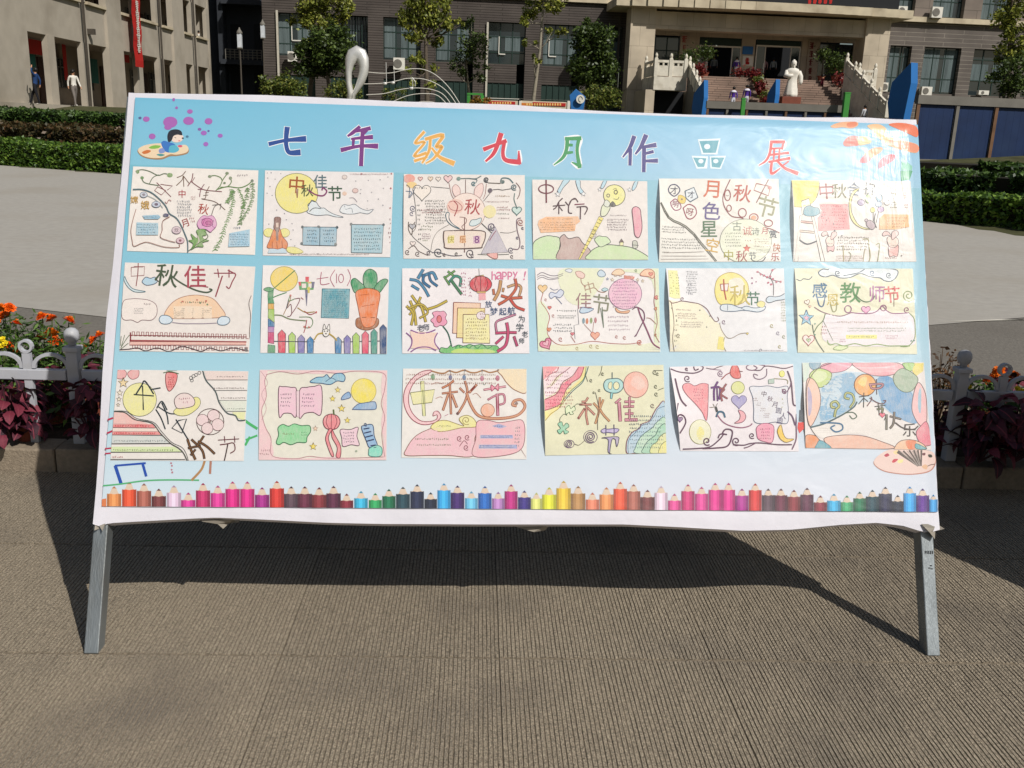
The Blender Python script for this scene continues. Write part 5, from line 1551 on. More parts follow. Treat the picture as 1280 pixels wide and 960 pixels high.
P a8b0d8 - 0 885,590 950,570 1020,595 960,612
x 4a5aa0 900,580 1000,605 1
P a8b0d8 - 0 785,670 1070,670 1075,700 780,700
x 3a4a98 790,672 1070,698 2
P a8b0d8 - 0 770,755 1110,755 1110,790 770,790
x 3a4a98 775,757 1105,788 2
x 4a7a78 1090,590 1140,780 6
c a04a5a 7 600,700 26 1.2
c a04a5a 7 670,690 26 1.2
c a04a5a 7 660,780 26 1.2
l a04a5a 6 600,770 640,720 670,750
p d09a90 4 1145,795 1210,870
#D 670,450 7.314 58,62 1160,48 1190,855 82,875 f2ecb4 18
P f49098 - 0 60,62 205,65 190,110 120,140 100,190 62,185
P f6d8dc - 0 200,65 310,65 260,110 180,160 120,240 62,270 62,190 130,140
P f8e0e4 - 0 310,65 385,65 330,150 230,220 180,300 80,360 62,270 150,240 250,120
P f07088 - 0 385,65 440,65 410,150 330,210 260,290 230,400 120,450 75,470 70,375 170,330 240,220 340,150
P f6e48a - 0 440,65 460,65 430,180 330,270 250,360 220,430 80,560 72,480 200,430 260,300 400,180
l c04a5a 6 205,70 185,110 120,140 95,190 62,185
l a85060 6 310,70 260,110 190,160 130,250 62,270
l a85060 7 385,70 330,150 240,210 190,310 75,370
l b04050 7 435,70 400,160 320,215 265,290 235,390 160,440 75,470
l 4a7a80 8 475,65 455,130 420,210 330,290 270,360
l 6a9a58 6 455,65 430,180 310,290 240,380 215,430
l c0a040 6 270,360 200,450 130,500 80,560
x c04a58 80,290 350,450 5
x a06a78 80,100 330,320 6
F a8dcd8 3a6a70 8 615,225 640,185 690,175 750,175 790,210 790,260 750,300 690,305 630,280
F f2ecb4 5a7a80 5 655,240 665,210 690,210 685,270 660,265
E f2ecb4 5a7a80 6 730,240 28,36
p 4a6a70 9 692,120 692,175
P 8ad0d0 3a6a70 6 678,305 700,305 690,360 675,355
E f8b8a4 c07a70 6 908,230 112,118
F f8c8b8 - 0 860,220 900,150 960,170 990,230 940,280
B 9a4a40 f4b098 14 470,350 450,380 420,385
B 9a4a40 f4b098 14 445,400 460,440 455,500 470,590
B 9a4a40 f4b098 16 440,450 385,535
B 9a4a40 f4b098 14 470,440 530,500
B 9a4a40 f4b098 12 400,410 500,410
B a85a30 f8c088 14 525,400 560,440 570,480 540,580
B a85a30 f8c088 14 580,350 580,440 610,500 665,560
B a85a30 f8c088 14 610,370 580,450
B a04a58 f6a8b8 16 765,360 725,395
B a04a58 f6a8b8 26 755,400 765,555
B a04a58 f6a8b8 16 810,385 890,385
B a04a58 f6a8b8 16 800,430 885,428
B a04a58 f6a8b8 16 850,345 850,430
B a04a58 f6a8b8 16 815,495 880,492
B a04a58 f6a8b8 24 815,550 915,550
B a04a58 f6a8b8 14 850,455 850,540
F c0b0e0 5a4a80 7 590,650 620,630 650,635 720,630 755,640 720,670 650,665 610,670
p 5a4a80 9 635,600 635,690
p 5a4a80 9 708,595 710,690
F b0a0c8 4a4060 7 598,715 740,705 750,740 735,795 725,760 720,730 690,730 670,850 690,862 655,840 655,730
F 8ad0a8 2a6a48 6 195,590 230,570 245,610 275,580 298,610 265,640 295,660 260,680 245,650 215,680 190,650 220,630
F e4f0c0 4a7a48 6 270,440 300,420 315,450 345,425 355,460 325,475 340,495 310,500 300,480 275,500 265,470
l 5a6a48 5 215,580 215,540 250,500 280,510
l 5a6a48 5 345,430 370,405 405,410
c 7a5a80 8 300,770 35 2
c 7a5a80 9 495,705 50 2.4
O 7a5a80 5 300,770 46,36
O 7a5a80 5 495,705 62,58
l 6a5a48 5 350,770 390,780 440,740
l 6a5a48 5 560,640 560,560 570,440 540,300
c 6a6a48 5 575,280 14 1
c 6a6a48 5 525,300 12 1
c 6a6a48 6 605,130 16 1
l 6a6a48 5 600,60 590,110 570,150
c 6a6a48 6 500,190 16 1
l 6a6a48 5 445,130 470,200
c 6a6a48 6 1080,115 22 1
c 6a6a48 6 1105,130 16 1
c 6a6a48 6 1090,245 18 1
c 6a6a48 6 1095,315 20 1
l 6a6a48 5 1150,100 1070,100
l 6a6a48 5 1160,260 1110,280
c 8a6a60 6 1060,420 22 1
F b8d4e4 9a4a58 8 1175,405 1110,430 1070,490 1030,560 960,590 940,630 880,660 835,720 820,790 830,855 910,855 1190,855
F c0e4c8 3a6a68 6 1180,540 1100,570 1060,620 990,670 940,720 905,800 910,855 1190,855
F a8d8b8 3a6a58 6 1185,600 1120,620 1085,690 1020,740 980,800 975,855 1190,855
F e8e8a0 6a7a48 6 1190,680 1130,700 1100,750 1050,790 1045,855 1190,855
F f4ea90 8a8a48 5 1190,750 1140,780 1115,855 1190,855
x 4a6a80 850,500 1170,820 9
l 5a7a98 5 1175,425 1110,450 1080,510 1020,580 950,610 900,670 850,720 835,790 840,855
#D 830,445 7.111 45,100 1140,75 1190,850 140,845 f6e8ea 18
l 6a3a58 11 55,120 120,145 200,155 270,155 330,130 340,100 300,88 260,95 270,130 300,120
c 6a3a58 10 200,205 32 1.2
c 6a3a58 9 195,120 16 1
l 6a4a58 7 370,112 430,120 470,105 520,90
c 9a6a88 7 495,160 28 1.5
p 9a6a88 6 400,120 500,130
F e83830 8a2028 5 580,150 600,90 630,82 655,110 675,190 640,205 600,190
p 7a2028 7 660,140 690,142
p b03038 9 505,210 545,170 585,150
l 8a5a78 9 890,90 830,80 760,80 725,100 740,125 790,130 820,110 790,90
l 6a4058 9 790,130 850,130 890,95 970,100 1060,115 1135,95
l 8a6a80 9 905,120 900,180 850,210 800,200 790,165 825,175
F f49098 a04a58 6 155,290 170,255 220,250 265,270 320,250 375,252 388,290 375,570 330,500 270,430 190,350
x c85a78 250,290 365,420 5
B 5a2a68 8a3a98 12 470,235 440,300 440,395
B 5a2a68 8a3a98 12 415,285 490,285 485,385
B 5a2a68 8a3a98 8 465,290 470,400
B 8a4a50 c86a68 11 545,255 500,330 510,400
B 8a4a50 c86a68 10 490,290 530,300 500,340 555,380
p 3a3a38 22 455,460 465,495
l 8a7a58 6 400,460 440,455 430,430
l 6a5a48 5 445,465 470,425
l 2a6a88 17 460,540 480,500 520,505 535,545
E e4e690 9a9a48 5 650,285 58,56
h a8a0d0 6a5a98 5 660,405 68 0
F f4a8b0 8a4058 6 655,485 700,500 720,545 690,590 620,600 660,570 670,530
F e8e8ee 5a6a88 6 755,280 850,275 920,270 1000,285 1090,275 1085,370 1095,480 1085,600 980,590 880,605 795,585 790,480 780,370
g 中 4a2a40 880,340 50 10 .04
g 秋 6a4a58 935,385 50 10 .04
g 月 4a2a50 975,435 50 10 .04
g 圆 3a2a58 1010,490 50 10 .04
g 人 3a2a58 1050,535 55 10 .04
g 圆 4a3a68 1020,580 50 10 .04
x 8a3a30 790,370 830,410 2
x 8a4a30 815,410 860,450 2
x 8a3a30 850,460 900,500 2
x 8a3a30 880,510 930,555 3
l b06a88 10 470,530 520,590 590,625 680,640 750,625 775,605
E f0eecc a8a050 5 313,678 98,108
E f4ea90 - 0 315,690 35,60
F f49ab4 b05a78 6 815,640 860,605 930,605 968,640 955,765 890,765 830,740 815,690
x b04a68 845,640 945,750 4
F f8cc30 9a7a28 6 1000,660 1030,615 1050,690 1080,735 1145,742 1080,770 1030,745 1005,700
l 6a3a58 12 165,830 280,825 400,810 480,750 520,700 490,700 475,730
l 6a3a58 13 340,825 450,820 560,800 600,700 590,660 540,655 515,690 550,700
c 6a3a58 12 375,760 38 1.2
c 6a3a58 11 635,760 40 1.3
l 6a3a58 11 610,790 700,795 760,780 850,775 1000,790 1125,790
c 6a3a58 9 775,710 28 1.2
l 7a4a68 10 705,820 740,810 800,780
l 6a3a58 14 90,210 110,310 140,400 185,450
l 6a3a58 12 130,825 120,720 95,640 110,540 160,540 180,600 130,690
l 6a4a68 10 95,500 110,430
h 8a6a98 6a3a68 6 125,570 26 0
l 6a3a58 12 1090,140 1120,230 1130,330 1140,430 1165,445
l 8a5a78 9 1040,300 1070,330 1110,280 1120,240
c 8a5a78 9 1060,315 24 1.2
l 6a3a68 13 1090,500 1130,540 1160,620 1170,520
l 8a5a78 11 1165,620 1165,740 1130,830
E f0ec70 c0b850 3 1040,162 24,28
P b0c8b8 6a8a78 4 920,215 970,205 970,245 920,250
l b0a870 6 970,205 1080,215 1090,250
x c8c050 1030,370 1050,480 3
#D 995,445 6.195 40,55 980,52 1040,730 65,715 f6e8e0 5
F d8e8d8 - 0 40,60 100,60 80,170 45,200
F 7aa8c0 5a8098 4 100,55 180,55 165,95 130,110 100,90
F c8dce8 - 0 180,230 300,130 500,130 700,160 900,280 930,500 760,470 600,360 450,390 300,480 110,550
F 88b8d8 - 0 200,230 300,160 440,140 450,300 420,400 280,480 180,500 180,360
F 6aa4d0 - 0 620,180 720,165 800,260 890,290 900,400 930,520 820,500 700,420 640,330
F f4ece4 - 0 110,560 300,490 480,370 560,370 640,450 780,560 900,580 900,680 740,700 500,610 350,610 200,640
F f09ab0 7a4a58 4 180,90 240,58 420,58 380,110 310,130 230,130
F f0a8b0 7a4a50 4 425,60 600,55 770,56 825,95 760,140 660,160 540,140
F c8dc80 6a7a48 5 95,170 120,120 180,100 260,130 262,180 220,230 160,245
F e0ecb0 - 0 120,150 160,120 220,130 230,170 160,210
F b0d880 5a8a48 4 820,60 905,60 895,110 860,120 830,90
P f4e070 - 0 908,60 980,58 975,120 920,160 890,120
F a8bca0 6a7a58 5 745,160 810,100 900,140 935,190 890,270 820,280 760,230
F f8c8b0 7a5a50 5 75,190 130,190 175,280 175,400 120,530 85,530 65,380
F b8a8c8 - 0 80,250 110,300 110,420 85,460
F f8c0c0 7a5a58 5 935,210 975,250 1000,340 1000,520 950,540 890,430 900,300
F a8c8d8 - 0 940,280 960,260 955,440 935,400
F f08898 7a4050 4 920,600 960,540 1005,515 1040,640 1035,690 960,690
l 5a4a48 5 265,58 150,110 80,220 70,350 80,500 130,600 220,690 325,718
F f4c0a8 7a5048 5 210,640 350,615 500,620 640,660 745,718 340,718 260,710
F f8c8a0 7a5a50 5 760,700 800,660 870,650 940,665 990,700 980,730 770,730
F f0885a - 0 840,660 915,660 910,720 860,720
F 5ab0b8 3a7a80 4 920,680 1000,720 920,720
F f09860 7a5a40 4 65,620 140,620 175,670 140,715 68,712
F 5aa8b8 3a7a88 4 150,690 180,655 255,700 250,715 145,715
E f4a840 7a4a38 6 525,228 84,84
F f6d87a - 0 470,210 500,170 540,170 520,240
B 5a3a40 e8a0a8 12 560,225 660,220 640,250 580,255 565,225
p 5a3a40 8 612,185 614,300
p 3a3a30 8 515,290 512,400
p 3a3a30 8 480,320 555,310
l 3a3a30 7 512,330 475,375
l 3a3a30 7 515,330 545,355
l 7a3a38 8 570,320 575,340 540,390
l 7a3a38 8 560,330 610,360 660,375 685,350 665,350
l 4a4a30 7 600,395 680,385
p 4a4a30 6 625,370 628,400
p 4a4a30 6 655,365 655,400
B 4a4a30 a8a878 10 620,415 660,410 655,440
p 4a4a30 8 632,400 632,460
h f05a78 903048 4 657,460 22 0
B 4a4840 b0a890 11 690,460 690,570
l 4a4840 6 672,500 680,480
B 4a3a30 a89a88 9 720,470 800,490
B 4a3a30 a89a88 11 750,440 745,520 720,560
l 5a4a40 10 760,520 820,560 900,570 935,545
g 乐 4a4038 868,575 105 0 .03
l 4a6a70 12 105,555 200,530 290,490 380,440 440,395 460,360
B 6a7a48 e0e090 14 290,470 300,420 325,390 300,355 265,370 270,400 290,400
B 6a7a48 e0e090 12 410,400 440,350 425,300 380,290 370,325 400,335
l 4a6a48 8 370,445 430,440 460,470 430,490 405,465
l 4a80a8 12 180,520 260,520 340,530 350,570 300,590 260,560 290,540
'''
TITLE = '''
#T 320,150 5.333
w ffffff 1f4a96 14 95,165,24 200,142,20 325,132,34
w ffffff 1f4a96 14 210,62,30 204,120,26 205,180,24 225,222,26 288,222,34
W 1f4a96 95,165,24 200,142,20 325,132,34
W 1f4a96 210,62,30 204,120,26 205,180,24 225,222,26 288,222,34
w ffffff 7a2a80 14 690,52,16 650,88,22 615,112,12
w ffffff 7a2a80 14 575,205,22 690,180,18 805,180,28
w ffffff 7a2a80 14 640,132,14 770,120,24
w ffffff 7a2a80 14 712,70,22 706,200,24 702,300,22
w ffffff 7a2a80 14 665,80,16 758,62,22
W 7a2a80 690,52,18 650,88,22 615,112,12
W 7a2a80 672,80,16 758,62,24
W 7a2a80 745,68,18 712,105,16
W 7a2a80 640,132,14 700,125,18 772,120,26
W 7a2a80 652,130,18 648,190,14
W 7a2a80 575,205,26 690,180,18 805,180,30
W 7a2a80 712,85,22 706,200,24 702,305,24
#T 500,0 4.0
w fff4e0 f0b050 9 120,665,12 75,720,10 125,715,10 70,785,10 130,770,12
w fff4e0 f0b050 9 75,808,12 135,790,8
w fff4e0 f0b050 9 130,700,14 215,680,16 180,738,12 210,738,14 170,795,10 130,820,6
w fff4e0 f0b050 9 152,705,10 145,760,12 112,818,8
w fff4e0 f0b050 9 160,745,8 200,790,14 265,820,22
W f0b050 120,665,12 75,720,10 125,715,10 70,785,10 130,770,12
W f0b050 75,808,12 135,790,8
W f0b050 130,700,14 215,680,16 180,738,12 210,738,14 170,795,10 130,820,6
W f0b050 152,705,12 145,760,12 112,818,8
W f0b050 160,745,8 200,790,14 265,820,22
#T 580,150 5.12
w ffffff d8283e 13 130,192,22 200,165,18 262,138,16 250,220,20 268,262,24 350,275,24 352,205,8
w ffffff d8283e 13 235,100,28 212,170,24 185,225,20 140,268,12
W d8283e 130,192,24 200,165,18 265,140,22
W d8283e 258,145,20 248,220,20 268,262,24 350,275,28
W d8283e 352,280,24 350,205,8
W d8283e 235,98,28 212,170,24 185,225,20 140,268,12
w ffffff 2e9850 13 660,125,20 655,190,20 632,245,18 575,292,6
w ffffff 2e9850 13 650,125,18 738,122,22 725,200,20 738,305,18 690,278,6
W 2e9850 660,122,22 655,190,20 632,245,18 575,292,6
W 2e9850 650,126,18 742,122,22
W 2e9850 735,122,20 722,200,18 738,305,22
W 2e9850 740,300,24 690,276,6
W 2e9850 655,165,20 690,166,14
W 2e9850 650,216,20 692,212,12
w ffffff 3a2f80 13 1085,115,22 1060,180,18 1015,242,8
w ffffff 3a2f80 13 1062,195,18 1060,288,16
w ffffff 3a2f80 13 1160,108,24 1130,175,18 1096,222,10
w ffffff 3a2f80 13 1135,180,12 1220,166,24
w ffffff 3a2f80 13 1150,180,20 1148,330,18
w ffffff 3a2f80 13 1150,222,12 1205,208,16
w ffffff 3a2f80 13 1150,268,12 1230,266,22
W 3a2f80 1085,115,24 1060,180,20 1015,242,8
W 3a2f80 1062,195,20 1060,290,18
W 3a2f80 1160,108,26 1130,175,20 1096,222,10
W 3a2f80 1135,180,14 1220,166,26
W 3a2f80 1150,180,22 1148,332,20
W 3a2f80 1150,222,14 1205,208,18
W 3a2f80 1150,268,14 1230,266,24
#T 770,155 5.12
P eaf6fa - 0 520,103 665,98 645,200 545,200
P eaf6fa - 0 480,208 585,212 580,290 512,292
P eaf6fa - 0 596,212 700,208 668,294 600,290
P 58a8b8 - 0 530,115 655,110 635,190 555,190
P 58a8b8 - 0 490,220 575,225 560,280 520,280
P 58a8b8 - 0 605,220 690,220 660,285 610,280
e e8f4fa 580,150 20,17
e e8f4fa 540,243 17,14
e e8f4fa 635,243 17,14
w ffffff e84a48 11 988,120,14 1070,120,16 1058,165,12 990,162,10
w ffffff e84a48 11 990,122,16 980,190,14 955,240,12 910,270,6
w ffffff e84a48 11 985,203,12 1098,190,12
w ffffff e84a48 11 975,248,12 1105,225,16
w ffffff e84a48 11 992,250,12 990,322,14 1045,290,8
w ffffff e84a48 11 1030,245,10 1080,290,14 1155,320,20
W e84a48 988,120,16 1072,120,16
W e84a48 1068,122,12 1058,165,12
W e84a48 990,163,10 1060,160,10
W e84a48 990,122,16 980,190,14 955,240,12 910,270,6
W e84a48 1008,165,10 1004,240,10
W e84a48 1042,165,10 1038,235,10
W e84a48 985,203,12 1098,190,14
W e84a48 975,248,12 1105,225,16
W e84a48 992,250,14 990,322,16 1045,290,8
W e84a48 1030,245,12 1080,290,16 1155,320,22
W e84a48 1098,245,10 1062,272,8
#T 150,110 4.74
d a868b8 9 322,75
d a868b8 9 340,123
E b068b8 - 0 418,145 17,13
E b068b8 - 0 160,190 20,16
e 5a6a98 123,183 10,8
E b068b8 - 0 302,208 42,33
e b068b8 288,238 22,16
E b068b8 - 0 410,200 32,24
E b068b8 - 0 528,203 23,19
E b068b8 - 0 195,292 20,17
e 9060b0 475,250 11,9
E a868c0 - 0 500,272 18,14
e 6a60a8 528,260 7,6
E a868c0 - 0 597,288 15,12
E a868c0 - 0 512,338 15,13
e 4a7a98 402,293 9,7
F b08860 - 0 108,375 150,352 230,338 300,345 330,352 390,345 412,370 400,395 340,408 300,410 250,428 180,425 130,408
F f6dcb8 - 0 112,370 150,345 230,333 300,342 330,350 390,342 410,366 395,388 340,400 300,398 250,418 180,418 130,400
F 8ac050 - 0 175,358 205,345 245,348 230,362 195,366
F d87838 - 0 135,385 165,372 188,378 170,392 145,396
F 4a9a98 - 0 220,400 245,395 270,402 245,410
F 3a7ac8 - 0 248,330 265,318 290,325 330,340 330,375 300,388 270,380 255,355
F 5ab8d0 - 0 300,350 335,345 355,370 330,388 295,385
F 8a9ad0 - 0 235,370 260,362 270,385 240,392
F f8e0d0 - 0 310,285 345,275 378,290 370,318 340,328 312,318
F 1a1a28 - 0 288,320 285,285 300,258 335,250 365,260 372,285 345,282 322,290 312,312 300,325
e 1a1a28 376,303 6,5
e e88a88 355,318 7,4
e e05a78 360,350 14,7
l 3a2a28 3 328,298 336,302
#T 1000,130 7.111
F f8b888 - 0 265,205 330,175 420,165 500,170 505,200 450,225 370,215 300,222
F f08a60 - 0 410,180 480,165 500,190 470,212 420,215
F f8c890 - 0 590,200 680,185 740,210 760,240 740,290 790,300 900,330 1035,370 1030,440 920,425 800,385 740,350 690,310 640,250
F f2946a - 0 780,330 900,335 1035,372 1030,438 900,415 810,380
F f0703a - 0 780,190 860,175 960,185 1030,215 1035,300 960,275 860,230
F f07868 - 0 380,345 430,295 510,300 520,370 450,382 390,380
F f8d8a0 - 0 510,300 600,305 625,350 560,370 515,370
F f8b080 - 0 560,460 640,400 720,395 715,430 640,480 590,510
F f07880 - 0 520,520 570,460 620,490 600,525 560,530
F f07888 - 0 690,570 700,510 770,460 835,460 830,500 770,540 700,578
F e0384a - 0 770,470 800,455 835,470 800,500
P 20a068 - 0 885,600 992,602 965,680 890,690
P 7ac8a8 - 0 890,595 895,500 930,490 950,530 990,560 985,600
#T 120,450 4.8
p 1f50b0 20 122,640 155,740
p 1f50b0 12 122,635 300,620
p 1f50b0 16 285,625 305,695
l 58b878 9 50,755 150,745 300,725 450,720 620,722
l b88a58 14 655,610 635,660 580,720
p b8806a 14 692,612 688,680
d c07a88 6 455,620 460,635 458,660 462,675
p c03050 11 78,360 105,350
p c03050 11 74,440 102,428
p c03050 9 62,533 95,530
p c03050 9 62,563 95,560
l 48b868 16 898,365 925,385 968,412
l 48b868 12 968,455 930,470 905,480
l 48b868 14 925,465 900,510
#T 995,445 6.195
F c88a78 - 0 592,830 640,770 740,725 900,725 1040,745 1072,790 1068,850 1020,900 900,920 780,915 660,890
F f2d4c8 - 0 595,824 640,765 740,720 900,720 1040,740 1070,790 1062,840 1020,890 900,912 780,908 660,882
F c03048 - 0 675,770 700,755 715,770 690,783
F d03848 - 0 735,820 750,800 782,800 765,820 745,828
F f6dca0 - 0 745,745 775,730 790,750 765,765
F f6e8a0 - 0 780,810 820,800 815,825 785,830
F 6a2028 - 0 970,755 992,752 990,770 972,770
F 3a3a28 - 0 1015,765 1040,765 1045,785 1020,785
w 5a4a40 4a4440 1 785,745,26 935,850,14
w 5a4a40 4a4440 1 825,740,14 930,840,10
w 5a4a40 4a4440 1 870,735,14 945,850,10
w 5a4a40 4a4440 1 905,735,14 950,850,10
w 5a4a40 4a4440 1 935,735,14 955,850,10
w 5a4a40 4a4440 1 962,735,14 960,850,10
W a89a90 800,740,6 930,850,4
W a89a90 850,735,5 938,850,4
W a89a90 890,735,5 948,850,4
W a89a90 920,735,5 953,850,4
l 6a4a38 6 1005,858 1030,845 1068,838
F e8b890 - 0 965,860 990,840 1010,855 1000,880
F 2a3038 - 0 45,165 72,380 78,430 62,620 30,420 40,250
P 4a5058 - 0 20,420 75,425 70,510 15,510
P e83a2a - 0 10,515 60,515 60,560 20,600 5,560
'''
# ---------------------------------------------------------------- display board
BX0, BY0, BYAW, LEAN, BW, BT = .0639, 2.4663, .0584, .4208, 2.5462, 1.7141
_u = Vector((cos(BYAW), sin(BYAW), 0)); _l = Vector((-sin(BYAW)*sin(LEAN), cos(BYAW)*sin(LEAN), cos(LEAN))); _n = _u.cross(_l)
BD = Matrix(((_u.x, _l.x, _n.x, BX0), (_u.y, _l.y, _n.y, BY0), (_u.z, _l.z, _n.z, 0), (0, 0, 0, 1))); BDI = BD.inverted()
_o = BDI @ Vector((0, 0, CAMH))
def bp(px, py):
    d = BDI.to_3x3() @ ray(px, py); t = -_o.z/d.z; p = _o+d*t; return p.x, p.y
M_PRINT = mat('printed_ink', None, .55, .045, 900, vcol=True, spec=.25); M_PAPER = mat('drawing_paper', None, .75, .05, 60, vcol=True, spec=.15)
M_CRAYON = mat('crayon_and_marker', None, .7, .13, 420, vcol=True, spec=.2)
# crayon fills let the paper through in a grainy, slanted hatch (vertex alpha 0 = filled area)
_t = M_CRAYON.node_tree; _N = _t.nodes; _b = _N['Principled BSDF']; _src = _b.inputs['Base Color'].links[0].from_socket; _at = [n for n in _N if n.type == 'ATTRIBUTE'][0]
_tc = _N.new('ShaderNodeTexCoord'); _mp = _N.new('ShaderNodeMapping'); _mp.inputs['Rotation'].default_value = (0, 0, .6); _mp.inputs['Scale'].default_value = (1, .28, 1); _n = _N.new('ShaderNodeTexNoise'); _n.inputs['Scale'].default_value = 230; _n.inputs['Detail'].default_value = 5
_n2 = _N.new('ShaderNodeTexNoise'); _n2.inputs['Scale'].default_value = 28; _n2.inputs['Detail'].default_value = 3; _t.links.new(_tc.outputs['Object'], _n2.inputs[0])
_t.links.new(_tc.outputs['Object'], _mp.inputs[0]); _t.links.new(_mp.outputs[0], _n.inputs[0]); _ad = _N.new('ShaderNodeMath'); _ad.operation = 'ADD'; _t.links.new(_n.outputs[0], _ad.inputs[0]); _t.links.new(_n2.outputs[0], _ad.inputs[1])
_mr = _N.new('ShaderNodeMapRange'); _mr.inputs[1].default_value = .75; _mr.inputs[2].default_value = 1.3; _mr.inputs[3].default_value = .02; _mr.inputs[4].default_value = .38; _t.links.new(_ad.outputs[0], _mr.inputs[0])
_iv = _N.new('ShaderNodeMath'); _iv.operation = 'SUBTRACT'; _iv.inputs[0].default_value = 1; _t.links.new(_at.outputs['Alpha'], _iv.inputs[1]); _mu = _N.new('ShaderNodeMath'); _mu.operation = 'MULTIPLY'; _t.links.new(_iv.outputs[0], _mu.inputs[0]); _t.links.new(_mr.outputs[0], _mu.inputs[1])
_mx = _N.new('ShaderNodeMix'); _mx.data_type = 'RGBA'; _t.links.new(_mu.outputs[0], _mx.inputs[0]); _t.links.new(_src, _mx.inputs[6]); _mx.inputs[7].default_value = (.66, .61, .54, 1); _t.links.new(_mx.outputs[2], _b.inputs['Base Color'])
M_BANNER = mat('white_banner', 'd9d6dc', .6, .04, 5, .3, 14, spec=.3); M_GALV = mat('galvanised_steel', '8a9092', .45, .25, 5, .2, 40, metal=.6, stretch=(6, 1, 1), dirt='6a655c', dscale=2); M_TORN = mat('torn_film', '8f887c', .3, .2, 10)
VK = .81
def vc(h): return tuple(x*VK for x in lin(h))
board = tag(empty('display_board'), 'large leaning school display board on square steel legs showing eighteen drawings', 'display board'); board.matrix_world = BD
hw = BW/2
for s in (-1, 1):
    a0, a1 = (-hw+.002, -hw+.043) if s < 0 else (hw-.050, hw-.010)
    MB().box(a0, a1, .0, BT-.01, -.052, -.002).obj('leg', M_GALV, board, bevel=.003)
b = MB()
for q in (.40, 1.05, BT-.06): b.box(-hw+.0505, hw-.0525, q, q+.04, -.045, -.005)
b.obj('frame', M_GALV, board)
for s in (-1, 1):      # rear prop legs down to the paving behind
    ft = BDI @ Vector((BX0+s*1.15, 3.66+s*.07, 0)); b = MB(); b.tube([(s*1.19, BT-.1, -.08), tuple(ft)], .02, 8); b.obj('prop_leg', M_GALV, board)
# banner cloth
Ledge = [(161, 116), (157, 170), (149, 250), (141.5, 330), (133, 400), (128, 470), (124, 560), (117, 655)]; Redge = [(1145, 150), (1150, 240), (1157, 350), (1163, 450), (1168, 550), (1173.5, 662)]
Tedge = [(161, 116), (166, 116.5), (330, 119), (400, 122), (500, 127), (640, 131), (700, 136), (760, 139.5), (860, 143.5), (950, 145), (1000, 147), (1080, 147), (1118, 149.5), (1145, 150)]
Bedge = [(117, 655), (127, 658.5), (136, 654), (180, 651.5), (245, 648), (270, 647), (320, 649), (410, 653.5), (480, 655), (600, 655.5), (780, 655.5), (850, 659), (930, 663.5), (990, 662), (1050, 656), (1095, 653.5), (1128, 657), (1150, 664), (1160, 666), (1173.5, 662)]
def samp(P, t, ax):
    lo, hi = P[0][ax], P[-1][ax]; v = lo+(hi-lo)*t
    for p, q in zip(P, P[1:]):
        if (q[ax] >= v): f = (v-p[ax])/((q[ax]-p[ax]) or 1); return (p[0]+(q[0]-p[0])*f, p[1]+(q[1]-p[1])*f)
    return P[-1]
def coons(s, t):
    T = samp(Tedge, s, 0); Bo = samp(Bedge, s, 0); L_ = samp(Ledge, t, 1); R_ = samp(Redge, t, 1)
    c = [(1-t)*T[i]+t*Bo[i]+(1-s)*L_[i]+s*R_[i]-((1-s)*(1-t)*Tedge[0][i]+s*(1-t)*Tedge[-1][i]+(1-s)*t*Bedge[0][i]+s*t*Bedge[-1][i]) for i in (0, 1)]
    return c
def grid(nx, ny, f):
    V = [f(i/nx, j/ny) for j in range(ny+1) for i in range(nx+1)]; F = [(j*(nx+1)+i, (j+1)*(nx+1)+i, (j+1)*(nx+1)+i+1, j*(nx+1)+i+1) for j in range(ny) for i in range(nx)]
    return V, F
def wrink(a, b_):     # cloth waviness of the loose border, metres
    e = max(0, (.46-b_)/.10); e = min(1, e); r = max(0, min(1, (a-hw+.10)/.08))
    return .004*sin(a*7.3+1)*e + .003*sin(a*17+2)*e + .0022*sin(b_*31)*r + .0015*sin(b_*73+a*9)*r
def fban(s, t):
    a, b_ = bp(*coons(s, t)); return (a, b_, .001+abs(wrink(a, b_)))
V, F = grid(120, 60, fban); me = bpy.data.meshes.new('banner'); me.from_pydata(V, [], F); me.materials.append(M_BANNER); me.shade_smooth()
ban = link('banner', me, board)
b = MB()                                     # cloth folded round the frame at the two sides and the top
for side in range(2):
    for k in range(24):
        p = fban(side, k/24); q = fban(side, (k+1)/24); b.quad(p, q, (q[0], q[1], -.055), (p[0], p[1], -.055))
for k in range(60): p = fban(k/60, 0); q = fban((k+1)/60, 0); b.quad(p, q, (q[0], q[1], -.055), (p[0], p[1], -.055))
for k in range(60):
    p = fban(k/60, 1); q = fban((k+1)/60, 1); g0 = .012*abs(sin(k*.35)); b.quad(p, q, (q[0], q[1]-.006, -.03), (p[0], p[1]-.006, -.03))
b.obj('banner_fold', M_BANNER, board, smooth=True)
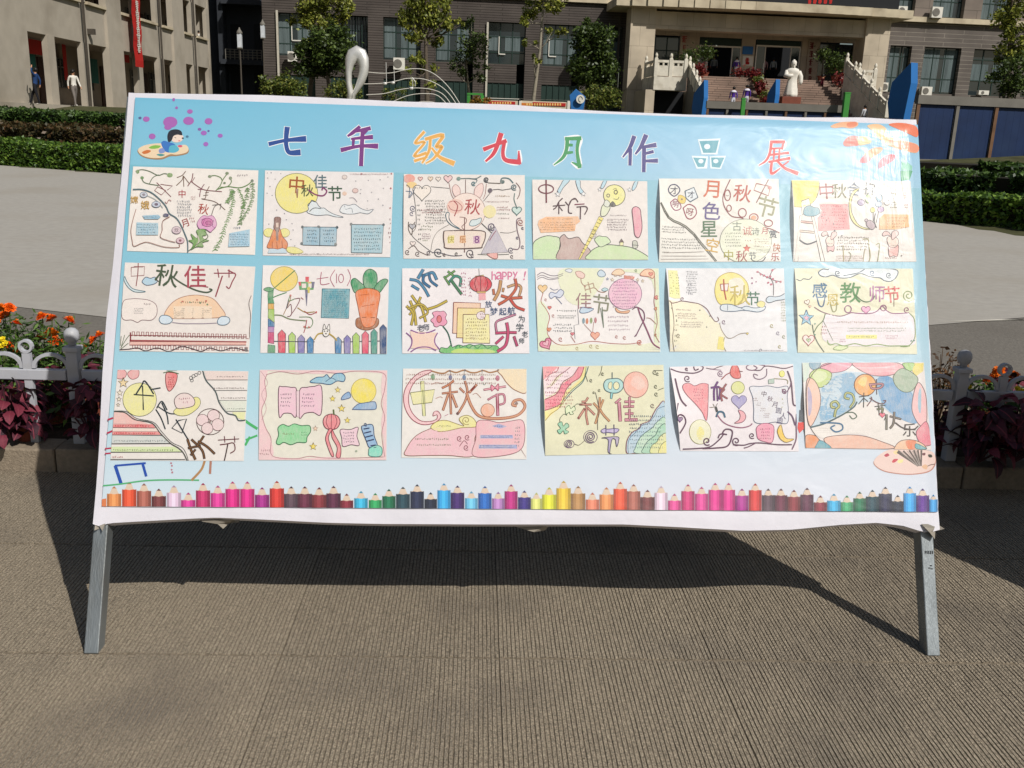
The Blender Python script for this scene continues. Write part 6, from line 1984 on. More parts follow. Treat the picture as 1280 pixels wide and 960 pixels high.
class Art:
    """flat print built as thin ribbons and patches in board coordinates"""
    def __init__(s, org, sc, h0, lift=None, st=1e-5):
        s.org = org; s.sc = sc; s.h0 = h0; s.k = 0; s.st = st; s.ink = 1; s.al = 1; s.V = []; s.C = []; s.F = []; s.lift = lift or (lambda a, b: 0); s.li = lift is not None
    def pt(s, x, y): return bp(s.org[0]+x/s.sc, s.org[1]+y/s.sc)
    def layer(s): s.k += 1; return s.h0+s.k*s.st
    def tri(s, p, q, r, h, c, depth=0):
        if s.li and depth < 5:
            m = max((p[0]-q[0])**2+(p[1]-q[1])**2, (q[0]-r[0])**2+(q[1]-r[1])**2, (r[0]-p[0])**2+(r[1]-p[1])**2)
            if m > .035**2 or (m > .016**2 and min(p[0], q[0], r[0]) < s.amin+.12):
                e = [((p[0]-q[0])**2+(p[1]-q[1])**2, p, q, r), ((q[0]-r[0])**2+(q[1]-r[1])**2, q, r, p), ((r[0]-p[0])**2+(r[1]-p[1])**2, r, p, q)]; e.sort(key=lambda z: -z[0]); _, A_, B_, C_ = e[0]
                M_ = ((A_[0]+B_[0])/2, (A_[1]+B_[1])/2); s.tri(A_, M_, C_, h, c, depth+1); s.tri(M_, B_, C_, h, c, depth+1); return
        n = len(s.V)
        for z in (p, q, r): s.V.append((z[0], z[1], h+s.lift(z[0], z[1]))); s.C.append((*c, s.al))
        s.F.append((n, n+1, n+2))
    def poly(s, P, col):
        h = s.layer(); Q = [s.pt(*p) for p in P]; c = vc(col); s.al = 0
        for t in tessellate_polygon([[Vector((x, y, 0)) for x, y in Q]]): s.tri(Q[t[0]], Q[t[1]], Q[t[2]], h, c)
        s.al = 1
    def stroke(s, P, W, col, h=None, cap=True):
        h = h or s.layer(); c = tuple(x*s.ink for x in vc(col)); n = len(P); P = [Vector(p) for p in P]; W = W if isinstance(W, list) else [W]*n; L_ = []; R_ = []
        for i in range(n):
            d = P[min(i+1, n-1)]-P[max(i-1, 0)]
            if d.length < 1e-6: d = Vector((1, 0))
            d.normalize(); w = Vector((-d.y, d.x))*W[i]*.5; e = Vector((0, 0))
            if cap and i == 0: e = -d*W[i]*.3
            if cap and i == n-1: e = d*W[i]*.3
            L_.append(s.pt(*(P[i]+w+e))); R_.append(s.pt(*(P[i]-w+e)))
        for i in range(n-1): s.tri(L_[i], R_[i], R_[i+1], h, c, 4); s.tri(L_[i], R_[i+1], L_[i+1], h, c, 4)
def cr(P, closed=False, k=5):
    n = len(P); 
    if n < 3: return [tuple(p) for p in P]
    out = []; rng = n if closed else n-1
    for i in range(rng):
        g = (lambda j: P[j % n]) if closed else (lambda j: P[max(0, min(n-1, j))]); p0, p1, p2, p3 = g(i-1), g(i), g(i+1), g(i+2)
        for q in range(k):
            t = q/k; out.append(tuple(.5*(2*p1[a]+(p2[a]-p0[a])*t+(2*p0[a]-5*p1[a]+4*p2[a]-p3[a])*t*t+(3*p1[a]-p0[a]-3*p2[a]+p3[a])*t**3) for a in range(len(p1))))
    if not closed: out.append(tuple(P[-1]))
    return out
_g = {}
def glyph(ch, bold):
    k = (ch, bold)
    if k not in _g:
        c = bpy.data.curves.new('glyph', 'FONT'); c.body = ch; c.offset = bold; c.resolution_u = 3; c.fill_mode = 'FRONT'
        o = bpy.data.objects.new('glyph', c); me = o.to_mesh(); me.calc_loop_triangles(); V = [(v.co.x, v.co.y) for v in me.vertices]; T = [tuple(t.vertices) for t in me.loop_triangles]; o.to_mesh_clear()
        x0, x1 = min(v[0] for v in V), max(v[0] for v in V); y0, y1 = min(v[1] for v in V), max(v[1] for v in V); q = max(x1-x0, y1-y0)
        _g[k] = ([((x-(x0+x1)/2)/q, (y-(y0+y1)/2)/q) for x, y in V], T); bpy.data.objects.remove(o); bpy.data.curves.remove(c)
    return _g[k]
def P2(t): return [tuple(float(v) for v in q.split(',')) for q in t]
def ell(cx, cy, rx, ry, n=28): return [(cx+rx*cos(2*pi*i/n), cy+ry*sin(2*pi*i/n)) for i in range(n)]
def jit(P, j): return [(x+R.uniform(-j, j), y+R.uniform(-j, j)) for x, y in P]
def draw(A_, line):
    t = line.split(); k = t[0]
    if k == 'l': A_.stroke(cr(P2(t[3:])), float(t[2]), t[1])
    elif k == 'v':
        P = cr(P2(t[3:]), k=6); w = float(t[2]); A_.stroke(P, 3, t[1])
        for i, (x, y) in enumerate(P):
            for sx_ in (-1, 1): a = R.uniform(.1, .9); A_.stroke([(x, y), (x+sx_*w*cos(a)*R.uniform(.7, 1.3), y+w*sin(a))], 4.5, t[1])
    elif k == 'p': A_.stroke(P2(t[3:]), float(t[2]), t[1])
    elif k in 'FP':
        P = P2(t[4:]); P = cr(P, True) if k == 'F' else P
        if t[1] != '-': A_.poly(P, t[1])
        if t[2] != '-': A_.stroke(list(P)+[P[0]], float(t[3]), t[2], cap=False)
        elif k == 'P' and t[1] == '-': pass
    elif k == 'E':
        w = t[3:] if t[2] != '-' else t[3:]
        if ',' in t[3]: c_, r_, lw = t[3], t[4], 0
        else: lw, c_, r_ = float(t[3]), t[4], t[5]
        (cx, cy), = P2([c_]); (rx, ry), = P2([r_]); P = ell(cx, cy, rx, ry)
        if t[1] != '-': A_.poly(P, t[1])
        if t[2] != '-' and lw: A_.stroke(P+[P[0]], lw, t[2], cap=False)
    elif k == 'e': (cx, cy), (rx, ry) = P2(t[2:4]); A_.poly(ell(cx, cy, rx, ry, 14), t[1])
    elif k == 'O': (cx, cy), (rx, ry) = P2(t[3:5]); P = ell(cx, cy, rx, ry); A_.stroke(P+[P[0]], float(t[2]), t[1], cap=False)
    elif k == 'd':
        for cx, cy in P2(t[3:]): A_.poly(jit(ell(cx, cy, float(t[2]), float(t[2]), 8), float(t[2])*.2), t[1])
    elif k == 'c':
        w = float(t[2]); (cx, cy), = P2([t[3]]); r = float(t[4]); n = float(t[5]); m_ = int(16*n)+2
        A_.stroke([(cx+r*(1-.8*i/m_)*cos(2*pi*n*i/m_+1), cy+r*(1-.8*i/m_)*sin(2*pi*n*i/m_+1)) for i in range(m_+1)], w, t[1])
    elif k == 's':
        (cx, cy), = P2([t[3]]); r = float(t[4]); P = [(cx+r*(1 if i % 2 == 0 else .42)*sin(pi*i/5), cy-r*(1 if i % 2 == 0 else .42)*cos(pi*i/5)) for i in range(10)]
        A_.poly(P, t[1]); A_.stroke(P+[P[0]], max(3, r*.14), t[2], cap=False)
    elif k == 'h':
        (cx, cy), = P2([t[4]]); r = float(t[5]); ro = radians(float(t[6])); P = []
        for i in range(24):
            q = 2*pi*i/24; x = 16*sin(q)**3/16; y = -(13*cos(q)-5*cos(2*q)-2*cos(3*q)-cos(4*q))/16; P.append((cx+r*(x*cos(ro)-y*sin(ro)), cy+r*(x*sin(ro)+y*cos(ro))))
        A_.poly(P, t[1]); A_.stroke(P+[P[0]], float(t[3]), t[2], cap=False)
    elif k == 'B':
        P = cr(P2(t[4:])); w = float(t[3]); A_.stroke(P, w+7, t[1]); A_.stroke(P, max(2, w-3), t[2])
    elif k in 'wW':
        if k == 'w': P = cr(P2(t[4:])); A_.stroke([p[:2] for p in P], [p[2]+float(t[3]) for p in P], t[1])
        else: P = cr(P2(t[2:])); A_.stroke([p[:2] for p in P], [p[2]*1.18 for p in P], t[1], cap=True)
    elif k == 'V':
        (cx, y0), = P2([t[2]]); w = float(t[3])/2; y1 = float(t[4]); P = [(cx-w*.9, y1), (cx-w, y0+w*1.1), (cx, y0), (cx+w, y0+w*1.1), (cx+w*.9, y1)]; A_.poly(P, t[1]); A_.stroke(P+[P[0]], 5, '4a4a58', cap=False)
    elif k == 'Z':
        (x0, y0), (x1, y1) = P2(t[3:5]); st_, hh = float(t[5]), float(t[6]); P = []; x = x0; up = 0
        while x < x1: y = y0+(y1-y0)*(x-x0)/(x1-x0); P += [(x, y+(0 if up else hh)), (x+st_*.5, y+(0 if up else hh))]; up ^= 1; x += st_*.5
        A_.stroke(P, float(t[2]), t[1])
    elif k == 'x':
        (x0, y0), (x1, y1) = P2(t[2:4]); n = int(t[4]); H = (y1-y0)/n; cw = min(max(H*.6, 10), 17)
        h = A_.layer()
        for i in range(n):
            x = x0+R.uniform(0, cw); yc = y0+H*(i+.5); xe = x1-R.uniform(0, (x1-x0)*.12); ch = min(H*.72, 18)
            while x < xe:
                for _ in range(3): A_.stroke([(x+R.uniform(-.3, .0)*cw, yc+R.uniform(-.5, .5)*ch), (x+R.uniform(.0, .3)*cw, yc+R.uniform(-.5, .5)*ch)], max(2.4, cw*.2), t[1], h, cap=False)
                x += cw*R.uniform(.85, 1.15)
    elif k == 'g':
        V_, T = glyph(t[1], float(t[6])*.18 if len(t) > 6 else 0); (cx, cy), = P2([t[3]]); s_ = float(t[4]); ro = radians(float(t[5])); h = A_.layer(); c = vc(t[2])
        Q = [A_.pt(cx+s_*(x*cos(ro)+y*sin(ro)), cy+s_*(x*sin(ro)-y*cos(ro))) for x, y in V_]
        for a, b_, c_ in T: A_.tri(Q[a], Q[b_], Q[c_], h, c, 4)
def artobj(name, A_, m, parent):
    me = npmesh(name, np.array(A_.V), np.array(A_.F), m, np.array(A_.C), 3)
    return link(name, me, parent)
# printed sky blue field with its own top to bottom gradient, pencils and emblems
PR = [(170, 123), (1146, 157), (1171, 640), (128, 633)]
stops = [(0, '7cc4e0'), (.13, '88c9e2'), (.1635, '8ccbe0'), (.1645, '7fc2d4'), (.30, '88c8dd'), (.55, '9cd0e2'), (.75, 'b8e0ec'), (.90, 'd2e6f0'), (1, 'dceaf3')]
stR = [(0, '8cc8e6'), (.13, 'a0cce6'), (.1635, 'a2cee4'), (.1645, '92c6d6'), (.30, 'a0cede'), (.55, 'b0d4e2'), (.75, 'ccdeea'), (.90, 'dee4ee'), (1, 'e4e7f1')]  # right side stops, paler than the left ones; blended across the width
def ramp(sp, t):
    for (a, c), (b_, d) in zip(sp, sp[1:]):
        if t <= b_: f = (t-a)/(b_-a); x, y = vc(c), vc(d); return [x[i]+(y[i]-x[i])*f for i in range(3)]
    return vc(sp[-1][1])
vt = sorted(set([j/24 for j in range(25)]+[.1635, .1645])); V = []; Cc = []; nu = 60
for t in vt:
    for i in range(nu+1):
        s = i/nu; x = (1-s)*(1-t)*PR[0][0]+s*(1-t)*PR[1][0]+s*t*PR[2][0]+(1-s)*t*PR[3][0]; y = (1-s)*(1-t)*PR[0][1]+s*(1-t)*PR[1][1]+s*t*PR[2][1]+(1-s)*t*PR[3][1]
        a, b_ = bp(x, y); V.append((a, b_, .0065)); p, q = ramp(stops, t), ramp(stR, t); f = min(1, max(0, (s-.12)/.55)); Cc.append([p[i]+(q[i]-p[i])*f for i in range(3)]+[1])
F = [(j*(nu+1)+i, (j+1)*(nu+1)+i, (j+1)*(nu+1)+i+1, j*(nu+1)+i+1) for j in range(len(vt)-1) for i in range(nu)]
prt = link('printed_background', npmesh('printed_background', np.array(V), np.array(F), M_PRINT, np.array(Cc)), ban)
TA = Art((0, 0), 1, .0067, st=4e-6)
for ln in TITLE.strip().split('\n'):
    if ln[0] == '#': q = ln.split(); TA.org = tuple(float(v) for v in q[1].split(',')); TA.sc = float(q[2])
    else: draw(TA, ln)
artobj('printed_title', TA, M_PRINT, ban)
PA = Art((0, 0), 1, .0067, st=4e-6)
seq = []
for x, top, c in zip([102, 180, 256, 332, 410, 484, 560, 636, 712, 788, 864, 940, 1014, 1084, 1158, 1232], [200, 178, 185, 212, 195, 232, 183, 196, 175, 175, 205, 172, 200, 200, 205, 198],
                     'ee9858 f05a38 b46858 7a3c3c f0d0e8 e0409a c8306a e0409a e02a88 e02a88 a82a88 d83830 5c4450 6a2840 8a3038 5c2440'.split()): seq.append((110+x/4.129, 560+top/4.129, c, 110+(x+74)/4.129))
for x, top, c, w in [(82, 120, '8a2838', 52), (138, 110, '3ab8e0', 54), (196, 118, '30a860', 52), (250, 102, '18704a', 53), (305, 93, '1f4450', 55), (362, 83, '202848', 54), (418, 115, '1c2438', 50), (470, 79, '38b0f0', 52), (523, 88, '40206a', 54), (580, 111, '70c8f0', 51), (633, 90, '1f68c0', 53), (688, 113, 'c088c8', 49), (738, 83, 'c02880', 52), (792, 108, '382880', 50), (843, 116, 'e8ec80', 44), (888, 95, 'e8e838', 56), (945, 69, 'f0c838', 57), (1003, 90, 'b88850', 57), (1062, 116, 'ee8868', 53), (1117, 95, 'f09858', 55), (1173, 73, 'f05a38', 53)]:
    seq.append((400+x/3.2, 580+top/3.2, c, 400+(x+w)/3.2))
for x, top, c, w in [(10, 143, 'b46858', 52), (63, 165, '7a3c3c', 54), (118, 150, 'f4d8ea', 50), (170, 180, 'e85098', 50), (222, 143, 'd03878', 51), (275, 153, 'e04898', 51), (328, 138, 'e03890', 51), (380, 138, 'e03890', 51), (432, 160, 'b03090', 51), (485, 140, 'd83a38', 49), (536, 160, '5c4450', 48), (585, 160, '6a2840', 49), (635, 165, '8a3038', 50), (686, 157, '5c2440', 50), (738, 187, '8a2838', 50), (790, 180, '3ab0e0', 51), (842, 187, '40a870', 48), (892, 172, '18704a', 48), (941, 165, '1f4450', 49), (991, 153, '282848', 50), (1042, 185, '1c2438', 44), (1087, 152, '38a8f0', 48), (1136, 160, '58208a', 50), (1187, 183, '50a8e8', 32)]:
    seq.append((780+x/3.122, 560+top/3.122, c, 780+(x+w)/3.122))
def basey(x): return 633.0+(640-633)*(x-128)/(1171-128)
PA.poly([(128.5, 624), (134, 623), (134, 633.2), (128.2, 633)], 'e88858')
for x, top, c, x2 in seq:
    w = x2-x; y0 = basey(x)-.1; ym = top+w*.42+1.2; cx = (x+x2)/2
    PA.poly([(x, y0), (x, ym), (x2, ym+.2), (x2, y0)], c); r_, g_, b_ = [int(c[i:i+2], 16) for i in (0, 2, 4)]
    d = '%02x%02x%02x' % (int(r_*.8), int(g_*.8), int(b_*.8)); l_ = '%02x%02x%02x' % tuple(min(255, int(v*1.06+14)) for v in (r_, g_, b_))
    PA.poly([(x, y0), (x, ym), (x+w*.16, ym), (x+w*.16, y0)], d); PA.poly([(x2-w*.2, y0), (x2-w*.2, ym), (x2, ym), (x2, y0)], d); PA.poly([(x+w*.35, y0), (x+w*.35, ym), (x+w*.6, ym), (x+w*.6, y0)], l_)
    PA.poly([(x+.2, ym+.8), (x+w*.2, ym-.6), (cx-w*.16, top+2), (cx+w*.16, top+2), (x2-w*.2, ym-.5), (x2-.2, ym+.8), (x+w*.75, ym), (cx, ym+.9), (x+w*.25, ym)], 'e8d0b8')
    PA.poly([(cx-w*.16, top+2.2), (cx, top-.6), (cx+w*.16, top+2.2)], d if c != 'f0d0e8' else 'b090a8')
artobj('printed_pencils', PA, M_PRINT, ban)
# the eighteen drawings
NAMES = ['drawing with a pink chrysanthemum, hanging willow branches and a curling vine', 'drawing with a yellow moon behind brush characters and a figure in an orange dress',
 'drawing framed with grey hearts and curls around a pink rabbit outline', 'drawing of a ladder reaching a smiling yellow moon above green hills', 'drawing with four small rounded seals and a rope line over ruled text',
 'drawing with a ladder up to a yellow corner moon and two small rabbits', 'drawing with a long red battlement wall along its bottom and cloud frames', 'drawing of an orange carrot and a multicoloured picket fence',
 'drawing with a red lantern and pink flower around three layered pages', 'drawing of a round pink balloon of text trailing twisted maroon ribbons', 'pale drawing with a yellow moon on a cloud bank and a blossoming branch',
 'yellow drawing with blue clouds along the top and a blue star on a stem', 'drawing with a strawberry, mooncakes and red striped bands at its lower left', 'pale yellow drawing with an open pink book, green cloud and tailed red lantern',
 'pink drawing with three big outlined characters strung below a beaded garland', 'yellow drawing with striped pink and blue corners around clovers and characters', 'drawing with purple scroll borders, a red heart and a yellow crescent', 'drawing of a blue sky ringed by coloured petals with an orange moon']
blocks = []
for ln in ART.strip().split('\n'):
    if ln.startswith('#D'): blocks.append((ln, []))
    else: blocks[-1][1].append(ln)
for bi, (hd, lines) in enumerate(blocks):
    q = hd.split(); org = tuple(float(v) for v in q[1].split(',')); sc = float(q[2]); corners = P2(q[3:7]); col = q[7]; LM = float(q[8])*.001
    Q = [bp(org[0]+x/sc, org[1]+y/sc) for x, y in corners]           # TL TR BR BL in board coordinates
    bt, bb = Q[0][1], Q[3][1]
    def lift(a, b_, Q=Q, LM=LM, bt=bt, bb=bb, ph=R.uniform(0, 6)):
        t = min(1, max(0, (b_-bb)/(bt-bb))); a0 = Q[3][0]+(Q[0][0]-Q[3][0])*t; s = max(0, a-a0)
        return LM*sin(pi*t)**.9*max(0, 1-s/.13)**2 + .0012*sin(s*14+ph)*sin(pi*t)*min(1, s/.1)
    root = tag(empty('drawing'), NAMES[bi], 'drawing', 'school drawings pinned on the board'); mw = BD @ Matrix.Translation((Q[0][0], Q[0][1], .008)); root.matrix_world = mw
    def sh(s, t): x = [(1-s)*(1-t)*Q[0][i]+s*(1-t)*Q[1][i]+s*t*Q[2][i]+(1-s)*t*Q[3][i] for i in (0, 1)]; return (x[0]-Q[0][0], x[1]-Q[0][1], lift(*x))
    nxs = [0, .02, .04, .06, .09, .12, .16, .2, .25, .3, .36, .42, .5, .58, .66, .75, .84, .92, 1]; V = [sh(s, j/14) for j in range(15) for s in nxs]; m_ = len(nxs)
    F = [(j*m_+i, (j+1)*m_+i, (j+1)*m_+i+1, j*m_+i+1) for j in range(14) for i in range(m_-1)]; c = vc(col); gm = sum(c)/3; c = tuple(x*.62+gm*.38 for x in c); cols = np.tile(np.array([*c, 1.0]), (len(V), 1))
    link('sheet', npmesh('sheet', np.array(V), np.array(F), M_PAPER, cols), root)
    A_ = Art(org, sc, .0006, lift); A_.amin = Q[3][0]; A_.ink = .72
    for ln in lines: draw(A_, ln)
    v = np.array(A_.V); v[:, 0] -= Q[0][0]; v[:, 1] -= Q[0][1]
    # keep the ink on its sheet
    A_.V = v; lim = [Q[1][0]-Q[0][0], Q[3][1]-Q[0][1]]
    xl = np.interp(v[:, 1], [lim[1], 0], [Q[3][0]-Q[0][0], 0]); xr = np.interp(v[:, 1], [Q[2][1]-Q[0][1], Q[1][1]-Q[0][1]], [Q[2][0]-Q[0][0], Q[1][0]-Q[0][0]])
    v[:, 0] = np.clip(v[:, 0], xl+.0008, xr-.0008); yt = (Q[1][1]-Q[0][1])*v[:, 0]/max(.01, Q[1][0]-Q[0][0]); yb_ = lim[1]+(Q[2][1]-Q[3][1])*v[:, 0]/max(.01, Q[2][0]-Q[3][0]); v[:, 1] = np.clip(v[:, 1], yb_+.0008, yt-.0008)
    artobj('artwork', A_, M_CRAYON, root)
# clear plastic film
fm = bpy.data.materials.new('clear_film'); fm.use_nodes = True; t = fm.node_tree; N = t.nodes; L = t.links; N.remove(N['Principled BSDF'])
tr = N.new('ShaderNodeBsdfTransparent'); tr.inputs[0].default_value = (.97, .97, .97, 1); g1 = N.new('ShaderNodeBsdfGlossy'); g1.inputs['Roughness'].default_value = .25; g2 = N.new('ShaderNodeBsdfGlossy'); g2.inputs['Roughness'].default_value = .5
tc = N.new('ShaderNodeTexCoord'); mp = N.new('ShaderNodeMapping'); L.new(tc.outputs['Object'], mp.inputs[0]); mp.inputs['Scale'].default_value = (.9, 1.5, 1); mp.inputs['Rotation'].default_value = (0, 0, .35)
n1 = N.new('ShaderNodeTexNoise'); n1.inputs['Scale'].default_value = 3.6; n1.inputs['Detail'].default_value = 3; n1.inputs['Distortion'].default_value = 1.2; L.new(mp.outputs[0], n1.inputs[0])
mp2 = N.new('ShaderNodeMapping'); mp2.inputs['Scale'].default_value = (9, 1.6, 1); L.new(tc.outputs['Object'], mp2.inputs[0]); n2 = N.new('ShaderNodeTexNoise'); n2.inputs['Scale'].default_value = 5; n2.inputs['Detail'].default_value = 3; n2.inputs['Distortion'].default_value = .6; L.new(mp2.outputs[0], n2.inputs[0])
sx = N.new('ShaderNodeSeparateXYZ'); L.new(tc.outputs['Object'], sx.inputs[0]); mr = N.new('ShaderNodeMapRange'); mr.inputs[1].default_value = hw-.26; mr.inputs[2].default_value = hw-.03; mr.inputs[3].default_value = .0; mr.inputs[4].default_value = .5; L.new(sx.outputs[0], mr.inputs[0])
ml = N.new('ShaderNodeMath'); ml.operation = 'MULTIPLY'; L.new(n2.outputs[0], ml.inputs[0]); L.new(mr.outputs[0], ml.inputs[1]); ad = N.new('ShaderNodeMath'); ad.operation = 'ADD'; L.new(ml.outputs[0], ad.inputs[0]); L.new(n1.outputs[0], ad.inputs[1])
bu = N.new('ShaderNodeBump'); bu.inputs['Strength'].default_value = .26; bu.inputs['Distance'].default_value = .02; L.new(ad.outputs[0], bu.inputs['Height'])
for g_ in (g1, g2): L.new(bu.outputs[0], g_.inputs['Normal'])
m1 = N.new('ShaderNodeMixShader'); m1.inputs[0].default_value = .7; L.new(g1.outputs[0], m1.inputs[1]); L.new(g2.outputs[0], m1.inputs[2])
lw_ = N.new('ShaderNodeLayerWeight'); lw_.inputs[0].default_value = .5; pw = N.new('ShaderNodeMath'); pw.operation = 'POWER'; pw.inputs[1].default_value = 4; L.new(lw_.outputs['Facing'], pw.inputs[0])
fr = N.new('ShaderNodeMapRange'); fr.inputs[3].default_value = .044; fr.inputs[4].default_value = .85; L.new(pw.outputs[0], fr.inputs[0]); m2 = N.new('ShaderNodeMixShader'); L.new(fr.outputs[0], m2.inputs[0]); L.new(tr.outputs[0], m2.inputs[1]); L.new(m1.outputs[0], m2.inputs[2]); L.new(m2.outputs[0], N['Material Output'].inputs[0])
def ffilm(s, t):
    x, y = coons(s, t); a, b_ = bp(x, y); e = min(1, min(s, 1-s)*70, min(t, 1-t)*35)
    return (a, b_, .006+.017*e+.0012*sin(a*7+b_*3)*e)
V, F = grid(210, 105, ffilm); me = bpy.data.meshes.new('film'); me.from_pydata(V, [], F); me.materials.append(fm); me.shade_smooth(); link('film', me, board)
# torn strips of film showing under the lower edge and at the right corner
def scrap(pts, h=-.03):
    b = MB(); b.v = [(*bp(*p), h+R.uniform(-.012, .02)) for p in pts]; b.f = [tuple(range(len(pts)))]; b.mi = [0]; o = b.obj('torn_edge', M_TORN, board); sf = o.modifiers.new('t', 'SOLIDIFY'); sf.thickness = .0008
scrap([(243, 648), (300, 647), (296, 653), (282, 654), (277, 661), (270, 655), (252, 652)]); scrap([(635, 654), (690, 654), (683, 663), (668, 665), (650, 660)]); scrap([(1150, 655), (1172, 655), (1180, 661), (1170, 664), (1166, 674), (1158, 666)], .004)
scrap([(119, 650), (133, 650), (131, 664), (125, 660), (121, 663)], .003)
b = MB()                                      # pencilled size marks on the right leg
for i in range(5): a, q = bp(1157+2.2*i, 690.5); b.box(a-.0012, a+.0014, q-.006*R.uniform(.5, 1), q+.005, -.0015, -.0008)
for x, y in ((1164, 707), (1165, 711), (1162, 710)): a, q = bp(x, y); b.box(a-.003, a+.003, q-.0015, q+.0015, -.0015, -.0008)
b.obj('pen_mark', M_DARK, board)
# the next board of the row stands just outside the picture on the right and throws its shadow in
nbd = tag(empty('display_board'), 'second leaning display board just beyond the right side of the view', 'display board'); u2 = .06; nbd.matrix_world = Matrix.Translation((2.075, 2.60, 0)) @ Matrix.Rotation(u2, 4, 'Z') @ Matrix.Rotation(-LEAN+pi/2, 4, 'X')
for a in (0, BW-.05): MB().box(a, a+.05, 0, BT-.01, -.052, -.002).obj('leg', M_GALV, nbd)
MB().box(.0, BW, .375, BT, 0, .004).obj('banner', M_BANNER, nbd); b = MB(); b.box(.06, BW-.06, .5, BT-.04, .005, .007); b.obj('printed_background', mat('sky_print', '8cc4dc', .5), nbd)
# ---------------------------------------------------------------- flower bed
fence = tag(empty('garden_fence'), 'low white plastic garden fence with arched rails and ball topped posts along the flower bed', 'fence')
M_PVC = mat('white_plastic', 'b2b3b8', .45, .08, 8, dirt='9c9a94', dscale=7)
fb = .1; FYL = 3.985
def arcmesh(w):
    b = MB(); n = 12; r = w/2
    for (ra, rb) in ((r, r-.016),):
        for i in range(n):
            a, c = pi*i/n, pi*(i+1)/n; P = [(r+ra*cos(a), ra*sin(a)*.85), (r+ra*cos(c), ra*sin(c)*.85), (r+rb*cos(c), rb*sin(c)*.85), (r+rb*cos(a), rb*sin(a)*.85)]
            b.prism([Vector((x, -.008, z)) for x, z in P], (0, .016, 0))
    return b.mesh('arch', M_PVC)
un = ((PM.inverted() @ atY(1193, 520, 4.08)).x-(PM.inverted() @ atY(93, 470, 3.9)).x)/20; arc = arcmesh(un-.034)
pk = MB().box(-.017, .017, -.011, .011, 0, .40).mesh('picket', M_PVC)
b = MB(); n = 14
for i in range(n):
    a, c = 2*pi*i/n, 2*pi*(i+1)/n; b.prism([Vector((.03*cos(q)*f, -.011, .43+.03*sin(q)*f)) for q, f in ((a, 1), (c, 1), (c, .68), (a, .68))], (0, .022, 0))
curl = b.mesh('curl', M_PVC)
po_ = MB().box(-.024, .024, -.024, .024, 0, .415).box(-.032, .032, -.032, .032, .4155, .435).mesh('post', M_PVC)
bl_ = MB().lathe([(.015, .44), (.016, .452), (.024, .456), (.030, .470), (.032, .484), (.029, .500), (.018, .512), (.004, .516)], n=20).mesh('ball', M_PVC, smooth=True)
fx0 = (PM.inverted() @ atY(93, 470, 3.9)).x
for i in range(-10, 31):
    x = fx0+i*un; Mx = PM @ Matrix.Translation((x, FYL, fb))
    if i % 5 == 0:
        o = link('post', po_, fence, .003); o.matrix_local = Mx; o2 = link('ball', bl_, o)
    else:
        o = link('picket', pk, fence); o.matrix_local = Mx @ Matrix.Rotation(R.uniform(-.02, .02), 4, 'Y'); link('curl', curl, o)
    if i < 30: o = link('arch', arc, fence); o.matrix_local = PM @ Matrix.Translation((x+.017, FYL, fb+.335))
for x in range(-10, 30, 5):
    xa = fx0+x*un; M_ = PM @ Matrix.Translation((0, FYL, fb)); MB().box(xa+.033, xa+5*un-.033, -.016, .016, .285, .33).mesh('rail', M_PVC)
    o = link('rail', bpy.data.meshes[-1] if False else MB().box(xa+.033, xa+5*un-.033, -.016, .016, .285, .33).mesh('rail', M_PVC), fence, .003); o.matrix_local = M_
    b = MB(); 
    for q in (xa+.045, xa+5*un-.045): b.lathe([(.006, 0), (.005, .003)], (0, 0, 0), 8)
# marigolds
M_PET = [mat('marigold_petal_'+k, c, .6, .2, 60) for k, c in (('a', 'f07a14'), ('b', 'e8610c'))]; M_YEL = mat('yellow_petal', 'e8d020', .6)
M_MGL = leafmat('marigold_leaf', '2c4018', '46642a', '6a8a3c'); M_TERRA = mat('terracotta', '7a4030', .8, .2, 10); M_STALK = mat('stalk', '4a5a28', .7)
def flowermesh(r, seed, m, layers=5):
    q = random.Random(seed); b = MB()
    for L_ in range(layers):
        n = 15-2*L_; rr = r*(1-.17*L_); z = r*.10*L_+.0; tilt = .18+.24*L_
        for i in range(n):
            a = 2*pi*i/n+q.uniform(-.2, .2); w = 1.1*pi*rr/n*1.25; ri = r*.06
            d = Vector((cos(a), sin(a), 0)); s = Vector((-sin(a), cos(a), 0)); up = Vector((0, 0, 1)); e = rr*q.uniform(.88, 1.05)
            p0 = d*ri+up*z; p1 = d*e*.62+s*w*.9+up*(z+e*.62*tan(tilt)+q.uniform(-.1, .1)*r); p2 = d*e*cos(tilt*.8)+up*(z+e*sin(tilt)*.8-.06*r+q.uniform(-.12, .12)*r); p3 = d*e*.62-s*w*.9+up*(z+e*.62*tan(tilt)+q.uniform(-.1, .1)*r)
            b.quad(p0, p1, p2, p3)
    return b.mesh('flower', m, recalc=False)
FM = [flowermesh(.034, i, M_PET[i % 2]) for i in range(4)]; FY = flowermesh(.018, 9, M_YEL, 3)
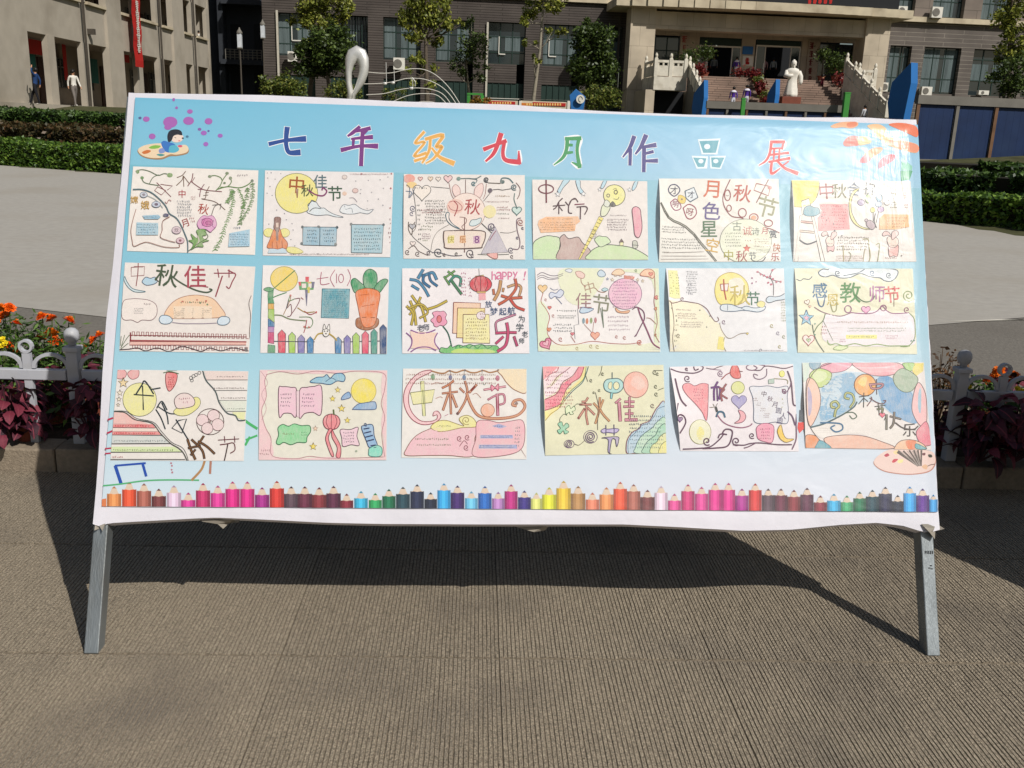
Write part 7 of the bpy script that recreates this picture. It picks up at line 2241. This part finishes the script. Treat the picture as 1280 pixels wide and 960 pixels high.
def marigold(label, px, py, Y, heads, n=700, spread=.13, pot=True):
    """heads in pixels; foliage between soil and heads"""
    Y -= .27
    c = atY(px, py, Y); o = tag(empty('marigold_plant', (c.x, Y, fb)), label, 'flower', 'potted orange marigolds'); loc = o.location
    pts = []
    for i, (x, y) in enumerate(heads):
        h = atY(x, y, Y+R.uniform(-.07, .07))-loc; f = link('flower', FM[i % 4], o); f.location = h; f.rotation_euler = (R.uniform(.35, .85), R.uniform(-.3, .3), R.uniform(0, 6)); k = R.uniform(.85, 1.12); f.scale = (k, k, k)
        base = Vector((h.x*.4, h.y*.3, .12)); pts.append((base, h))
    b = MB()
    for s_, e_ in pts: b.tube([s_, (s_+e_)/2+Vector((R.uniform(-.01, .01), 0, 0)), e_-Vector((0, 0, .004))], [.004, .003, .0025], 5)
    b.obj('stalk', M_STALK, o)
    top = max(h.z for _, h in pts); P = np.stack([NR.normal(size=n)*spread*.75, NR.normal(size=n)*spread*.6, .10+(top-.13)*NR.beta(1.6, 1.5, size=n)], 1); V, F, cl = leaves(P, .022, .2, asp=.22)
    link('foliage', npmesh('foliage', V, F, M_MGL, cl), o)
    if pot: MB().lathe([(.055, 0), (.085, .13), (.092, .13), (.092, .155), (.08, .155), (.07, .13)]).obj('pot', M_TERRA, o)
    return o
marigold('orange marigold plant with a cluster of heads at the far left corner', 8, 430, 4.62, [(2, 387), (12, 385), (20, 405), (10, 432), (19, 437), (-8, 400), (-15, 425), (6, 395)], 900)
marigold('orange marigold plant with five heads left of the white ball topped post', 60, 430, 4.62, [(53, 397), (65, 399), (64, 417), (70, 427), (86, 402), (50, 424)], 900, .12)
marigold('orange marigold plant partly hidden behind the left edge of the board', 118, 420, 4.62, [(125, 420), (118, 426), (140, 415), (150, 430), (105, 436)], 800, .12)
marigold('orange marigold plant with four small heads behind the right arches', 1243, 475, 4.75, [(1248, 465), (1236, 476), (1243, 473), (1248, 477), (1266, 470), (1262, 480)], 700, .10)
for k, x in enumerate((-1.1, -.65, -.15, .3, .8, 1.25)):
    q = atY(640+x*250, 470, 4.65); marigold('marigold plant hidden behind the board', 640+x*250, 470, 4.65, [(640+x*250+R.uniform(-25, 25), 455+R.uniform(-25, 20)) for _ in range(5)], 400)
def yellowflower(label, px, py, Y, heads, grp='small yellow flowers in the bed'):
    Y -= .27
    c = atY(px, py, Y); o = tag(empty('yellow_flower', (c.x, Y, fb)), label, 'flower', grp); loc = o.location; b = MB()
    for x, y in heads: h = atY(x, y, Y)-loc; f = link('flower', FY, o); f.location = h; f.rotation_euler = (R.uniform(.5, 1), R.uniform(-.3, .3), 0); b.tube([(h.x*.3, 0, 0), tuple(h)], .003, 5)
    b.obj('stalk', M_STALK, o); V, F, cl = leaves(NR.normal(size=(160, 3))*np.array([.05, .04, .06])+np.array([0, 0, max(.1, (atY(px, py, Y).z-fb)*.6)]), .026, .3, asp=.35); link('foliage', npmesh('foliage', V, F, M_MGL, cl), o)
yellowflower('small yellow flower between the pickets left of the ball topped post', 73, 484, 4.45, [(70, 485), (77, 482), (74, 488)]); yellowflower('small yellow flowers low among the left marigolds', 3, 430, 4.5, [(3, 424), (6, 429), (2, 432)])
yellowflower('pale yellow flowers beside the ball topped post on the right', 1208, 476, 4.5, [(1205, 477), (1211, 483), (1203, 484)]); yellowflower('yellow flowers by the right hand picket', 1275, 487, 4.5, [(1272, 486), (1278, 489)])
# coleus plants with broad maroon leaves
M_COL = [mat('coleus_leaf_'+k, c, .5, .3, 30, .3, 60) for k, c in (('a', '4e1c2a'), ('b', '33121f'), ('c', '6e2a38'))]; M_VEIN = mat('coleus_vein', '7a3440', .6)
def leafmesh(i):
    q = random.Random(i); b = MB(); n = 7; L_ = []; Rr = []; C_ = []
    for k in range(n):
        t = k/(n-1); w = .42*sin(pi*min(1, t*.93+.07))**.75*(1 if k % 2 else .86); z = .16*sin(pi*t)-.25*t*t; C_.append((0, t, z)); L_.append((-w*(1-.0*t), t, z+w*.22)); Rr.append((w, t, z+w*.22))
    b.v = C_+L_+Rr; 
    for k in range(n-1): b.f += [(k, k+1, n+k+1, n+k), (k+1, k, 2*n+k, 2*n+k+1)]; b.mi += [0, 0]
    m0 = len(b.v)
    for k in range(n): x, y, z = C_[k]; b.v += [(-.03, y, z+.012), (.03, y, z+.012)]
    for k in range(n-1): b.f.append((m0+2*k, m0+2*k+1, m0+2*k+3, m0+2*k+2)); b.mi.append(1)
    me = b.mesh('leaf', [M_COL[i], M_VEIN], recalc=False); me.shade_smooth(); return me
LMs = [leafmesh(i) for i in range(3)]
def coleus(label, px, py, Y, r, hgt, n, size=.075, pot=True):
    Y -= .27
    c = atY(px, py, Y); o = tag(empty('coleus_plant', (c.x, Y, fb)), label, 'coleus', 'maroon coleus plants'); b = MB()
    for i in range(n):
        t = i/n; a = i*2.4+R.uniform(-.3, .3); z = hgt*(.22+.78*t); rr = r*(1-.55*t**1.6)*R.uniform(.45, .95)
        l = link('leaf', LMs[R.choice((0, 0, 1, 1, 2))], o); l.location = (rr*cos(a)*.6, rr*sin(a)*.6, z); s = size*R.uniform(.6, 1.1); l.scale = (s, s*1.25, s)
        l.rotation_euler = (R.uniform(-.9, .6), R.uniform(-.7, .7), a-pi/2+R.uniform(-.5, .5))
        if i % 5 == 0: b.tube([(0, 0, .02), (rr*cos(a)*.3, rr*sin(a)*.3, z*.6), (rr*cos(a)*.6, rr*sin(a)*.6, z)], .004, 5)
    b.obj('stem', mat('coleus_stem', '4a2a30', .7), o)
    if pot: MB().lathe([(.04, 0), (.055, .07), (.06, .07), (.06, .085), (.05, .085)]).obj('pot', M_TERRA, o)
coleus('sunlit reddish coleus at the left edge in front of the fence', 8, 490, 4.13, .17, .30, 70, .07, False)
coleus('coleus with pink marked leaves just right of the sunlit one at the left edge', 32, 520, 4.2, .12, .22, 46, .06)
coleus('dark maroon coleus under the ball topped post by the left edge of the board', 112, 490, 4.12, .14, .30, 60, .07, False)
coleus('small coleus behind the left pickets', 66, 490, 4.45, .14, .26, 46, .06); coleus('coleus behind the rail at the left edge of the board', 98, 450, 4.5, .13, .33, 40, .06); coleus('coleus farther back among the left marigolds', 58, 455, 4.72, .15, .30, 50, .06)
coleus('broad dark coleus in the shade in front of the right fence', 1235, 510, 4.27, .19, .30, 70, .08, False); coleus('dark coleus at the right edge of the view in the shade', 1282, 500, 4.28, .15, .30, 50, .08, False); coleus('small shaded coleus against the right edge of the board', 1178, 515, 4.5, .13, .22, 40, .07)
coleus('dark coleus behind the rail at the far right corner', 1270, 470, 4.72, .14, .33, 44, .06)
for x in (-1.2, -.8, -.4, 0, .45, .9, 1.3): q = atY(640+x*250, 500, 4.45); coleus('coleus hidden behind the board', 640+x*250, 500, 4.45, .15, .28, 30, .075)
# dry twiggy plant at the right
c = atY(1178, 470, 4.4); dp = tag(empty('dry_plant', (c.x, 4.4, fb)), 'dry brown twiggy plant beside the right edge of the board', 'plant'); b = MB(); tips = []
for i in range(22):
    a = R.uniform(0, 6.3); rr = R.uniform(.02, .13); z = R.uniform(.22, .44); e = Vector((rr*cos(a), rr*sin(a), z)); m_ = Vector((rr*cos(a)*.4, rr*sin(a)*.4, z*.6)); b.tube([(0, 0, .02), m_, e], [.004, .003, .0015], 5); tips += [m_*.5+e*.5, e]
    for _ in range(2): e2 = m_+(e-m_)*R.uniform(.3, .8)+Vector((R.uniform(-.05, .05), R.uniform(-.04, .04), R.uniform(.0, .06))); b.tube([m_+(e-m_)*.3, e2], [.002, .001], 4); tips.append(e2)
b.obj('stem', mat('dry_twig', '5a4632', .9), dp); P = np.array([t_ for t_ in tips for _ in range(3)])+NR.normal(size=(len(tips)*3, 3))*.012; V, F, cl = leaves(P, .014, .2); link('leaves', npmesh('leaves', V, F, leafmat('dry_leaf', '4a3524', '6a4e34', '8a6a4a'), cl), dp)
# ---------------------------------------------------------------- people
M_SKIN = mat('skin', 'b88a6c', .6, .06, 8); M_HAIR = mat('hair', '17130f', .5); M_SHOE = mat('shoe', 'c8c4bc', .6)
def cloth(name, c): return mat(name, c, .85, .1, 6)
def person(label, px, py_feet, Y, h=1.6, face=0, shirt='e0dcd4', pants='3a3a44', stride=.12, arms=(0, 0), lean=0, z=None, shoulders=None, zoff=0, group='pupils and staff'):
    """standing or walking figure grown from a jointed skeleton; face = heading in radians (0 looks away from the camera)"""
    f = atY(px, py_feet, Y); o = tag(empty('person', tuple(f), face), label, 'person', group); k = h/1.65
    J = {'pel': (0, 0, .90), 'waist': (0, .0, 1.03), 'chest': (0, .0, 1.24), 'neck': (0, .01, 1.40), 'head': (0, .015, 1.47), 'top': (0, .02, 1.60)}
    E = [('pel', 'waist'), ('waist', 'chest'), ('chest', 'neck'), ('neck', 'head'), ('head', 'top')]; rad = {'pel': (.135, .10), 'waist': (.12, .085), 'chest': (.15, .10), 'neck': (.05, .05), 'head': (.075, .085), 'top': (.07, .085)}
    for s, n_ in ((-1, 'l'), (1, 'r')):
        st_ = stride*s; J['hip'+n_] = (.085*s, 0, .84); J['knee'+n_] = (.09*s, st_*.55+.02, .47); J['ank'+n_] = (.09*s, st_-.02, .08); J['toe'+n_] = (.095*s, st_+.13, .035)
        E += [('pel', 'hip'+n_), ('hip'+n_, 'knee'+n_), ('knee'+n_, 'ank'+n_), ('ank'+n_, 'toe'+n_)]; rad['hip'+n_] = (.095, .095); rad['knee'+n_] = (.062, .062); rad['ank'+n_] = (.042, .042); rad['toe'+n_] = (.038, .028)
        ar = arms[0 if s < 0 else 1]; J['sh'+n_] = (.175*s, 0, 1.34)
        if ar == 0: J['el'+n_] = (.22*s, -.02-st_*.4, 1.08); J['wr'+n_] = (.23*s, .06-st_*.7, .85); J['ha'+n_] = (.225*s, .09-st_*.75, .76)
        elif ar == 1: J['el'+n_] = (.23*s, .04, 1.10); J['wr'+n_] = (.14*s, .24, 1.12); J['ha'+n_] = (.09*s, .30, 1.15)
        else: J['el'+n_] = (.30*s, .05, 1.45); J['wr'+n_] = (.24*s, .08, 1.68); J['ha'+n_] = (.22*s, .08, 1.76)
        E += [('chest', 'sh'+n_), ('sh'+n_, 'el'+n_), ('el'+n_, 'wr'+n_), ('wr'+n_, 'ha'+n_)]; rad['sh'+n_] = (.062, .062); rad['el'+n_] = (.044, .044); rad['wr'+n_] = (.03, .028); rad['ha'+n_] = (.03, .02)
    names = list(J); me = bpy.data.meshes.new('body'); me.from_pydata([(x*k, (y+lean*z_)*k, z_*k) for x, y, z_ in J.values()], [(names.index(a), names.index(c)) for a, c in E], [])
    tmp = bpy.data.objects.new('tmp', me); COL.objects.link(tmp); md = tmp.modifiers.new('s', 'SKIN')
    for v, n_ in zip(me.skin_vertices[0].data, names): v.radius = (rad[n_][0]*k, rad[n_][1]*k); v.use_root = (n_ == 'pel')
    md.use_smooth_shade = True; ss = tmp.modifiers.new('d', 'SUBSURF'); ss.levels = 1; ss.render_levels = 1
    dg = bpy.context.evaluated_depsgraph_get(); bm_ = bpy.data.meshes.new_from_object(tmp.evaluated_get(dg)); bpy.data.objects.remove(tmp); bm_.name = 'body'
    bm_.materials.clear()
    for m in (M_SKIN, cloth('shirt_'+shirt, shirt), cloth('trousers_'+pants, pants), M_SHOE): bm_.materials.append(m)
    for p_ in bm_.polygons:
        c = p_.center/k; hand = abs(c.x) > .19 and c.z < .90 or (ar_raised(arms, c)) ; p_.material_index = 3 if c.z < .07 else 2 if (c.z < .93 and abs(c.x) < .19) else 0 if (c.z > 1.385 and abs(c.x) < .12) or hand else 1
    link('body', bm_, o)
    b = MB(); n_ = 12; y0 = (.015+lean*1.5)
    prof = [(.093, -.02), (.102, .04), (.095, .10), (.065, .145), (.01, .162)]; b.lathe([(r*k, z_*k) for r, z_ in prof], (0, (y0-.02)*k, 1.50*k), n_); b.obj('hair', M_HAIR, o, smooth=True)
    b = MB()
    for s in (-.03, .03): b.box((s-.012)*k, (s+.012)*k, (y0+.078)*k, (y0+.10)*k, 1.515*k, 1.53*k)
    b.box(-.02*k, .02*k, (y0+.078)*k, (y0+.095)*k, 1.452*k, 1.46*k); b.obj('face', M_HAIR, o); MB().box(-.011*k, .011*k, (y0+.08)*k, (y0+.115)*k, 1.475*k, 1.505*k).obj('nose', M_SKIN, o, bevel=.004)
    if shoulders: b = MB(); b.lathe([(.07*k, 0), (.16*k, -.05*k), (.205*k, -.11*k), (.20*k, -.15*k)], (0, 0, 1.42*k), 14); so_ = b.obj('jacket_yoke', cloth('shirt_'+shoulders, shoulders), o, smooth=True); so_.scale = (1, .66, 1)
    return o
def ar_raised(arms, c): return (arms[0] == 2 and c.x < 0 or arms[1] == 2 and c.x > 0) and c.z > 1.63 and abs(c.x) > .15 or ((arms[0] == 1 or arms[1] == 1) and c.y > .22)
person('person in a white shirt and pale trousers walking along the left corridor', 94.5, 133, 46.5, 1.68, -2.2, 'd0ccc2', '6f6862', .2)
person('person in dark blue leaning out from behind the nearest corridor pier', 43.5, 131, 42.5, 1.55, 1.6, '1f3a66', '15151c', .25, (2, 0), -.12)
def atfac(px, py, off): x, z = fp(px, py, off); return BM @ Vector((x, off, z))
def pp(label, px, pyf, off, h, **k):
    w = atfac(px, pyf, off); return person(label, px, pyf, w.y, h, **k)
pp('person in a white shirt standing inside the left entrance door', 891, 99, 2.5, 1.7, face=3.0, shirt='a8a8a4', pants='2a2a30'); pp('pupil in a purple and white jacket with white trousers walking through the left entrance', 919, 100, -.8, 1.62, face=.2, shirt='4a2a86', pants='c8c8cc', shoulders='d4d0d8', stride=.2)
pp('person in a pale pink top inside the right entrance', 954, 100, 1.8, 1.6, face=.3, shirt='c89a98', pants='5a3a40'); pp('person in a white top beside the pink one inside the right entrance', 965, 100, 2.4, 1.62, face=2.9, shirt='c4c4c0', pants='1c1c22')
pp('pupil in a purple jacket with white shoulders climbing the steps, the left one of two', 915, 140, -9.5, 1.58, face=.1, shirt='4a2a86', pants='c0c0c8', shoulders='d4d0d8', stride=.18); pp('pupil in a purple jacket carrying something white, beside another on the steps', 931.5, 138.5, -9.3, 1.62, face=-.1, shirt='4a2a86', pants='c0c0c8', shoulders='d4d0d8', stride=.15)
pp('girl in a pale pink top with bare legs on the steps by the blue sign', 961, 146, -9.8, 1.62, face=2.6, shirt='d8b8b4', pants='b88a6c', arms=(1, 0)); pp('person in dark red clothes walking on the landing right of the statue', 1025.5, 124, -4.5, 1.68, face=-1.8, shirt='5a1424', pants='3a1018', stride=.2)
pp('person with a pale top at the foot of the right balustrade', 1078, 163, -10, 1.6, face=.5, shirt='c0c0c4', pants='3a3a44'); pp('person in white at the foot of the right balustrade, nearer the column', 1095, 161, -10, 1.6, face=-.4, shirt='d0ccc4', pants='5a5a60')
for px, c, lb in ((247, 'c8c4bc', 'person in a pale top leaning on the upper window sill of the left wing'), (255, '2a3a8a', 'person in a blue top leaning on the last upper window sill')):
    x, z = fl(px, 46, .8); w = LMx @ Vector((x, .7, LZ+.6)); o = person(lb, 100, 100, 40, 1.45, face=-pi/2, shirt=c, pants='2a2a30', arms=(1, 1)); o.location = (w.x, w.y, SZ-.72)
# ---------------------------------------------------------------- statue, planters
Yst = atfac(988, 121, -7.6); sto = tag(empty('statue', tuple(Yst)), 'white statue of a robed standing figure on a red brown block before the entrance', 'statue'); sto.scale = (.74, .74, .74); M_STAT = mat('white_stone', 'dcd6ca', .6, .08, 3)
MB().box(-.85, .85, -.5, .5, -2.2, .0).obj('plinth', mat('red_granite', '7a4434', .5, .15, 3), sto, bevel=.02)
b = MB(); n = 28; prof = [(.62, 0), (.60, .25), (.54, .7), (.47, 1.1), (.42, 1.45), (.45, 1.75), (.55, 2.0), (.60, 2.2), (.50, 2.38), (.24, 2.48), (.13, 2.54), (.12, 2.60)]
for i, (r, z) in enumerate(prof):
    for k in range(n): a = 2*pi*k/n; f = 1+.07*sin(a*7+z*.8)*(1-z/2.7)+.05*sin(a*3+z*2); b.v.append((r*f*cos(a)*1.0, r*f*sin(a)*.72, z))
for i in range(len(prof)-1):
    for k in range(n): q = i*n+k; w = i*n+(k+1) % n; b.f.append((q, w, w+n, q+n)); b.mi.append(0)
b.f.append(tuple(range(n))[::-1]); b.mi.append(0)
b.obj('robe', M_STAT, sto, smooth=True)
b = MB(); b.tube([(.52, 0, 2.2), (.72, -.05, 1.75), (.74, -.12, 1.3), (.70, -.14, 1.05)], [.2, .21, .2, .12], 10); b.tube([(-.52, 0, 2.2), (-.66, -.18, 1.8), (-.38, -.42, 1.75), (-.08, -.5, 1.85)], [.2, .22, .2, .09], 10); b.obj('sleeve', M_STAT, sto, smooth=True)
b = MB(); b.lathe([(.08, -.27), (.19, -.2), (.24, -.06), (.25, .08), (.23, .2), (.16, .3), (.04, .34)], (0, -.02, 2.80), 16); b.lathe([(.03, -.02), (.1, .0), (.1, .06), (.02, .1)], (0, .03, 3.12), 10); b.tube([(0, -.16, 2.72), (0, -.2, 2.55), (0, -.18, 2.38)], [.07, .06, .01], 8); b.box(-.03, .03, -.30, -.22, 2.74, 2.84); b.obj('head', M_STAT, sto, smooth=True)
def planter(label, px, py, off, r, m, n, pot=M_TERRA, h=.5, size=.09, group='potted plants around the entrance'):
    w = atfac(px, py, off); o = tag(empty('potted_plant', tuple(w)), label, 'potted plant', group); hp = min(h, .38); MB().lathe([(.2, 0), (.28, hp), (.31, hp), (.31, hp+.06), (.24, hp+.06)]).obj('pot', pot, o)
    MB().tube([(0, 0, hp*.8), (0, 0, h+r*.9)], [.05, .03], 6).obj('stem', M_BARK, o)
    P = NR.normal(size=(n, 3))*np.array([r*.45, r*.45, r*.4])+np.array([0, 0, h+r]); V, F, cl = leaves(P, size, .3); link('foliage', npmesh('foliage', V, F, m, cl), o)
MRED = leafmat('red_leaf', '4a1418', '6e1f24', '8a3a2a')
planter('round green potted tree left of the open entrance door', 880, 99, -3.2, .62, M_CAMP, 800, h=1.15); planter('spiky green potted palm behind the marble balustrade', 858, 98, -3.4, .75, M_CAMP, 700, h=.6); planter('potted tree in front of the tall vertical plaque', 1026, 103, -2.6, .6, M_CAMP, 600, h=1.3); planter('wide dark green potted shrub at the right of the entrance', 1043, 103, -3, .85, M_CAMP, 1100, h=.4)
planter('pot of red leaved plants at the top of the steps by the balustrade', 874, 102, -4.0, .5, MRED, 350, h=.3); planter('pot of red plants beside the right balustrade', 1050, 116, -4.6, .6, MRED, 350, h=.3)
for i in range(6): planter('red leaved potted plant in the row dividing the steps, %s' % ('highest', 'second from the top', 'third from the top', 'fourth from the top', 'fifth from the top', 'lowest')[i], 945+i*2.4, 104+i*6.5, -4.6-i*.85, .36, (MRED, M_OLIV, MRED)[i % 3], 320, h=.15)
for i in range(3): planter('low red potted plant on the landing, %s' % ('beside the left door', 'in front of the blue notice', 'beside the right door')[i], (922, 934, 942)[i], 101, -3.9, .36, MRED, 260, h=.15)
